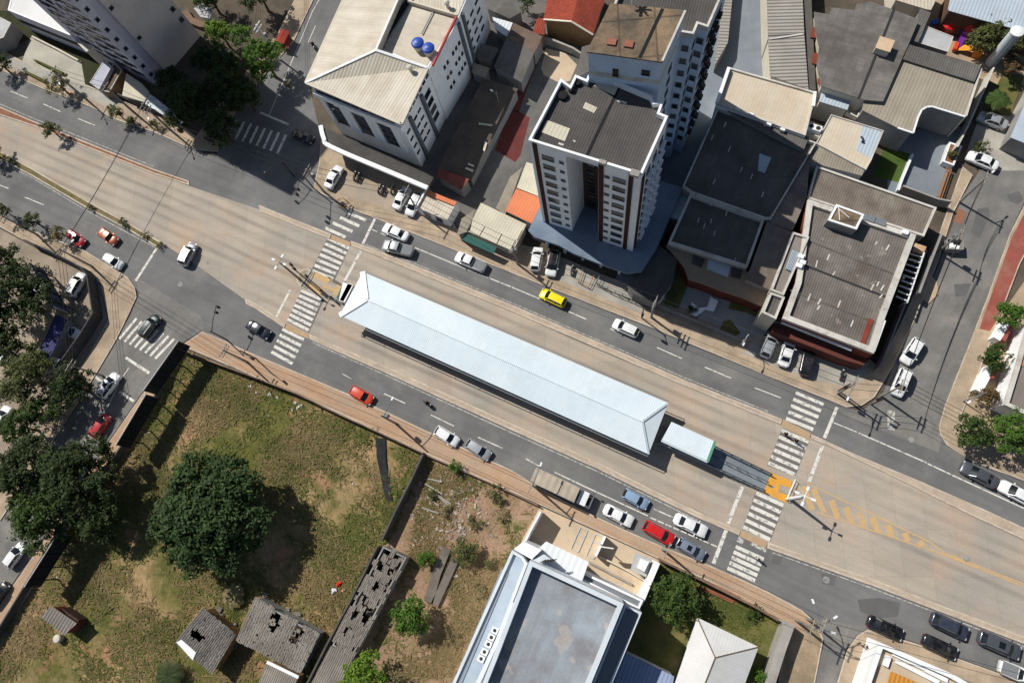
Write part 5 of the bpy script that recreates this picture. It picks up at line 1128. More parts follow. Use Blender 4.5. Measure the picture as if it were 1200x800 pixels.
# ------------------------------------------------------------------ lot walls, hoardings
wall_thing('boundary_wall', 'thin old wall between the red dirt pavement and the grassy field', 'wall', [(215, 412), (300, 443), (352, 463), (395, 484), (450, 509), (499, 532)], 1.7, .18, mat('old_wall', (140, 118, 100), (110, 94, 82), .5, .15))
wall_thing('boundary_wall', 'thin low wall between the red dirt pavement and the waste ground', 'wall', [(500, 533), (560, 559), (600, 577), (631, 592)], 1.0, .18, MATS['old_wall'])
wall_thing('boundary_wall', 'dark weathered wall dividing the grassy field from the waste ground', 'wall', [(499, 534), (487, 560), (467, 600), (452, 632)], 2.0, .28, mat('dark_wall', (72, 72, 72), (92, 86, 80), .5, .15))
wall_thing('boundary_wall', 'low dark wall along the left side of the collapsed shed row', 'wall', [(447, 640), (420, 695), (388, 755), (364, 803)], 2.2, .25, MATS['dark_wall'])
wall_thing('boundary_wall', 'dark wall at the field edge, below the billboards of the west side street', 'wall', [(213, 411), (187, 468), (141, 536), (98, 585), (62, 646), (20, 715), (-20, 780)], 1.6, .2, MATS['dark_wall'])
wall_thing('boundary_wall', 'bent wall around the dusty car park at the west street corner', 'wall', [(40, 287), (70, 300), (107, 319), (113, 328), (120, 372), (104, 398), (80, 432)], 2.4, .2, mat('dark_fence', (74, 74, 76), (60, 60, 62), .5, .12))
board_back = mat('board_back', (44, 46, 48), (34, 36, 38), .5, .1, 5, .8, .2, uv=True, tile=(1.4, 1.2, 0, .06, .6), tvar=.1)  # dark colour holds the shade on billboard backs; fallen panel's own tone
def billboard(label, a, b_, z0, z1, mface, mback, posts=4, cat='billboard'):
    A_, B_ = [q.to_2d().to_3d() for q in (G(*a, z0), G(*b_, z0))]; t = thing('billboard', label, cat, (A_.x, A_.y, 0))
    d = (B_-A_).normalized(); n = Vector((d.y, -d.x, 0))
    m = MB(); m.prism([A_, B_, B_+n*.08, A_+n*.08], z0, z1, bottom=True); m.build('back_panel', mback, t)
    m = MB(); m.prism([A_-n*.09, B_-n*.09, B_-n*.005, A_-n*.005], z0+.05, z1-.05, bottom=True); m.build('face_panel', mface, t)
    m = MB(); m.bar(A_+n*.14+Vector((0, 0, z1)), B_+n*.14+Vector((0, 0, z1)), .1, .12); m.bar(A_+n*.14+Vector((0, 0, z0)), B_+n*.14+Vector((0, 0, z0)), .1, .12); m.build('frame', dark_trim, t)
    for k in range(posts):
        q = A_.lerp(B_, (k+.5)/posts)+n*.22; m = MB(); m.bar((q.x, q.y, -.05), (q.x, q.y, z1-.1), .16, .16); m.build('post', dark_trim, t)
    return t
billboard('billboard, back coloured dark as shade, over the rust dirt strip, at the mouth of the west side street', (182, 462), (222, 405), 2.6, 5.6, wall_white, board_back)
billboard('billboard, back coloured dark as shade, behind the rust dirt strip, further down the west side street', (151, 524), (185, 466), 2.6, 5.6, wall_white, board_back)
billboard('billboard, back coloured dark as shade, at the lower left, beside the reddish dirt pavement', (47, 686), (84, 627), 2.6, 5.6, wall_white, board_back)
billboard('slanting billboard, back tinted blue grey as shade, in the dusty car park, above the purple roof', (80, 366), (50, 316), 1.6, 4.6, wall_white, mat('board_blue', (66, 76, 98), (56, 66, 88), .5, .1))  # bluish shade on the back panel is put into its colour
shed('long purple blue sheet roof in the dusty car park', [(65, 368), (79, 374), (58, 420), (44, 416)], 2.6, mat('purple_roof', (56, 54, 106), (48, 46, 92), .4, .08, 5, .7, .3, uv=True, corr=.5, cdepth=.03), name='shelter', cat='shelter')
t = thing('hoarding_panel', 'long dark curved panel fallen in the grass near the field wall', 'panel', G(446, 550))
b = MB(); pts = [(441, 513), (452, 513.5), (453, 540), (460, 586), (453, 587), (446, 555), (442, 535)]; b.prism([q.to_2d().to_3d() for q in GP(pts)], .1, .24); b.build('panel', board_back, t)
wall_thing('ditch_wall', 'paired low concrete channel walls in the waste ground, the left one', 'wall', [(524, 642), (512, 672), (503, 705)], .5, 1.3, mat('channel_wall', (112, 104, 96), (92, 86, 80), .5, .15))
wall_thing('ditch_wall', 'paired low concrete channel walls in the waste ground, the right one', 'wall', [(534, 655), (522, 682), (510, 708)], .5, 1.1, MATS['channel_wall'])

# ------------------------------------------------------------------ top left
C0, C1, C2 = G(184, 101.5), G(235, 42), G(96, 56)
dS = (C1-C0).normalized(); dF = (C2-C0).normalized()
zt = 41
tl = thing('apartment_tower', 'tall mauve grey apartment tower rising out of the top left edge of the photo', 'building', (C0.x, C0.y, 0))
F0, F1 = C0+dF*18.5, C0
S0 = C0+dS*1.2; body = [F1, S0, S0-(-dF)*0+dF*.0+dS*.0, ]
notch = [C0, C0+dS*1.6, C0+dS*1.6+dF*.8, C0+dS*3.2+dF*.8, C0+dS*3.2, C1, C1+dF*18.5, F0]
b = MB(); b.prism(notch, -.05, zt-.8, top=False); b.build('wall', wall_mauve, tl)
b = MB(); b.ring(ccw(notch), .25, zt-.8, zt); b.build('parapet', parapet_m, tl)
b = MB(); b.flat(inset(ccw(notch), .24), zt-.7); b.build('roof', fibro_dark, tl)
pnt = lambda q: q.to_2d().to_3d()
b = MB(); n_ = Vector((dS.y, -dS.x, 0))
wallbox(tl, C0+dS*3.2, C1, .0, 1, 0, zt-.85, .05, wall_taupe, 'wall_overlay')
zs = [2.6+2.3*i for i in range(11)]
violet = mat('glass_violet', (44, 44, 58), (36, 36, 50), .4, 0, 5, .15, .6)
windows(tl, F0, F1, (.22, .42, .60, .82), zs, 1.9, 1.0, violet, violet)
windows(tl, F0, F1, (.32, .71, .93), [z+.35 for z in zs], 1.3, .5, violet, violet)
windows(tl, C0, C0+dS*1.6, (.5,), zs, .6, .7, frame_m, violet)
windows(tl, C0+dS*3.2+n_*.06, C1+n_*.06, (.9,), (5.2, 7.8, 13), .8, .9, wall_grey, glass_m); windows(tl, C0+dS*3.2+n_*.06, C1+n_*.06, (.06,), (9, 16, 25), .7, .6, frame_m, violet)
th, p_ = bld('house', 'house with large white hipped roof below the mauve tower, top left', 'house', [(9, 12), (83, 42), (91, 30), (60, -6), (20, -30)], 5.4, wall_mauve, mat('plain_white_roof', (208, 208, 206), (198, 198, 196), .3, .03, 5, .7, .3), par=.1, pd=.3, capm=white_trim)
b = MB(); b.bar(G(77, 18, 5.45), G(82.5, 41, 5.45), .25, .15); b.build('ridge_cap', white_trim, th)
b = MB(); b.prism(world([(83, 43), (96, 31), (116, 51), (101, 61)], 4.0), -.05, 4.0); b.build('side_wing', wall_cream, th)
wallbox(th, ccw(p_)[0], ccw(p_)[1], .02, .98, 2.2, 3.2, .12, dark_trim, 'band')
bld('garage', 'low grey flat roofed block at the left edge, beside the dark garden', 'garage', [(-40, 0), (0, 20), (13, 27), (4, 44), (-40, 60)], 3.0, wall_grey, mat('pale_slab', (1, 1, 1)), par=.1, pd=.2)
gp, p_ = bld('gate_canopy', 'small pale mauve gate canopy by the pavement, below the mauve tower', 'canopy', [(122, 70), (131, 77.5), (116, 105), (105, 97)], 2.8, wall_mauve, mat('mauve_slab', (176, 178, 192), (166, 168, 184), .4, .04), par=.08, pd=.15)
bld('gate_house', 'dark timber decked gate house between the pale canopy and the mauve tower', 'gate house', [(133, 74), (143, 82), (128, 108), (117, 106)], 2.2, wall_tan, wood_m, par=.2, pd=.15)
shed('wedge shaped low cream flat roof in front of the mauve tower', [(148, 86), (166, 98), (175, 108), (170, 120), (143, 112)], 2.4, cream_flat, wall_cream)
shed('bright white low roof tapering towards the dark street trees', [(171, 109), (180, 113), (213, 140), (190, 134), (170, 122)], 2.3, white_roof, wall_white)
wall_thing('boundary_wall', 'dark railing wall along the pavement below the bright white wedge roof', 'wall', [(128, 108), (150, 118), (180, 132), (212, 143)], 1.3, .3, MATS['dark_wall'])
wall_thing('garden_wall', 'low tan terrace wall along the house garden, top left', 'wall', [(40, 45), (70, 60), (94, 73)], .6, .3, wall_cream)
for q, g_ in (([(42, 73), (46, 73), (77, 87), (75, 90)], 0), ([(31, 87), (34, 86), (58, 97), (54, 99)], 1)):
    t = thing('hedge', ('clipped hedge strip on the pale forecourt, the strip farther from the road' if g_ == 0 else 'clipped hedge strip on the pale forecourt, the strip by the kerb'), 'hedge', G(*q[0]))
    b = MB(); b.prism([v.to_2d().to_3d() for v in GP(q)], .1, .7); b.build('hedge_body', mat('hedge_leaf', (72, 80, 40), (90, 92, 52), .9, .3, 6, .9, .1, bump=.2), t)
shed('small pale roofed house half hidden by trees, right of the mauve tower', [(227, 10), (240, 3), (249, 10), (246, 22), (235, 20)], 2.6, mat('pale_slab', (1, 1, 1)), wall_cream)
wall_thing('boundary_wall', 'curved brown kerb wall beside the small pale roofed house, top left', 'wall', [(219, 16), (226, 27), (238, 32), (250, 33)], .8, 1.2, mat('brown_path', (120, 96, 78), (104, 86, 70), .5, .12))
# ------------------------------------------------------------------ vehicles
def paint_mat(name, rgb, rough=.28, metal=.0):
    m = bpy.data.materials.get(name)
    if m: return m
    N = NT(name); geo = N.n('NewGeometry')
    c = N.mix(N.math('MULTIPLY', N.ramp(N.noise(geo.outputs['Position'], 1.6, 4), .45, .8), .22), lin(rgb), lin((130, 122, 112)))
    N.l(c, N.b.inputs['Base Color']); N.b.inputs['Roughness'].default_value = rough; N.b.inputs['Metallic'].default_value = metal
    N.b.inputs['Coat Weight'].default_value = .5; N.b.inputs['Coat Roughness'].default_value = .08
    return N.m
car_glass = mat('car_glass', (22, 27, 32), None, 1, 0, 5, .08, .6)
tyre_m = mat('tyre_rubber', (26, 26, 27), None, 1, .05)
rim_m = mat('wheel_rim', (150, 152, 155), None, 1, 0, 5, .35, .5, .7)
lamp_w = mat('headlamp_glass', (200, 205, 208), None, 1, 0, 5, .15, .6)
lamp_r = mat('tail_lamp_red', (120, 16, 14), None, 1, 0, 5, .2, .6)
plastic_b = mat('black_plastic', (34, 34, 36), None, 1, .04, 5, .6, .3)
TYPES = {  # L, W, H, hood end, screen end, roof end, rear glass end, hood z, belt z, tail z
    'sedan': (4.45, 1.76, 1.44, .25, .40, .69, .83, .93, .95, .99),
    'hatch': (3.95, 1.70, 1.49, .23, .40, .86, .965, .92, .96, .98),
    'suv': (4.45, 1.84, 1.66, .22, .36, .88, .965, 1.05, 1.10, 1.10),
    'wagon': (4.3, 1.74, 1.50, .23, .38, .90, .975, .93, .97, .98),
    'pickup': (5.2, 1.86, 1.74, .21, .33, .54, .58, 1.08, 1.14, 1.10),
    'mini': (3.75, 1.62, 1.46, .25, .42, .90, .985, .94, .98, .98),
}
def car_proto(kind, extra=None):
    L, W, H, h1, s1, r1, g1, hz, bz, tz = TYPES[kind]
    X = lambda s: L/2-L*s
    root = thing('parked_car', 'car', 'car', (0, 0, -60))
    hw = W/2
    def wid(s): # plan half width
        e = min(s, 1-s)
        k = 1-.30*max(0, 1-e/.10)**2.2
        return hw*k*(1-.03*max(0, (s-.7)/.3))
    def top(s):
        if s < h1: t = s/h1; return hz-.26*(1-t)**2.6
        if kind == 'pickup' and s > g1: return bz-.02
        if s <= g1: return bz
        t = (s-g1)/max(.001, 1-g1); return tz-.10*t**2
    S = [0, .012, .035, .07, .12, .18, h1, .33, .45, .58, .70, .80, .88, .93, .965, .988, 1.0]
    S = sorted(set(S))
    b = MB(); rows = []
    for s in S:
        x, w_, z = X(s), wid(s), top(s)
        end = 1-min(1, min(s, 1-s)/.012)
        z0 = .20+.06*end; zt = z-.05*end
        half = [(w_*.88, z0), (w_*.985, z0+.12), (w_, .55), (w_*.99, z0+(zt-z0)*.72), (w_*.93, zt-.05), (w_*.80, zt-.005), (w_*.4, zt+.03), (0, zt+.035)]
        if kind == 'pickup' and s > g1+.02:
            half = half[:5]+[(w_*.90, zt), (w_*.4, zt), (0, zt)]
        ring = [(x, -y, zz) for y, zz in half]+[(x, y, zz) for y, zz in half[-2::-1]]
        rows.append(ring)
    n = len(rows[0]); base = 0
    b.v = [p for r_ in rows for p in r_]
    for i in range(len(rows)-1):
        for k in range(n):
            k2 = (k+1) % n
            b.f.append((i*n+k, (i+1)*n+k, (i+1)*n+k2, i*n+k2)); b.mi.append(1 if k == n-1 else 0); b.u.append([(0, 0)]*4)
    b.f.append(tuple(range(n))); b.mi.append(0); b.u.append([(0, 0)]*n)
    b.f.append(tuple(range((len(rows)-1)*n, len(rows)*n))[::-1]); b.mi.append(0); b.u.append([(0, 0)]*n)
    white = paint_mat('car_paint_white', (222, 224, 224))
    Z0 = Vector((0, 0, 0))
    o = b.build('body', [white, plastic_b], root, smooth=True, loc=Z0)
    # cabin: lower ring at belt, upper ring at roof
    lw, uw = hw*.90, hw*.70
    zb, zr = bz-.02, H
    A = {'fl': (X(h1+.005), lw*.93, zb), 'fu': (X(s1), uw, zr-.03), 'ru': (X(r1), uw*.97, zr-.05), 'rl': (X(g1), lw*.92, zb)}
    P = lambda k, sg: Vector((A[k][0], sg*A[k][1], A[k][2]))
    def pane(name, pts, mm, th=0):
        bb = MB(); bb.face(pts); return bb.build(name, mm, root, loc=Z0)
    def arch(k, n=6, dx=.0, dzm=.0):
        a, c = P(k, -1), P(k, 1); return [a.lerp(c, i/n)+Vector((dx*math.sin(PI*i/n), 0, dzm*math.sin(PI*i/n))) for i in range(n+1)]
    f_l, f_u, r_u, r_l = arch('fl', 6, .14), arch('fu', 6, .06, .05), arch('ru', 6, -.04, .05), arch('rl', 6, -.08)
    bb = MB()
    for i in range(6): bb.face([f_l[i], f_l[i+1], f_u[i+1], f_u[i]])
    bb.build('windscreen', car_glass, root, smooth=True, loc=Z0)
    bb = MB()
    for i in range(6): bb.face([r_l[i+1], r_l[i], r_u[i], r_u[i+1]])
    bb.build('rear_window', car_glass, root, smooth=True, loc=Z0)
    for sg in (-1, 1):
        q = [P('fl', sg), P('rl', sg), P('ru', sg), P('fu', sg)]
        pane('side_window', q if sg < 0 else q[::-1], car_glass)
    bb = MB(); NX = 6
    rows = []
    for i in range(NX+1):
        t = i/NX; rows.append([f_u[k].lerp(r_u[k], t)+Vector((0, (k-3)*.012, .012+.035*math.sin(PI*t))) for k in range(7)])
    for i in range(NX):
        for k in range(6): bb.face([rows[i][k], rows[i][k+1], rows[i+1][k+1], rows[i+1][k]])
    for sg, k in ((-1, 0), (1, 6)):
        bb.bar(P('fl', sg)+Vector((.0, 0, 0)), P('fu', sg), .07, .07); bb.bar(P('rl', sg), P('ru', sg), .16, .08)
        m0, m1 = P('fl', sg).lerp(P('rl', sg), .5), P('fu', sg).lerp(P('ru', sg), .5); bb.bar(m0, m1, .07, .05)
        bb.bar(P('fu', sg), P('ru', sg), .06, .06)
    bb.build('roof', white, root, smooth=False, loc=Z0)
    if kind in ('suv', 'wagon'):
        for sg in (-1, 1): bb = MB(); a, c = P('fu', sg)+Vector((-.2, 0, .08)), P('ru', sg)+Vector((.2, 0, .08)); bb.bar(a, c, .05, .05); bb.build('roof_rail', rim_m, root, loc=Z0)
    if kind == 'pickup':
        bb = MB(); bb.box(((X(g1+.03)+X(.975))/2, 0, bz+.01), (X(g1+.03)-X(.975), W*.82, .06)); bb.build('bed_cover', mat('bed_cover', (120, 122, 124), None, 1, .05), root, loc=Z0)
        bb = MB(); bb.bar((X(g1+.02), -W*.36, bz+.3), (X(g1+.02), W*.36, bz+.3), .06, .06); bb.bar((X(g1+.02), -W*.36, bz), (X(g1+.02), -W*.36, bz+.3), .06, .06); bb.bar((X(g1+.02), W*.36, bz), (X(g1+.02), W*.36, bz+.3), .06, .06); bb.build('roll_bar', plastic_b, root, loc=Z0)
    for sg in (-1, 1):
        bb = MB(); bb.box((X(.045), sg*hw*.68, hz-.26), (.28, hw*.34, .14)); bb.build('headlight', lamp_w, root, loc=Z0)
        bb = MB(); bb.box((X(.978), sg*hw*.70, tz-.20), (.14, hw*.30, .18)); bb.build('tail_light', lamp_r, root, loc=Z0)
        bb = MB(); bb.box((X(h1+.06), sg*(hw+.07), bz+.02), (.14, .20, .13)); bb.build('mirror', white, root, loc=Z0)
        for s in (.175, .80):
            R = .30 if kind in ('hatch', 'sedan', 'wagon', 'mini') else .35
            bb = MB(); n = 14; x = X(s)
            y0, y1 = sg*(hw-.22), sg*(hw-.005)
            bb.tube([(x, y0, R), (x, y1, R)], R, n); wh = bb.build('wheel', tyre_m, root, loc=Z0)
            bb = MB(); bb.tube([(x, y1-sg*.02, R), (x, y1+sg*.012, R)], R*.64, n); bb.build('rim', rim_m, wh, loc=Z0)
    bb = MB(); bb.box((X(.012), 0, .46), (.06, W*.5, .16)); bb.build('grille', plastic_b, root, loc=Z0)
    if extra == 'sunroof':
        bb = MB(); bb.box(((X(s1+.10)+X(s1+.24))/2, 0, H+.052), (L*.15, uw*1.15, .02)); bb.build('sunroof', car_glass, root, loc=Z0)
    return root
PROTO = {}
def purge(o):
    for c in list(o.children): purge(c)
    bpy.data.objects.remove(o)
def repaint(o, m, roof=None):
    for c in o.children:
        if c.name.split('.')[0] in ('body', 'mirror', 'roof'):
            mm = roof if (roof is not None and c.name.startswith('roof')) else m
            c.material_slots[0].link = 'OBJECT'; c.material_slots[0].material = mm
def car(kind, u, v, du, dv, col, label, L=None, name='car', cat='car', extra=None, roof=None, z=.0, group=None):
    key = (kind, extra)
    if key not in PROTO: PROTO[key] = car_proto(kind, extra)
    zc = .7
    c = G(u, v, zc); d = G(u+du, v+dv, zc)-c
    o = copy_tree(PROTO[key]); o.name = name
    o.location = (c.x, c.y, z); o.rotation_euler = (0, 0, math.atan2(d.y, d.x))
    k = (L or TYPES[kind][0])/TYPES[kind][0]; o.scale = (k, (1+k)/2, 1)
    repaint(o, col, roof); tag(o, label, cat, group)
    return o
pw = paint_mat('car_paint_white', (222, 224, 224)); ps = paint_mat('car_paint_silver', (168, 172, 176), .3, .35); pg_ = paint_mat('car_paint_grey', (88, 92, 98), .28, .4)
pk = paint_mat('car_paint_black', (20, 21, 24), .2); pnv = paint_mat('car_paint_navy', (30, 36, 52), .22, .2); pr = paint_mat('car_paint_red', (190, 22, 24)); pr2 = paint_mat('car_paint_crimson', (168, 22, 36))
po = paint_mat('car_paint_orange_red', (198, 58, 26)); pob = paint_mat('car_paint_copper', (150, 76, 48), .3, .3); py = paint_mat('car_paint_yellow', (232, 216, 10)); pgr = paint_mat('car_paint_dark_green', (34, 48, 48), .25, .3)
pbl = paint_mat('car_paint_pale_blue', (150, 176, 204), .3, .3); psb = paint_mat('car_paint_silver_blue', (140, 152, 168), .28, .4); pgb = paint_mat('car_paint_blue_grey', (62, 70, 86), .28, .4); pdg = paint_mat('car_paint_aubergine', (34, 32, 40), .22, .2)
SW = .155
car('sedan', 463.5, 272, -33, -14.5, pw, 'white sedan on the upper road, alongside the silver pickup', 4.7)
car('pickup', 466.5, 291, -37, -9, ps, 'silver pickup with grey bed on the upper road, alongside the white sedan', 5.3, 'pickup_truck', 'pickup')
car('pickup', 551.5, 307, -37, -15.5, pw, 'white pickup with grey bed in front of the green awning shop', 5.3, 'pickup_truck', 'pickup')
car('wagon', 648, 349, -32, -15, py, 'bright yellow taxi on the upper road', 4.3, 'taxi', 'taxi')
car('hatch', 733.5, 384.5, -28, -13, pw, 'white hatchback alone on the upper road, right of the yellow taxi', 4.1)
car('sedan', 1147.5, 556, -36, -19, pg_, 'dark grey sedan on the upper road at the far right', 4.7)
car('sedan', 1192, 578, -30, -16, pw, 'white sedan cut by the right edge, behind the dark grey sedan', 4.5)
car('sedan', 391.5, 208, 17, -29, pw, 'white sedan parked alone at the left end of the shop forecourt', 4.4, z=SW)
car('sedan', 471, 232.5, 14, -25, pw, 'white sedan parked beside the row of motorcycles', 4.3, z=SW)
car('hatch', 485.5, 240, -13, 26, pw, 'white hatchback parked tight against the small corner shop', 4.2, z=SW)
car('hatch', 629, 304, 4, -25, pw, 'white hatchback parked below the tower podium, left of the black roofed one', 4.0, z=SW)
car('suv', 648, 309, -6, 28, pw, 'white SUV with black roof parked below the tower podium', 4.3, roof=pk, z=SW)
car('hatch', 901, 405, 11, -25, ps, 'silver hatchback, first of three parked before the brick red store front', 3.9, z=SW)
car('sedan', 922, 414, 9, -28, pw, 'white sedan, in the middle of three parked before the brick red store front', 4.2, z=SW)
car('hatch', 946, 424, 6, -28, pdg, 'black hatchback, last of three parked before the brick red store front', 4.2, z=SW)
car('hatch', 1069, 411.5, -17, 27, pw, 'white hatchback on the east side street, farther from the avenue', 4.2)
car('suv', 1056, 448, -12, 28, pw, 'white SUV on the east side street, nearest the avenue', 4.2)
car('sedan', 1151.5, 188.5, -31, -13, pw, 'white car parked at the top end of the east side street', 4.5, z=.02)
car('sedan', 1163, 141.5, -30, -11, ps, 'silver sedan parked beside the small lawn, top right', 4.3, z=.02)
car('hatch', 88.5, 279, 26, 20, pr2, 'red hatchback on the lower left road, under a thin street tree', 4.0)
car('sedan', 126.5, 277, 28, 20, pob, 'copper coloured sedan on the lower left road', 4.2)
car('hatch', 132.5, 306, 27, 16, pw, 'white hatchback on the lower left road, waiting at the stop line', 3.9)
car('suv', 220.5, 298, 13, -26, ps, 'silver SUV crossing the junction on the concrete busway', 4.2)
car('suv', 176, 382.5, 20, -26, pgr, 'dark green SUV on the west side street crossing', 4.3)
car('suv', 90, 333.5, 15, -27, pw, 'white SUV parked in the dusty corner car park', 4.4, z=.01)
car('hatch', 50, 341, 18, 16, pw, 'white car half hidden by the car park trees, left of the slanting billboard', 4.0, z=.01)
car('hatch', 82, 387.5, 24, 13, pw, 'white car with open rear beside the purple roof', 3.9, z=.01)
car('sedan', 303, 386, 33, 19, pnv, 'dark navy sedan on the lower road, before the west crossing', 4.4)
car('suv', 128, 451.5, 22, -30, pw, 'white SUV with dark sunroof on the west side street', 4.4, extra='sunroof')
car('hatch', 117.5, 499, 18, -27, pr2, 'red hatchback on the west side street, next to the dirt strip', 4.1)
car('sedan', 5, 418, 24, 14, pw, 'white car at the left edge under the car park trees', 4.2, z=.01)
car('hatch', 2, 490, 12, -22, pw, 'white car cut by the left edge, between the tree crowns', 4.2, z=.01)
car('hatch', 17.5, 650.5, 16, -22, pw, 'white hatchback low on the west side street, below the tree', 4.0)
car('hatch', -2, 697, 16, -22, pk, 'black car cut by the left edge on the west side street', 4.0)
car('sedan', 355, 160, 27, 11, pk, 'dark car in the deep shade beside the commercial building canopy', 4.2)
car('hatch', 423.5, 463, 32, 18, po, 'orange red hatchback on the lower road', 4.0)
car('hatch', 523.5, 511, 29, 18, pw, 'white hatchback on the lower road, the left one of a pair', 4.0)
car('hatch', 560.5, 526.5, 31, 20, ps, 'silver hatchback on the lower road, the right one of a pair', 4.1)
car('mini', 745, 584.5, 30, 16.5, pbl, 'small pale blue hatchback on the lower road', 3.75)
car('sedan', 724.5, 603.5, 35, 18, pw, 'white sedan queuing right behind the red van', 4.4)
car('wagon', 772, 624, 33, 18.5, pr, 'bright red panel van queuing on the lower road', 4.5, 'van', 'van')
car('sedan', 809, 615, 38, 18.5, pw, 'white sedan nearest the stop line of the east crossing', 4.7)
car('hatch', 809.5, 643, 29, 17.5, psb, 'silver blue hatchback with sunroof ahead of the red van', 4.0, extra='sunroof')
car('sedan', 1037.5, 735.5, 38, 17, pk, 'black sedan at the bottom right, leftmost of a group of four', 4.4)
car('suv', 1112.5, 733, 40, 19, pgb, 'blue grey SUV with pale roof at the bottom right, nearest the busway', 4.5)
car('hatch', 1101.5, 757.5, 36, 17, pk, 'black hatchback at the bottom right, beside the pavement', 4.2)
car('suv', 1171, 755, 44, 19, pg_, 'grey SUV with dark sunroof at the bottom right', 4.9, extra='sunroof')
car('pickup', 1196, 790, 40, 17, pw, 'white pickup cut by the right edge at the bottom', 5.0, 'pickup_truck', 'pickup')
for k in PROTO.values(): purge(k)

# box truck
def box_truck():
    c = G(659, 572, 1.5); d = G(659+52, 572+24.5, 1.5)-c; rz = math.atan2(d.y, d.x)
    t = thing('truck', 'box truck with long beige ribbed cargo box and white cab on the lower road', 'truck', (c.x, c.y, 0), rz)
    Z0 = Vector((0, 0, 0)); L = (G(684, 572, 2.9)-G(631.5, 548, 2.9)).length
    bx = mat('truck_box', (176, 166, 148), (160, 150, 134), .6, .06, 5, .8, .2, uv=True, corr=1.0, cdepth=.02, dirt=(134, 122, 106), damt=.5, dscale=.5)
    x1 = L/2-1.1; x0 = x1-L
    b = MB(); b.box(((x0+x1)/2, 0, 1.95), (L, 2.2, 1.95)); b.build('cargo_box', bx, t, loc=Z0)
    b = MB()
    for s in (-1, 1): b.bar((x0, s*1.1, 2.94), (x1, s*1.1, 2.94), .06, .06)
    b.bar((x0, -1.1, 2.94), (x0, 1.1, 2.94), .06, .06); b.bar((x1, -1.1, 2.94), (x1, 1.1, 2.94), .06, .06); b.build('box_rim', rim_m, t, loc=Z0)
    b = MB(); b.box(((x0+x1+1.9)/2, 0, .75), (L+1.9, .9, .25)); b.build('chassis', plastic_b, t, loc=Z0)
    b = MB(); a, e = x1+.25, x1+2.05
    pr_ = [(a, .55), (e+.12, .55), (e+.15, 1.25), (e, 1.45), (e-.55, 2.15), (a, 2.2)]
    for i in range(len(pr_)):
        p, q = pr_[i], pr_[(i+1) % len(pr_)]
        b.face([(p[0], -.98, p[1]), (p[0], .98, p[1]), (q[0], .98, q[1]), (q[0], -.98, q[1])][::-1])
    b.face([(x, -.98, z) for x, z in pr_]); b.face([(x, .98, z) for x, z in pr_][::-1]); b.build('cab', pw, t, loc=Z0)
    b = MB(); b.face([(e+.01, -.88, 1.46), (e+.01, .88, 1.46), (e-.52, .80, 2.14), (e-.52, -.80, 2.14)]); b.build('windscreen', car_glass, t, loc=Z0)
    for s in (-1, 1):
        b = MB(); b.box((e-.6, s*.985, 1.72), (.8, .02, .5)); b.build('side_window', car_glass, t, loc=Z0)
        b = MB(); b.box((e-.05, s*1.2, 1.75), (.12, .25, .4)); b.build('mirror', plastic_b, t, loc=Z0)
        b = MB(); b.box((e+.14, s*.75, .85), (.06, .3, .2)); b.build('headlight', lamp_w, t, loc=Z0)
        for x in (e-.65, x0+1.3): b = MB(); b.tube([(x, s*.72, .42), (x, s*1.0, .42)], .42, 14); b.build('wheel', tyre_m, t, loc=Z0)
    b = MB(); b.box((e+.13, 0, .62), (.1, 1.9, .3)); b.build('bumper', plastic_b, t, loc=Z0)
box_truck()
# small white flatbed in the car park
c = G(60, 421, .8); t = thing('truck', 'small white flatbed truck between the trees of the dusty car park', 'truck', (c.x, c.y, 0), math.radians(-28))
Z0 = Vector((0, 0, 0))
b = MB(); b.box((-.6, 0, 1.0), (2.6, 1.7, .5)); b.build('flatbed', pw, t, loc=Z0); b = MB(); b.box((1.45, 0, 1.0), (1.3, 1.6, 1.3)); b.build('cab', pw, t, loc=Z0)
b = MB(); b.box((2.12, 0, 1.35), (.04, 1.4, .45)); b.build('windscreen', car_glass, t, loc=Z0)
for x in (-1.2, 1.4):
    for s in (-.7, .7): b = MB(); b.tube([(x, s-.1, .35), (x, s+.1, .35)], .35, 12); b.build('wheel', tyre_m, t, loc=Z0)

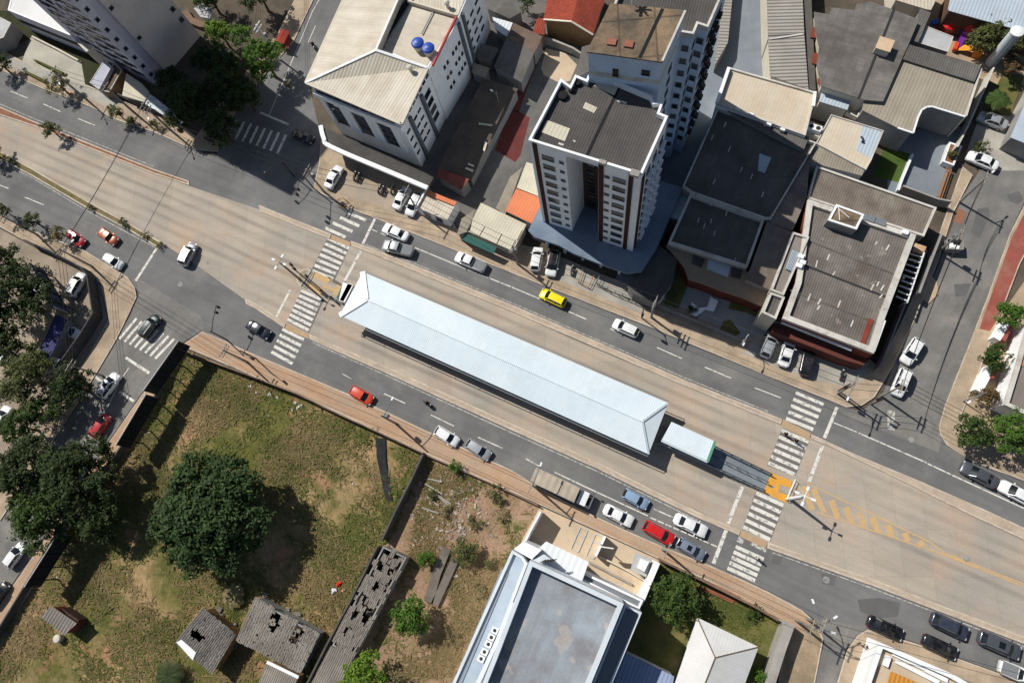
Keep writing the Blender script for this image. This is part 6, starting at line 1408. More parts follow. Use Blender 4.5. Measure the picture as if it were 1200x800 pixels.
# ------------------------------------------------------------------ people and motorcycles
skin = mat('skin', (150, 104, 78), None, 1, .03, 5, .6, .3)
def skin_mesh(name, verts, edges, radii, m, parent, sub=1):
    me = bpy.data.meshes.new(name); me.from_pydata(verts, edges, []); me.materials.append(m)
    o = bpy.data.objects.new(name, me); COL.objects.link(o)
    sk = o.modifiers.new('skin', 'SKIN'); sk.use_smooth_shade = True
    for i, r_ in enumerate(radii): me.skin_vertices[0].data[i].radius = (r_, r_) if not isinstance(r_, tuple) else r_
    me.skin_vertices[0].data[0].use_root = True
    ss = o.modifiers.new('sub', 'SUBSURF'); ss.levels = sub; ss.render_levels = sub
    o.parent = parent; return o
def person(u, v, face_deg, label, shirt, trousers, hair=(30, 24, 20), seated=False, z=0.02, stride=.18, parent_rz=None, loc=None, helmet=None):
    p = G(u, v) if loc is None else Vector(loc)
    t = thing('person', label, 'person', (p.x, p.y, z), math.radians(face_deg))
    tag(t); s = stride
    if not seated:
        V = [(0, 0, .92), (0, 0, 1.12), (.01, 0, 1.36), (.02, 0, 1.50), (.03, 0, 1.60), (.03, 0, 1.70),
             (0, .10, .88), (s*.7, .10, .50), (s*.9, .10, .08), (s*.9+.16, .10, .04),
             (0, -.10, .88), (-s*.3, -.10, .48), (-s*1.4, -.10, .10), (-s*1.4+.15, -.10, .05),
             (0, .19, 1.40), (-.06, .25, 1.12), (.06, .26, .88), (.10, .26, .80),
             (0, -.19, 1.40), (.08, -.25, 1.13), (.22, -.25, .92), (.27, -.25, .86)]
    else:
        V = [(-.1, 0, .82), (-.08, 0, 1.0), (.04, 0, 1.24), (.08, 0, 1.36), (.11, 0, 1.46), (.12, 0, 1.56),
             (-.08, .12, .80), (.30, .22, .74), (.12, .24, .36), (.28, .24, .30),
             (-.08, -.12, .80), (.30, -.22, .74), (.12, -.24, .36), (.28, -.24, .30),
             (.05, .20, 1.27), (.22, .30, 1.06), (.45, .30, 1.02), (.52, .30, 1.00),
             (.05, -.20, 1.27), (.22, -.30, 1.06), (.45, -.30, 1.02), (.52, -.30, 1.00)]
    E_ = [(0, 1), (1, 2), (2, 3), (3, 4), (4, 5), (0, 6), (6, 7), (7, 8), (8, 9), (0, 10), (10, 11), (11, 12), (12, 13), (2, 14), (14, 15), (15, 16), (16, 17), (2, 18), (18, 19), (19, 20), (20, 21)]
    R = [.13, .12, .15, .055, .085, .07, .095, .07, .045, .035, .095, .07, .045, .035, .065, .048, .036, .03, .065, .048, .036, .03]
    skin_mesh('body', V, E_, R, skin, t)
    d = .018
    skin_mesh('shirt', [V[0], V[1], V[2], (V[2][0], 0, V[2][2]+.06), V[14], V[15], V[18], V[19]], [(0, 1), (1, 2), (2, 3), (2, 4), (4, 5), (2, 6), (6, 7)], [.14, .145, .175, .09, .085, .065, .085, .065], mat('cloth_%d_%d_%d' % shirt, shirt, None, 1, .06), t)
    skin_mesh('trousers', [(V[0][0], 0, V[0][2]+.02), V[6], V[7], V[8], V[10], V[11], V[12]], [(0, 1), (1, 2), (2, 3), (0, 4), (4, 5), (5, 6)], [.15, .115, .09, .06, .115, .09, .06], mat('cloth_%d_%d_%d' % trousers, trousers, None, 1, .06), t)
    hx, hz_ = V[5][0], V[5][2]
    b = MB(); b.lathe((hx-.015, 0, hz_-.08), [(.085, 0), (.105, .06), (.10, .12), (.07, .165), (.02, .18)], 12)
    b.build('helmet' if helmet else 'hair', mat('hair_%d' % sum(helmet or hair), helmet or hair, None, 1, .05), t, smooth=True, loc=Z0)
    b = MB(); b.box((hx+.095, 0, hz_-.06), (.03, .03, .05)); b.build('nose', skin, t, loc=Z0)
    for sy in (-.033, .033): b = MB(); b.box((hx+.085, sy, hz_-.03), (.015, .022, .014)); b.build('eye', plastic_b, t, loc=Z0)
    b = MB(); b.box((hx+.083, 0, hz_-.105), (.012, .05, .014)); b.build('mouth', mat('lips', (120, 66, 58), None), t, loc=Z0)
    for sy, k in ((1, 17), (-1, 21)):
        hv = V[k]; 
        for f in range(4): b = MB(); b.tube([(hv[0], hv[1]+(f-1.5)*.018, hv[2]+.01), (hv[0]+.035, hv[1]+(f-1.5)*.019, hv[2]-.03), (hv[0]+.035, hv[1]+(f-1.5)*.018, hv[2]-.065+.008*abs(f-1.5))], [.011, .010, .008], 5); b.build('finger', skin, t, loc=Z0)
        b = MB(); b.tube([(hv[0]+.01, hv[1]-sy*.02, hv[2]+.03), (hv[0]+.045, hv[1]-sy*.045, hv[2]), (hv[0]+.06, hv[1]-sy*.045, hv[2]-.03)], [.013, .011, .009], 5); b.build('thumb', skin, t, loc=Z0)
    return t
def pdeg(u, v, du, dv): d = G(u+du, v+dv)-G(u, v); return math.degrees(math.atan2(d.y, d.x))
person(919, 509, pdeg(919, 509, -3, 7), 'person in dark clothes walking on the east crossing, nearer the upper road', (38, 38, 44), (30, 32, 40))
person(931, 517, pdeg(931, 517, -3, 7), 'person in black clothes walking on the east crossing, a step further right', (24, 24, 28), (42, 44, 56))
person(886, 654, pdeg(886, 654, 3, -7), 'person in a white shirt on the east crossing over the lower road', (214, 214, 210), (60, 66, 84))
person(1010, 755, pdeg(1010, 755, -8, -5), 'person in a pale shirt on the pavement at the south side street corner', (190, 186, 178), (48, 50, 60), z=.15)
person(340, 103, pdeg(340, 103, -3, 8), 'person in a yellow shirt in the shade of the north side street', (206, 178, 50), (40, 44, 60), z=.02)
person(341, 62, pdeg(341, 62, -3, 8), 'person in a pink shirt beside the red kiosk on the north side street', (196, 140, 134), (60, 60, 70), z=.15)
def moto(u, v, du, dv, label, col, z=0.0, rider=None, group=None, standing=True):
    c = G(u, v, .5); d = G(u+du, v+dv, .5)-c; rz = math.atan2(d.y, d.x)
    t = thing('motorcycle', label, 'motorcycle', (c.x, c.y, z), rz, group)
    mc = paint_mat('moto_%d_%d_%d' % col, col)
    for x in (.62, -.62):
        b = MB(); n = 16; pts = [(x+.25*math.cos(2*PI*k/n), 0, .3+.25*math.sin(2*PI*k/n)) for k in range(n+1)]; b.tube(pts, .055, 6, cap=False); w_ = b.build('wheel', tyre_m, t, loc=Z0)
        b = MB(); b.tube([(x, -.05, .3), (x, .05, .3)], .16, 10); b.build('rim', rim_m, w_, loc=Z0)
    b = MB(); b.lathe((.14, 0, .62), [(.10, 0), (.19, .08), (.20, .18), (.12, .27), (.03, .30)], 10); b.build('fuel_tank', mc, t, smooth=True, loc=Z0)
    b = MB(); b.box((-.32, 0, .78), (.72, .24, .10)); b.build('seat', plastic_b, t, loc=Z0)
    b = MB(); b.box((.05, 0, .42), (.45, .26, .34)); b.build('engine', mat('engine_grey', (84, 86, 88), None), t, loc=Z0)
    b = MB(); b.bar((.62, 0, .3), (.40, 0, .95), .06, .10); b.bar((-.62, 0, .32), (-.05, 0, .55), .06, .14); b.bar((.35, 0, .8), (-.6, 0, .72), .06, .07); b.build('frame', steel_grey, t, loc=Z0)
    b = MB(); b.tube([(.30, -.36, 1.0), (.40, -.18, .98), (.42, 0, .96), (.40, .18, .98), (.30, .36, 1.0)], .022, 6); b.build('handlebar', plastic_b, t, loc=Z0)
    b = MB(); b.box((.55, 0, .86), (.14, .18, .18)); b.build('headlight', lamp_w, t, loc=Z0)
    b = MB(); b.box((-.80, 0, .80), (.10, .16, .08)); b.build('tail_light', lamp_r, t, loc=Z0)
    if rider:
        a = math.degrees(rz); person(0, 0, a, rider[0], rider[1], rider[2], seated=True, z=z+.04, loc=(c.x+math.cos(rz)*(-.15), c.y+math.sin(rz)*(-.15), 0), helmet=rider[3])
    return t
moto(501.5, 473, 9, 5, 'black motorcycle being ridden along the lower road', (24, 24, 28), rider=('person in dark clothes and black helmet riding a motorcycle on the lower road', (34, 32, 36), (40, 44, 58), (26, 26, 28)))
moto(367.5, 54, 3, 9, 'motorcycle being ridden down the north side street', (28, 30, 36), rider=('person in grey jacket and white helmet riding down the north side street', (70, 72, 80), (34, 36, 44), (190, 190, 190)))
for k, (u, v, lb) in enumerate(((416.5, 206.5, 'dark motorcycle parked nearest the white sedan under the long canopy, left of its twin'), (420.5, 208, 'dark motorcycle parked under the long canopy, right of its twin'), (445, 221.5, 'motorcycle with a white helmet box parked in the middle of the forecourt row'), (449, 223.5, 'motorcycle parked close beside the one with the white helmet box'), (460, 222, 'dark motorcycle parked right beside the second white sedan'))):
    moto(u, v, 3, -8, lb, ((30, 30, 34), (52, 26, 24), (40, 42, 50), (28, 30, 30), (36, 34, 34))[k], SW, group='motorcycles parked on the forecourt')
moto(670.5, 316.5, 2, -8, 'black motorcycle parked below the tower podium', (24, 24, 26), SW)
moto(986, 438.5, 2, -8, 'black motorcycle parked at the avenue corner, past the three cars', (26, 26, 30), SW)
# ------------------------------------------------------------------ trees and plants
def leaf_mat(name, c1, c2, c3, trans=.25, nsc=.55, namt=.55):
    N = NT(name); geo = N.n('NewGeometry'); oi = N.n('ObjectInfo')
    r_ = geo.outputs['Random Per Island']
    n1 = N.ramp(N.noise(geo.outputs['Position'], nsc, 5, .62), .40, .60)
    c = N.mix(r_, lin(c1), lin(c2)); c = N.mix(N.math('MULTIPLY', n1, namt), c, lin(c3))
    N.l(c, N.b.inputs['Base Color']); N.b.inputs['Roughness'].default_value = .7; N.b.inputs['Specular IOR Level'].default_value = .25
    tr = N.n('BsdfTranslucent'); N.l(c, tr.inputs[0]); mx = N.n('MixShader'); mx.inputs[0].default_value = trans
    N.l(N.b.outputs[0], mx.inputs[1]); N.l(tr.outputs[0], mx.inputs[2]); N.l(mx.outputs[0], N.t.nodes['Material Output'].inputs[0])
    return N.m
L_mango = leaf_mat('leaf_mango', (54, 74, 38), (74, 96, 52), (42, 60, 34))
L_dark = leaf_mat('leaf_dark', (52, 66, 34), (70, 84, 42), (40, 54, 30))
L_olive = leaf_mat('leaf_olive', (84, 92, 50), (106, 110, 62), (66, 74, 44))
L_bright = leaf_mat('leaf_bright', (70, 104, 32), (94, 124, 42), (52, 82, 28))
L_lime = leaf_mat('leaf_lime', (98, 128, 40), (122, 148, 52), (78, 108, 36))
L_mid = leaf_mat('leaf_mid', (60, 82, 34), (78, 98, 42), (46, 66, 30))
L_red = leaf_mat('leaf_reddish', (92, 76, 48), (112, 86, 58), (74, 66, 42))
L_dry = leaf_mat('leaf_dry', (128, 120, 84), (146, 134, 96), (104, 100, 66))
bark = mat('bark', (96, 80, 64), (76, 62, 50), 1, .2, 6, .95, .1)
def leaf_cloud(name, C, m, parent, lobes, n, size, seed, shell=.55):
    """lobes: (centre, radii); leaves in clumps through the outer part of the lobes"""
    g = np.random.default_rng(seed)
    vol = np.array([l[1][0]*l[1][1]*l[1][2] for l in lobes])**.66; pick = g.choice(len(lobes), size=max(8, n//28), p=vol/vol.sum())
    cen = np.array([l[0] for l in lobes])[pick]; rad = np.array([l[1] for l in lobes])[pick]
    d = g.normal(size=(len(pick), 3)); d[:, 2] = np.where(d[:, 2] < -.2, -d[:, 2]*.5, d[:, 2]); d /= np.linalg.norm(d, axis=1)[:, None]
    rr = (shell+(1-shell)*g.random(len(pick))**.7)[:, None]
    cl = cen+d*rad*rr
    k = g.integers(0, len(cl), n); cr = size*(1.3+1.1*g.random(len(cl)))
    dd = g.normal(size=(n, 3)); dd /= np.linalg.norm(dd, axis=1)[:, None]
    P = cl[k]+dd*(cr[k]*g.random(n)**.45)[:, None]*np.array([1, 1, .7])
    nr = dd*.8+np.array([0, 0, .75])+g.normal(size=(n, 3))*.45; nr /= np.linalg.norm(nr, axis=1)[:, None]
    a = np.cross(nr, g.normal(size=(n, 3))); a /= np.linalg.norm(a, axis=1)[:, None]; b_ = np.cross(nr, a)
    s = size*(.6+.7*g.random(n))[:, None]
    V = np.stack([P-a*s*.62, P-b_*s*.3+nr*s*.05, P+a*s*.62, P+b_*s*.3+nr*s*.05], 1).reshape(-1, 3)+np.array(C)
    return quads(name, V, m, parent)
def quads(name, V, m, parent):
    n = len(V)//4; me = bpy.data.meshes.new(name); me.vertices.add(4*n); me.vertices.foreach_set('co', V.astype(np.float32).ravel())
    me.loops.add(4*n); me.loops.foreach_set('vertex_index', np.arange(4*n, dtype=np.int32)); me.polygons.add(n)
    me.polygons.foreach_set('loop_start', np.arange(0, 4*n, 4, dtype=np.int32)); me.polygons.foreach_set('loop_total', np.full(n, 4, dtype=np.int32))
    me.materials.append(m); me.update(calc_edges=True); me.validate()
    o = bpy.data.objects.new(name, me); COL.objects.link(o); o.parent = parent
    if parent is not None: o.matrix_parent_inverse = parent.matrix_world.inverted()
    return o
def tree(u, v, dpx, h, m, label, n=None, name='tree', cat='tree', seed=None, size=.34, flat=.72, nl=7, group=None, density=1.0, shell=.5, asym=1.0):
    zc = h*.62; c = G(u, v, zc); R = (G(u+dpx/2, v, zc)-c).length
    seed = seed if seed is not None else int(u*7+v*13)
    r_ = random.Random(seed); t = thing(name, label, cat, (c.x, c.y, 0), group=group)
    lob = [((0, 0, 0), (R*.62, R*.62*asym, min(h*.36, R*.62*flat)))]
    for i in range(nl):
        a = 2*PI*i/nl+r_.uniform(-.3, .3); q = R*r_.uniform(.48, .62); k = R*r_.uniform(.32, .46)
        lob.append(((math.cos(a)*q, math.sin(a)*q*asym, r_.uniform(-.25, .12)*h*.5), (k, k, min(k*flat*1.1, h*.3))))
    for i in range(max(2, nl//2)):
        a = r_.uniform(0, 2*PI); q = R*r_.uniform(.1, .35); k = R*r_.uniform(.28, .4)
        lob.append(((math.cos(a)*q, math.sin(a)*q, min(h*.25, R*.4)*r_.uniform(.7, 1.1)), (k, k, k*flat)))
    n = n or int(min(24000, max(320, R*R*190*density)))
    b = MB(); tr = max(.06, R*.055)
    b.tube([(c.x, c.y, -.05), (c.x+.05*R, c.y, h*.25), (c.x, c.y+.04*R, h*.5)], [tr*1.35, tr, tr*.75], 8)
    for i in range(5):
        a = 2*PI*i/5+r_.uniform(-.4, .4); q = R*.55
        b.tube([(c.x, c.y+.03*R, h*(.28+.05*i)), (c.x+math.cos(a)*q*.5, c.y+math.sin(a)*q*.5, h*.5), (c.x+math.cos(a)*q, c.y+math.sin(a)*q, h*.66)], [tr*.6, tr*.4, tr*.15], 6)
    b.build('trunk', bark, t)
    leaf_cloud('crown', (c.x, c.y, zc), m, t, lob, n, size, seed, shell)
    return t
tree(250, 603, 146, 10.5, L_mango, 'large round dark green mango tree in the grassy field', size=.52, density=1.9, nl=11, flat=.8)
tree(32, 548, 84, 9, L_dark, 'big dark street tree at the left edge, beside the white car cut by the frame', size=.42, density=1.1)
tree(95, 560, 96, 9.5, L_dark, 'big dark street tree between the west side street and the field', size=.42, density=1.2, nl=9)
tree(48, 604, 84, 8.5, L_mid, 'mid green street tree, lowest of the cluster on the west side street', size=.42, density=1.1)
tree(118, 610, 60, 7, L_dark, 'smaller dark tree leaning over the field edge, right of the street cluster', size=.38)
tree(82, 452, 58, 7, L_dark, 'dark tree over the west pavement, beside the white SUV with sunroof', size=.36, density=1.1)
tree(28, 443, 76, 8, L_olive, 'olive tree in the dusty car park, beside the flatbed truck', size=.38)
tree(18, 352, 92, 9, L_dark, 'broad dark tree at the left edge of the car park, above the purple roof', size=.42, density=1.1, nl=9)
tree(10, 402, 52, 7, L_dark, 'dark tree at the left edge, between car park and purple roof', size=.38)
tree(5, 305, 44, 7, L_dark, 'dark tree at the left edge just below the lower road pavement', size=.38)
tree(50, 480, 46, 6, L_mid, 'mid green tree below the flatbed truck, at the west pavement', size=.36)
tree(20, 500, 44, 7, L_mid, 'mid green tree at the left edge above the white car cut by the frame', size=.36)
tree(197, 92, 36, 7, L_dark, 'dark tree tight against the mauve tower corner', size=.36)
tree(222, 124, 64, 8, L_dark, 'large dark tree in the tower shade, nearest the tapering white roof', size=.4, density=1.2)
tree(258, 150, 50, 7, L_dark, 'dark tree in the shade at the north side street corner', size=.38, density=1.2)
tree(262, 100, 56, 8, L_dark, 'dark tree in the shade behind the street corner trees', size=.4, density=1.2)
tree(240, 70, 40, 7, L_dark, 'dark shaded tree beside the blank side of the mauve tower', size=.38)
tree(212, 108, 44, 7, L_dark, 'dark tree in the tower shade behind the white wedge roof', size=.38, density=1.1)
tree(285, 112, 50, 7, L_dark, 'dark tree in the deep shade below the bright round tree', size=.38, density=1.1)
tree(262, 72, 44, 7, L_mid, 'mid green shaded tree between the two bright twins and the corner trees', size=.36)
tree(256, 38, 38, 7, L_lime, 'bright green tree in the sun near the mauve tower, left of its twin', size=.34, density=1.2)
tree(283, 42, 30, 7, L_bright, 'bright green tree in the sun under the power lines, small one', size=.34, density=1.2)
tree(307, 68, 54, 8.5, L_bright, 'bright green round tree by the red kiosk on the north side street', size=.36, density=1.3)
tree(243, -4, 40, 7, L_mid, 'green tree cut by the photo top edge, right of the mauve tower', size=.36)
tree(300, -10, 46, 8, L_dark, 'dark tree cut by the photo top edge at the north side street', size=.36)
for k, (u, v, d, m, lb) in enumerate(((68, 100, 30, L_dry, 'thin dry street tree with bare gaps on the upper left pavement'), (57, 151, 24, L_olive, 'small round tree on the median strip, upper left'), (135, 131, 20, L_olive, 'small olive street tree on the pavement beside the gate house'), (153, 142, 14, L_dark, 'tiny dark street tree on the upper pavement, right of the olive one'), (178, 145, 12, L_olive, 'tiny olive street tree nearest the north side street on the upper pavement'),
        (0, 76, 30, L_dark, 'small dark street tree at the left edge of the upper pavement'), (-14, 176, 34, L_dark, 'small tree on the lower left median cut by the frame'), (3, 247, 22, L_olive, 'small olive street tree at the left edge of the lower pavement'), (36, 258, 26, L_olive, 'small olive street tree on the lower pavement, left of the red hatchback'), (68, 272, 22, L_dry, 'thin dry street tree overhanging the red hatchback'))):
    tree(u, v, d, 4.2 if d > 15 else 2.6, m, lb, size=.26, density=1.4, nl=5, shell=.3)
tree(480, 722, 50, 5, L_bright, 'bright green round tree beside the collapsed shed row', size=.34, density=1.5)
tree(501, 655, 24, 2.6, L_bright, 'small bright green bush in the waste ground rubble', name='bush', cat='bush', size=.24, density=2)
tree(545, 645, 40, 2.6, L_olive, 'wide dull olive bush in the waste ground near the channel walls', name='bush', cat='bush', size=.28, density=1.2)
tree(533, 547, 18, 2.2, L_bright, 'small green bush by the low wall at the top of the waste ground', name='bush', cat='bush', size=.24, density=1.6)
tree(579, 576, 22, 2.2, L_olive, 'small olive bush at the foot of the low wall of the waste ground', name='bush', cat='bush', size=.24, density=1.2)
tree(425, 792, 58, 5.5, L_lime, 'bright yellow green tree at the lower end of the shed row', size=.34, density=1.5)
tree(468, 800, 34, 3, L_dry, 'dry greyish bush at the bottom edge of the waste ground', name='bush', cat='bush', size=.28)
tree(793, 702, 62, 6.5, L_mid, 'mid green round tree in the garden beside the shaded court', size=.36, density=1.5, nl=9)
tree(890, 794, 24, 3, L_bright, 'small bright green tree between the white hipped house and the grey wall', size=.26, density=1.6)
tree(882, 716, 26, 1.2, L_mid, 'low green weeds along the brown street wall in the garden', name='bush', cat='bush', size=.22, flat=.4)
tree(1183, 368, 42, 5, L_bright, 'bright green tree on the red pavement of the east side street', size=.32, density=1.5)
tree(1168, 419, 42, 5, L_mid, 'mid green tree between two white garden walls, right edge', size=.32, density=1.4)
tree(1158, 465, 32, 4.5, L_red, 'reddish brown tree in the garden at the right edge', size=.30, density=1.4)
tree(1143, 505, 52, 5.5, L_mid, 'mid green tree over the pavement at the east street corner', size=.34, density=1.3, nl=8)
tree(1190, 508, 60, 6, L_bright, 'bright green tree cut by the right edge over the avenue pavement', size=.34, density=1.4, nl=8)
tree(1161, 41, 58, 5.5, L_olive, 'big olive tree beside the silver tank tower, top right', size=.34, density=1.2, nl=8)
tree(1196, 48, 34, 5, L_olive, 'olive tree at the top right corner behind the silver tank tower', size=.34)
tree(1188, 78, 36, 3.5, L_red, 'dark purple leaved bush in the shade of the silver tank tower', name='bush', cat='bush', size=.28)
tree(1116, 180, 16, 2.4, L_olive, 'small bush growing in the white rimmed planter', name='bush', cat='bush', size=.24, density=1.8)
tree(1151, 172, 22, 1.6, L_olive, 'low grey green shrubs behind the white car atop the east street', name='bush', cat='bush', size=.24)
tree(617, 3, 22, 4, L_mid, 'small green tree at the photo top beside the clay roofed house', size=.3)
tree(812, 362, 12, 1.4, L_dark, 'small shrub in the bed of the shaded plaza', name='bush', cat='bush', size=.2, density=1.6)
tree(534, 250, 1, 1, L_dark, 'x', n=260) if False else None
for k, (u, v, d, lb) in enumerate(((107, 243, 9, 'round weed tuft on the green median strip, nearest the left edge'), (141, 259, 10, 'weed tuft on the green median strip, next to a second one'), (149, 264, 10, 'weed tuft on the green median strip, right beside another'), (172, 277, 11, 'weed clump on the green median strip towards its end'), (187, 287, 12, 'dark weed clump at the very tip of the green median strip'))):
    tree(u, v, d, .9, L_dark, lb, name='bush', cat='bush', size=.18, n=160, nl=4)
for u, v, d, mm, lb in ((522, 598, 16, L_dry, 'dry grey scrub in the middle of the rubble'), (556, 612, 22, L_olive, 'olive scrub at the right side of the rubble'), (590, 604, 20, L_dry, 'dry scrub near the white wall of the hall forecourt'), (508, 580, 14, L_olive, 'low olive scrub beside the dark dividing wall'), (560, 690, 22, L_dry, 'dry scrub in the open middle of the waste ground'), (530, 745, 26, L_dry, 'dry scrub patch towards the lower part of the waste ground'), (575, 660, 16, L_olive, 'small olive scrub close to the hall terrace')):
    tree(u, v, d, 1.0, mm, lb, name='bush', cat='bush', size=.2, flat=.5, density=.7, shell=.2)
def palm(u, v, h, R, label, nf=11, m=None):
    c = G(u, v, h); t = thing('palm_tree', label, 'palm', (c.x, c.y, 0)); r_ = random.Random(int(u))
    b = MB(); b.tube([(c.x, c.y, -.05), (c.x+.05, c.y, h*.5), (c.x, c.y, h)], [.16, .12, .10], 8); b.build('trunk', bark, t)
    V = []
    for k in range(nf):
        a = 2*PI*k/nf+r_.uniform(-.2, .2); L = R*r_.uniform(.8, 1.1); n = 22
        for i in range(n):
            s = i/n; p = Vector((c.x+math.cos(a)*L*s, c.y+math.sin(a)*L*s, h+.5*R*(s*.55-s*s*.85)))
            d = Vector((math.cos(a), math.sin(a), .3-.9*s)).normalized(); sd = Vector((-math.sin(a), math.cos(a), 0))
            ll = R*.32*math.sin(PI*min(1, s*.85+.14))
            for sg in (-1, 1):
                e = p+sd*sg*ll+d*ll*.5-Vector((0, 0, ll*.25)); w_ = d*.05
                V += [p-w_, p+w_, e+w_*.4, e-w_*.4]
    quads('crown', np.array([tuple(q) for q in V]), m or L_mid, t)
palm(1171, 116, 2.6, 1.9, 'small palm on the lawn, top right')
palm(196, 792, 1.8, 2.4, 'dark low palm at the bottom edge of the field, left of the ruins', m=L_dark)
palm(272, 698, 1.0, 2.0, 'spiky dry palm between the two ruined houses', m=L_dry)
# tall grass of the field and weeds of the waste ground
def pip(x, y, P):
    ins = np.zeros(len(x), bool); j = len(P)-1
    for i in range(len(P)):
        xi, yi, xj, yj = P[i].x, P[i].y, P[j].x, P[j].y
        ins ^= ((yi > y) != (yj > y)) & (x < (xj-xi)*(y-yi)/(yj-yi+1e-9)+xi); j = i
    return ins
def grass(name, px, n, m, hmin, hmax, seed, hole=(), thr=-.5, ph=0):
    P = GP(px); g = np.random.default_rng(seed); xs = [q.x for q in P]; ys = [q.y for q in P]
    x = g.uniform(min(xs), max(xs), n*2); y = g.uniform(min(ys), max(ys), n*2); k = pip(x, y, P)
    for h_ in hole: k &= ~pip(x, y, GP(h_))
    pat = np.sin(x*.27+ph+np.sin(y*.21+ph)*2)+np.sin(y*.31+np.sin(x*.19+ph)*2.3)+.6*np.sin(x*.9+2*np.sin(y*.7))+g.normal(size=len(x))*.45
    k &= pat > thr
    x, y = x[k][:n], y[k][:n]; n = len(x)
    h = g.uniform(hmin, hmax, n); w_ = g.uniform(.04, .10, n); lean = g.normal(size=(n, 2))*.30+np.array([-.22, .14]); lean *= (h/.3)[:, None]; a = np.arctan2(lean[:, 1], lean[:, 0])+PI/2; h = h*.55
    ca, sa = np.cos(a)*w_, np.sin(a)*w_; z0 = np.zeros(n)
    V = np.stack([np.stack([x-ca, y-sa, z0], 1), np.stack([x+ca, y+sa, z0], 1), np.stack([x+lean[:, 0]+ca*.7, y+lean[:, 1]+sa*.7, h], 1), np.stack([x+lean[:, 0]-ca*.7, y+lean[:, 1]-sa*.7, h], 1)], 1).reshape(-1, 3)
    o = quads(name, V, m, None); o['kind'] = 'stuff'; return o
FIELD = [(218, 414), (300, 448), (395, 489), (496, 534), (463, 600), (440, 640), (385, 755), (360, 800), (-20, 800), (45, 690), (66, 650), (143, 540), (188, 470)]
ruins_px = [[(300, 697), (376, 741), (352, 790), (275, 751)], [(238, 710), (278, 743), (248, 791), (204, 752)], [(61, 708), (94, 730), (77, 748), (45, 722)], [(311, 775), (351, 793), (338, 830), (288, 830)]]
gm1 = leaf_mat('grass_dry', (164, 142, 104), (146, 124, 90), (116, 108, 66), .3, .09, .85)
gm2 = leaf_mat('grass_green', (104, 112, 54), (126, 124, 68), (86, 96, 44), .3, .09, .85)
o = grass('grass', FIELD, 36000, gm1, .15, .55, 5, ruins_px, .1, 0); tag(o, 'tall dry straw coloured grass of the field', 'grass')
o = grass('grass', FIELD, 22000, gm2, .15, .6, 9, ruins_px, .1, 2.4); tag(o, 'green weeds growing through the dry grass of the field', 'grass')
WASTE = [(502, 540), (600, 580), (628, 598), (606, 640), (530, 795), (420, 800), (440, 745), (480, 650)]
o = grass('grass', WASTE, 13000, gm1, .1, .5, 15, (), -.2, 1); tag(o, 'dry weeds of the waste ground', 'grass')
o = grass('grass', WASTE, 4500, gm2, .1, .45, 35, (), .9, 3.1); tag(o, 'green weeds of the waste ground', 'grass')
o = grass('grass', [(500, 538), (300, 450), (218, 416), (192, 468), (210, 470), (300, 462), (396, 505), (470, 560), (455, 620), (392, 745), (402, 750), (470, 610)], 9000, gm2, .2, .8, 45, (), -1, 1); tag(o, 'taller green growth along the walls of the field', 'grass')
o = grass('grass', [(778, 662), (835, 688), (905, 726), (890, 760), (820, 720), (780, 690)], 2500, gm2, .08, .25, 25); tag(o, 'green weeds of the garden beside the brown street wall', 'grass')
# rubble and litter
g = random.Random(11); b = MB()
rub = [mat('rubble_white', (168, 158, 146), None, 1, .1), mat('rubble_grey', (128, 120, 112), None, 1, .15), mat('rubble_red', (138, 104, 86), None, 1, .15)]
for i in range(300):
    t_ = g.random(); u = 505+g.gauss(28, 26); v = 560+g.gauss(42, 26)
    if not (500+(v-540)*-.3 < u < 600): continue
    c = G(u, v); s = g.uniform(.08, .3)
    b.box((c.x, c.y, s*.2), (s*g.uniform(.8, 3), s, s*.5), g.uniform(0, 3), g.choice((0, 1, 1, 2)))
o = b.build('rubble', rub); o['kind'] = 'stuff'; tag(o, 'scattered building rubble in the waste ground', 'rubble')
for i in range(6):
    a = G(510+g.uniform(-6, 20), 552+g.uniform(0, 50)); an_ = RA+g.uniform(-.5, .3)
    b = MB(); b.box((0, 0, .2), (g.uniform(2, 4.5), .18, .15)); o = b.build('broken_beam', conc_m, None, loc=(a.x, a.y, 0), rz=an_); tag(o, 'broken pale concrete beam lying in the rubble', 'beam', 'broken beams in the rubble')
def bag(u, v, col, s, label, group=None):
    c = G(u, v); g_ = random.Random(int(u*3+v)); b = MB()
    s *= .62; pr_ = [(s*.35, 0), (s*.55, s*.15), (s*.5, s*.35), (s*.25, s*.5), (s*.1, s*.6)]
    b.lathe((0, 0, 0), pr_, 9); b.v = [(x*(1+g_.uniform(-.5, .4)), y*(1+g_.uniform(-.5, .4)), z*(1+g_.uniform(-.3, .3))) for x, y, z in b.v]
    o = b.build('litter_bag', mat('bag_%d_%d_%d' % col, col, None, 1, .05, 5, .4, .4), None, loc=(c.x, c.y, .0), rz=g_.uniform(0, 3)); tag(o, label, 'litter bag', group)
for k, (u, v, s) in enumerate(((346, 473), (349, 478), (353, 476), (343, 468), (316, 462), (322, 461), (325, 466), (293, 453), (300, 460), (414, 566), (315, 487))) if False else enumerate(((346, 473, .9), (349, 478, .8), (353, 476, 1.0), (343, 480, .6), (316, 462, .8), (325, 466, .7), (293, 453, .8), (301, 460, .5), (414, 566, .4), (315, 487, .4), (170, 509, .5), (176, 506, .5), (68, 676, .6), (70, 670, .5))):
    bag(u, v, (206, 204, 198), s, 'white plastic litter bag lying in the field grass', 'white litter in the field')
bag(398, 684, (206, 40, 30), 1.1, 'red plastic bag on the small litter heap in the field')
bag(392, 692, (214, 216, 218), 1.3, 'white plastic bag on the small litter heap in the field'); bag(403, 691, (176, 140, 110), .9, 'tan sack on the small litter heap in the field')
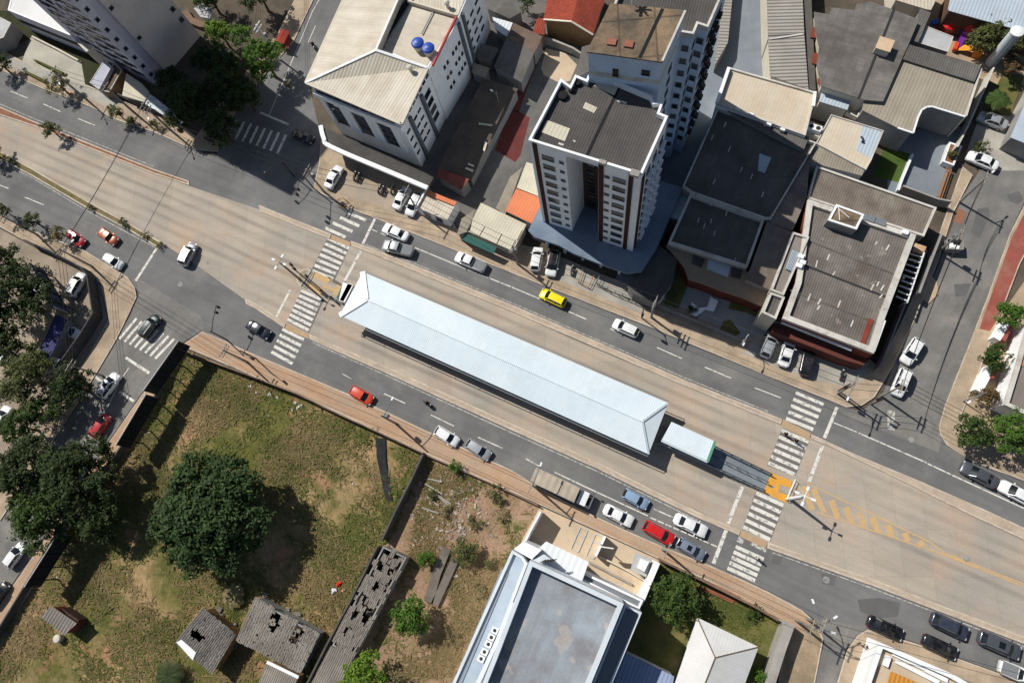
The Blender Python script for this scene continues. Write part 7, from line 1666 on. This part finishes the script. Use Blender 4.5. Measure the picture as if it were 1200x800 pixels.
# ------------------------------------------------------------------ poles, lamps, signals, cables
pole_m = mat('concrete_pole', (150, 146, 138), (128, 124, 118), .8, .08); wire_m = mat('cable', (40, 40, 42), None)
POLE = {}
def pole(key, u, v, label, h=7.6, cross=None, lamps=(), ncross=2, box=None, name='utility_pole', cat='utility pole', m=None, r=.15, z=.0, four=False):
    p = G(u, v); t = thing(name, label, cat, (p.x, p.y, 0)); Z = Vector((p.x, p.y, 0))
    b = MB(); b.tube([Z+Vector((0, 0, -.05)), Z+Vector((0, 0, h))], [r*1.25, r*.75], 8); b.build('post', m or pole_m, t)
    ca = RA+PI/2 if cross is None else cross; cd = Vector((math.cos(ca), math.sin(ca), 0))
    for k in range(ncross):
        b = MB(); zz = h-.25-k*.75; L = 1.1-.1*k
        b.bar(Z-cd*L+Vector((0, 0, zz)), Z+cd*L+Vector((0, 0, zz)), .12, .12); ar = b.build('crossarm', m or pole_m, t)
        for s in (-.9, -.35, .35, .9):
            q = Z+cd*L*s+Vector((0, 0, zz+.06)); bb = MB(); bb.lathe(q, [(.04, 0), (.06, .05), (.04, .1), (.05, .16), (.02, .2)], 6); bb.build('insulator', wall_tan, ar)
    for (du, dv, L) in lamps:
        d = (G(u+du, v+dv)-p).normalized(); b = MB(); a0 = Z+Vector((0, 0, h*.82)); a1 = a0+d*L*.6+Vector((0, 0, .5)); a2 = a0+d*L+Vector((0, 0, .55))
        b.tube([a0, a1, a2], .06, 6); am = b.build('lamp_arm', steel_grey, t)
        bb = MB(); bb.box(a2+d*.25, (.55, .22, .12), math.atan2(d.y, d.x)); bb.build('lamp', white_trim, am)
    if four:
        for k in range(4):
            a = RA+k*PI/2; d = Vector((math.cos(a), math.sin(a), 0)); b = MB(); b.bar(Z+Vector((0, 0, h)), Z+d*.9+Vector((0, 0, h+.1)), .07, .07); am = b.build('lamp_arm', m or pole_m, t)
            bb = MB(); bb.box(Z+d*1.05+Vector((0, 0, h+.1)), (.55, .3, .12), a); bb.build('lamp', white_trim, am)
    if box:
        b = MB(); b.lathe(Z+cd*.4+Vector((0, 0, h*.62)), [(.28, 0), (.3, .05), (.3, .8), (.25, .85)], 12); b.build('transformer', steel_grey, t)
    POLE[key] = (Z, h, cd); return t
LU, LD = (-3, 8, 2.2), (3, -8, 2.2)
pole('a', 97, 113, 'utility pole on the upper pavement, first from the left edge', lamps=[(4, 9, 2.4)], ncross=1, r=.17)
pole('b', 156, 131, 'utility pole on the upper pavement in front of the gate house', ncross=1, r=.17)
pole('c', 198, 151, 'utility pole on the upper pavement nearest the north side street', lamps=[(3, 10, 2.4)], ncross=3, r=.17)
pole('d', 380, 225, 'utility pole at the shop forecourt corner beside the lone white sedan', ncross=2, box=1)
pole('e', 490, 248, 'utility pole in front of the small corner shop', ncross=1)
pole('f', 607, 310, 'utility pole with transformer between the awning shop and the podium', ncross=2, box=1)
pole('g', 763, 372, 'utility pole with stacked crossarms at the shaded plaza wall', ncross=3, box=1)
pole('h', 981, 461, 'utility pole at the avenue corner near the parked motorcycle', ncross=2, lamps=[(-4, 9, 2)])
pole('i', 1032, 464, 'utility pole at the mouth of the east side street, beside the white SUV', ncross=2)
pole('j', 1124, 237, 'street lamp pole at the upper end of the east side street', ncross=1, lamps=[(9, -8, 1.6)])
pole('k', 1098, 296, 'utility pole beside the grey container on the east side street', ncross=2, box=1)
pole('l', 44, 275, 'utility pole on the lower left pavement among thin trees', ncross=2)
pole('m', 108, 312, 'utility pole on the lower left pavement near the corner', ncross=2, lamps=[(6, -6, 2)])
pole('n', 464, 496, 'street lamp pole with a grey box on the dirt pavement opposite the station', ncross=0, lamps=[(5, -9, 2.6)], box=1)
pole('o', 629, 572, 'street lamp pole on the dirt pavement beside the box truck', ncross=1, lamps=[(4, -10, 2.8)])
pole('p', 776, 643, 'utility pole on the dirt pavement beside the queuing cars', ncross=1)
pole('q', 945, 724, 'utility pole with street lamps at the south side street corner', ncross=2, lamps=[(-4, -10, 2.6), (8, -5, 1.6)])
pole('r', 932, 726, 'second utility pole at the south side street corner, by the grey wall', ncross=1, lamps=[(12, 3, 2.4)])
pole('s', 925, 584, 'tall white pole with four lamps on the east median nose', 7.4, ncross=0, four=True, m=white_trim, name='street_lamp', cat='street lamp', r=.2)
pole('t', 351, 327, 'tall pole with four lamps on the west median nose', 7.4, ncross=0, four=True, name='street_lamp', cat='street lamp', r=.17)
pole('u', 328, 70, 'utility pole with white crossarms among the bright trees of the north side street', 9, ncross=2, m=white_trim, box=1)
pole('v', 587, 131, 'thin lamp pole in the dark yard beside the long shed', 5.5, ncross=0, lamps=[(-5, -3, .8)], name='street_lamp', cat='street lamp', r=.06)
pole('w', 290, 424, 'utility pole on the dirt pavement at the west crossing', ncross=2)
pole('x', 120, 440, 'utility pole on the west side street pavement near the white SUV with sunroof', ncross=2)
pole('y', 868, 404, 'thin white lamp pole leaning over the pavement before the parked cars', 5.5, ncross=0, lamps=[(-4, 8, 1.2)], name='street_lamp', cat='street lamp', m=white_trim, r=.09)
pole('z', 1128, 470, 'thin street lamp pole on the pavement of the east side street, right side', 6, ncross=0, lamps=[(-9, 5, 2)], name='street_lamp', cat='street lamp', r=.08)
def cable(ka, kb, label, offs=(-.9, 0, .9), sag=.5, ra=.03, low=.3):
    Za, ha, ca = POLE[ka]; Zb, hb, cb = POLE[kb]
    for k, s in enumerate(offs):
        b = MB(); a = Za+ca*s+Vector((0, 0, ha-low-.05*k)); c = Zb+cb*s+Vector((0, 0, hb-low-.05*k))
        pts = [a.lerp(c, i/10)-Vector((0, 0, sag*4*(i/10)*(1-i/10))) for i in range(11)]
        b.tube(pts, ra, 4); o = b.build('overhead_cable', wire_m); tag(o, label, 'cable', 'cables: '+label)
for a, c, lb in (('a', 'b', 'overhead cable between the first two poles on the upper left pavement'), ('b', 'c', 'overhead cable between the gate house pole and the north street pole'), ('c', 'd', 'overhead cable crossing the north side street mouth'), ('d', 'e', 'overhead cable above the shop forecourt'), ('e', 'f', 'overhead cable above the awning shop'), ('f', 'g', 'overhead cable above the tower forecourt'), ('g', 'h', 'overhead cable along the plaza and parked cars'), ('h', 'i', 'overhead cable at the avenue corner'), ('i', 'k', 'overhead cable along the pergola on the east side street'), ('k', 'j', 'overhead cable at the upper end of the east side street'), ('l', 'm', 'overhead cable along the lower left pavement'), ('q', 'p', 'overhead cable along the brown street wall')):
    cable(a, c, lb)
cable('m', 'c', 'overhead cable crossing the avenue at the left junction', (-.6, .6)); cable('w', 'm', 'overhead cable crossing the west side street mouth', (-.8, 0, .8)); cable('w', 'n', 'overhead cable along the red dirt pavement by the field', (-.4, .4)); cable('n', 'o', 'overhead cable along the dirt pavement by the waste ground', (0, .4)); cable('x', 'm', 'overhead cable along the west car park corner', (-.8, 0, .8)); cable('u', 'c', 'overhead cable along the north side street', (-.8, 0, .8))
end = Vector((1215, 575)); POLE['end'] = (G(1230, 572), 8.6, POLE['h'][2]); cable('i', 'end', 'overhead cable running to the right edge over the avenue pavement', (-.9, -.3, .3, .9))
POLE['end2'] = (G(-40, 520), 8.6, POLE['x'][2]); cable('x', 'end2', 'overhead cable running between the left edge trees', (-.8, 0, .8))
POLE['end3'] = (G(1230, 800), 8.6, POLE['q'][2]); cable('q', 'end3', 'overhead cable above the bottom right building', (-.5, .5))
POLE['end4'] = (G(330, -40), 8.6, POLE['u'][2]); cable('u', 'end4', 'overhead cable at the photo top over the north side street', (-.8, 0, .8))
def signal(u, v, du, dv, L, label, heads=2, z=.14):
    p = G(u, v); d = (G(u+du, v+dv)-p).normalized(); t = thing('traffic_light', label, 'traffic light', (p.x, p.y, 0)); Z = Vector((p.x, p.y, 0))
    b = MB(); b.tube([Z, Z+Vector((0, 0, 5.0))], [.11, .09], 8); b.build('post', dark_trim, t)
    b = MB(); e = Z+d*L+Vector((0, 0, 5.4)); b.tube([Z+Vector((0, 0, 4.6)), Z+d*L*.5+Vector((0, 0, 5.2)), e], [.07, .06, .05], 6); b.build('mast_arm', dark_trim, t)
    for k in range(heads):
        q = e-d*(k*.9) if heads > 1 else e; bb = MB(); bb.box(q-Vector((0, 0, .45)), (.3, .32, .95), math.atan2(d.y, d.x)); hd = bb.build('signal_head', plastic_b, t)
        for j, cc in enumerate(((150, 20, 18), (170, 120, 20), (20, 90, 50))):
            n = Vector((-d.y, d.x, 0)); c2 = q+n*.17-Vector((0, 0, .15+.3*j)); bb = MB(); bb.tube([c2, c2+n*.06], .1, 8); bb.build('lens', mat('lens_%d' % cc[0], cc, None, 1, 0, 5, .2, .5), hd)
signal(266, 398, 10, -33, 4.0, 'traffic light on a mast arm over the lower road, before the west crossing')
signal(368, 221, -8, 33, 3.6, 'traffic light on a mast arm over the upper road, from the shop corner')
signal(345, 207, -18, 14, 3.2, 'traffic light on a mast arm at the north side street mouth', 1)
signal(362, 330, -8, -10, 1.4, 'traffic light on the west median nose, near the tall lamp pole', 2)
signal(377, 340, -8, -10, .8, 'traffic light over the yellow marked ramp end of the west crossing', 1)
signal(982, 458, -3, 2, .8, 'traffic light on the avenue corner pole, above the east crossing', 1)
signal(1021, 474, -6, 1, .9, 'traffic light beside the mouth of the east side street', 1)
signal(300, 420, 18, 12, 2.4, 'traffic light by the dirt pavement at the west crossing', 1)
signal(752, 373, -2, 10, 1.0, 'short pole signal on the pavement opposite the station', 1)
# street furniture
c = G(1117, 288, .8); t = thing('container', 'open grey waste container standing at the edge of the east side street', 'container', (c.x, c.y, 0), RA+.35)
b = MB()
for s in (-1, 1): b.box((s*1.05, 0, .75), (.1, 1.5, 1.4)); b.box((0, s*.78, .75), (2.0, .1, 1.4))
b.box((0, 0, .1), (2.2, 1.6, .1)); b.build('bin', wall_grey, t, loc=Z0)
b = MB(); b.box((-.35, .1, .5), (.8, .9, .7), .2); b.box((.5, -.2, .45), (.7, .7, .6), -.3); b.build('waste', white_trim, t, loc=Z0)
c = G(333, 47, 1.2); t = thing('kiosk', 'small red roofed street kiosk on the north side street pavement', 'kiosk', (c.x, c.y, 0), nsa)
b = MB(); b.box((0, 0, .95), (2.3, 1.3, 1.9)); b.build('wall', mat('kiosk_red', (120, 40, 30), (104, 36, 28), .5, .08), t, loc=Z0)
b = MB(); b.slope([(-1.4, -.9, 2.0), (1.4, -.9, 2.0), (1.4, .1, 2.3), (-1.4, .1, 2.3)]); b.slope([(-1.4, .1, 2.3), (1.4, .1, 2.3), (1.4, .9, 2.0), (-1.4, .9, 2.0)]); b.build('roof', mat('kiosk_roof', (150, 62, 40), (124, 46, 34), .6, .1), t, loc=Z0)
b = MB(); b.box((0, -.78, 1.1), (1.6, .25, .08)); b.build('counter', wood_m, t, loc=Z0)
gr_ = guard('ochre metal barrier on the pavement beside the shop corner pole', [(397, 238), (405, 235), (411, 240), (404, 247), (398, 243)], 1.0, mat('ochre_metal', (150, 112, 62), None))
guard('grey gate rail below the tower podium by the pavement', [(697, 322), (703, 325), (699, 333), (712, 339), (738, 350)], 1.2, steel_grey)
guard('dark railing along the plaza front', [(700, 335), (716, 344), (736, 352), (762, 364)], 1.1)
guard('thin pale railing beside the ramp below the tower podium', [(683, 318), (678, 332), (690, 338), (696, 325)], .9, mat('ochre_metal', (1, 1, 1)))
for k, (u, v) in enumerate(((690, 606 + 0),)): pass
t = thing('planter', 'zigzag low white planter in the shaded plaza', 'planter', (*G(824, 358).xy, 0))
b = MB(); pts = [(810, 355), (808, 369), (815, 372), (826, 364), (836, 366), (841, 354), (832, 349), (828, 361), (818, 362)]
b.prism([q.to_2d().to_3d() for q in GP(pts)], .15, .6); b.build('box', wall_white, t)
sheet('garden', [(801, 300), (812, 320), (795, 362), (778, 355), (790, 318)], .155, lawn_m); sheet('garden', [(860, 344), (896, 352), (890, 374), (875, 366), (853, 362)], .155, lawn_m); sheet('garden', [(848, 376), (856, 374), (868, 390), (858, 396), (843, 386)], .155, lawn_m)
# the coloured playground, top right
def toy(name, label, u, v, z, parts):
    c = G(u, v); t = thing(name, label, 'play equipment', (c.x, c.y, 0), RA); t.scale = (1.3, 1.3, 1.3)
    for nm, kind, args, col in parts:
        b = MB(); mm = mat('toy_%d_%d_%d' % col, col, None, 1, .03, 5, .4, .5)
        if kind == 'box': b.box(*args)
        elif kind == 'cone': b.lathe(args[0], args[1], 10)
        elif kind == 'ramp': b.bar(*args)
        b.build(nm, mm, t, loc=Z0)
toy('play_slide', 'blue toy slide beside the pale flat roof', 1099, 30, 0, [('slide', 'ramp', ((-.9, 0, .1), (.7, 0, 1.3), .7, .1), (24, 100, 190)), ('ladder', 'box', ((.9, 0, .65), (.3, .6, 1.3)), (24, 70, 150)), ('canopy', 'box', ((.8, 0, 1.75), (.9, .9, .1)), (30, 110, 200))])
toy('playhouse', 'red toy playhouse left of the purple tower', 1109, 36, 0, [('wall', 'box', ((0, 0, .6), (1.3, 1.1, 1.2)), (150, 30, 40)), ('roof', 'cone', ((0, 0, 1.2), [(.95, 0), (.5, .45), (.05, .8)]), (206, 30, 34)), ('step', 'box', ((-.95, 0, .2), (.6, .8, .4)), (190, 60, 70))])
toy('play_tower', 'purple toy tower with a red pointed roof', 1127, 46, 0, [('tower', 'box', ((0, 0, .8), (1.0, 1.0, 1.6)), (96, 44, 140)), ('roof', 'cone', ((.1, .3, 1.6), [(.75, 0), (.4, .5), (.05, .9)]), (214, 52, 34)), ('slide', 'ramp', ((-.1, -.6, 1.0), (-.2, -2.0, .1), .6, .1), (120, 50, 150))])
toy('play_slide', 'orange and yellow toy slide nearest the grey strip roof', 1134, 62, 0, [('slide', 'ramp', ((-1.6, 0, .15), (.6, 0, 1.1), .8, .1), (214, 140, 26)), ('platform', 'box', ((.9, 0, .6), (.9, 1.0, 1.2)), (206, 120, 30)), ('rail', 'box', ((-1.6, 0, .4), (.4, 1.1, .5)), (210, 70, 40))])
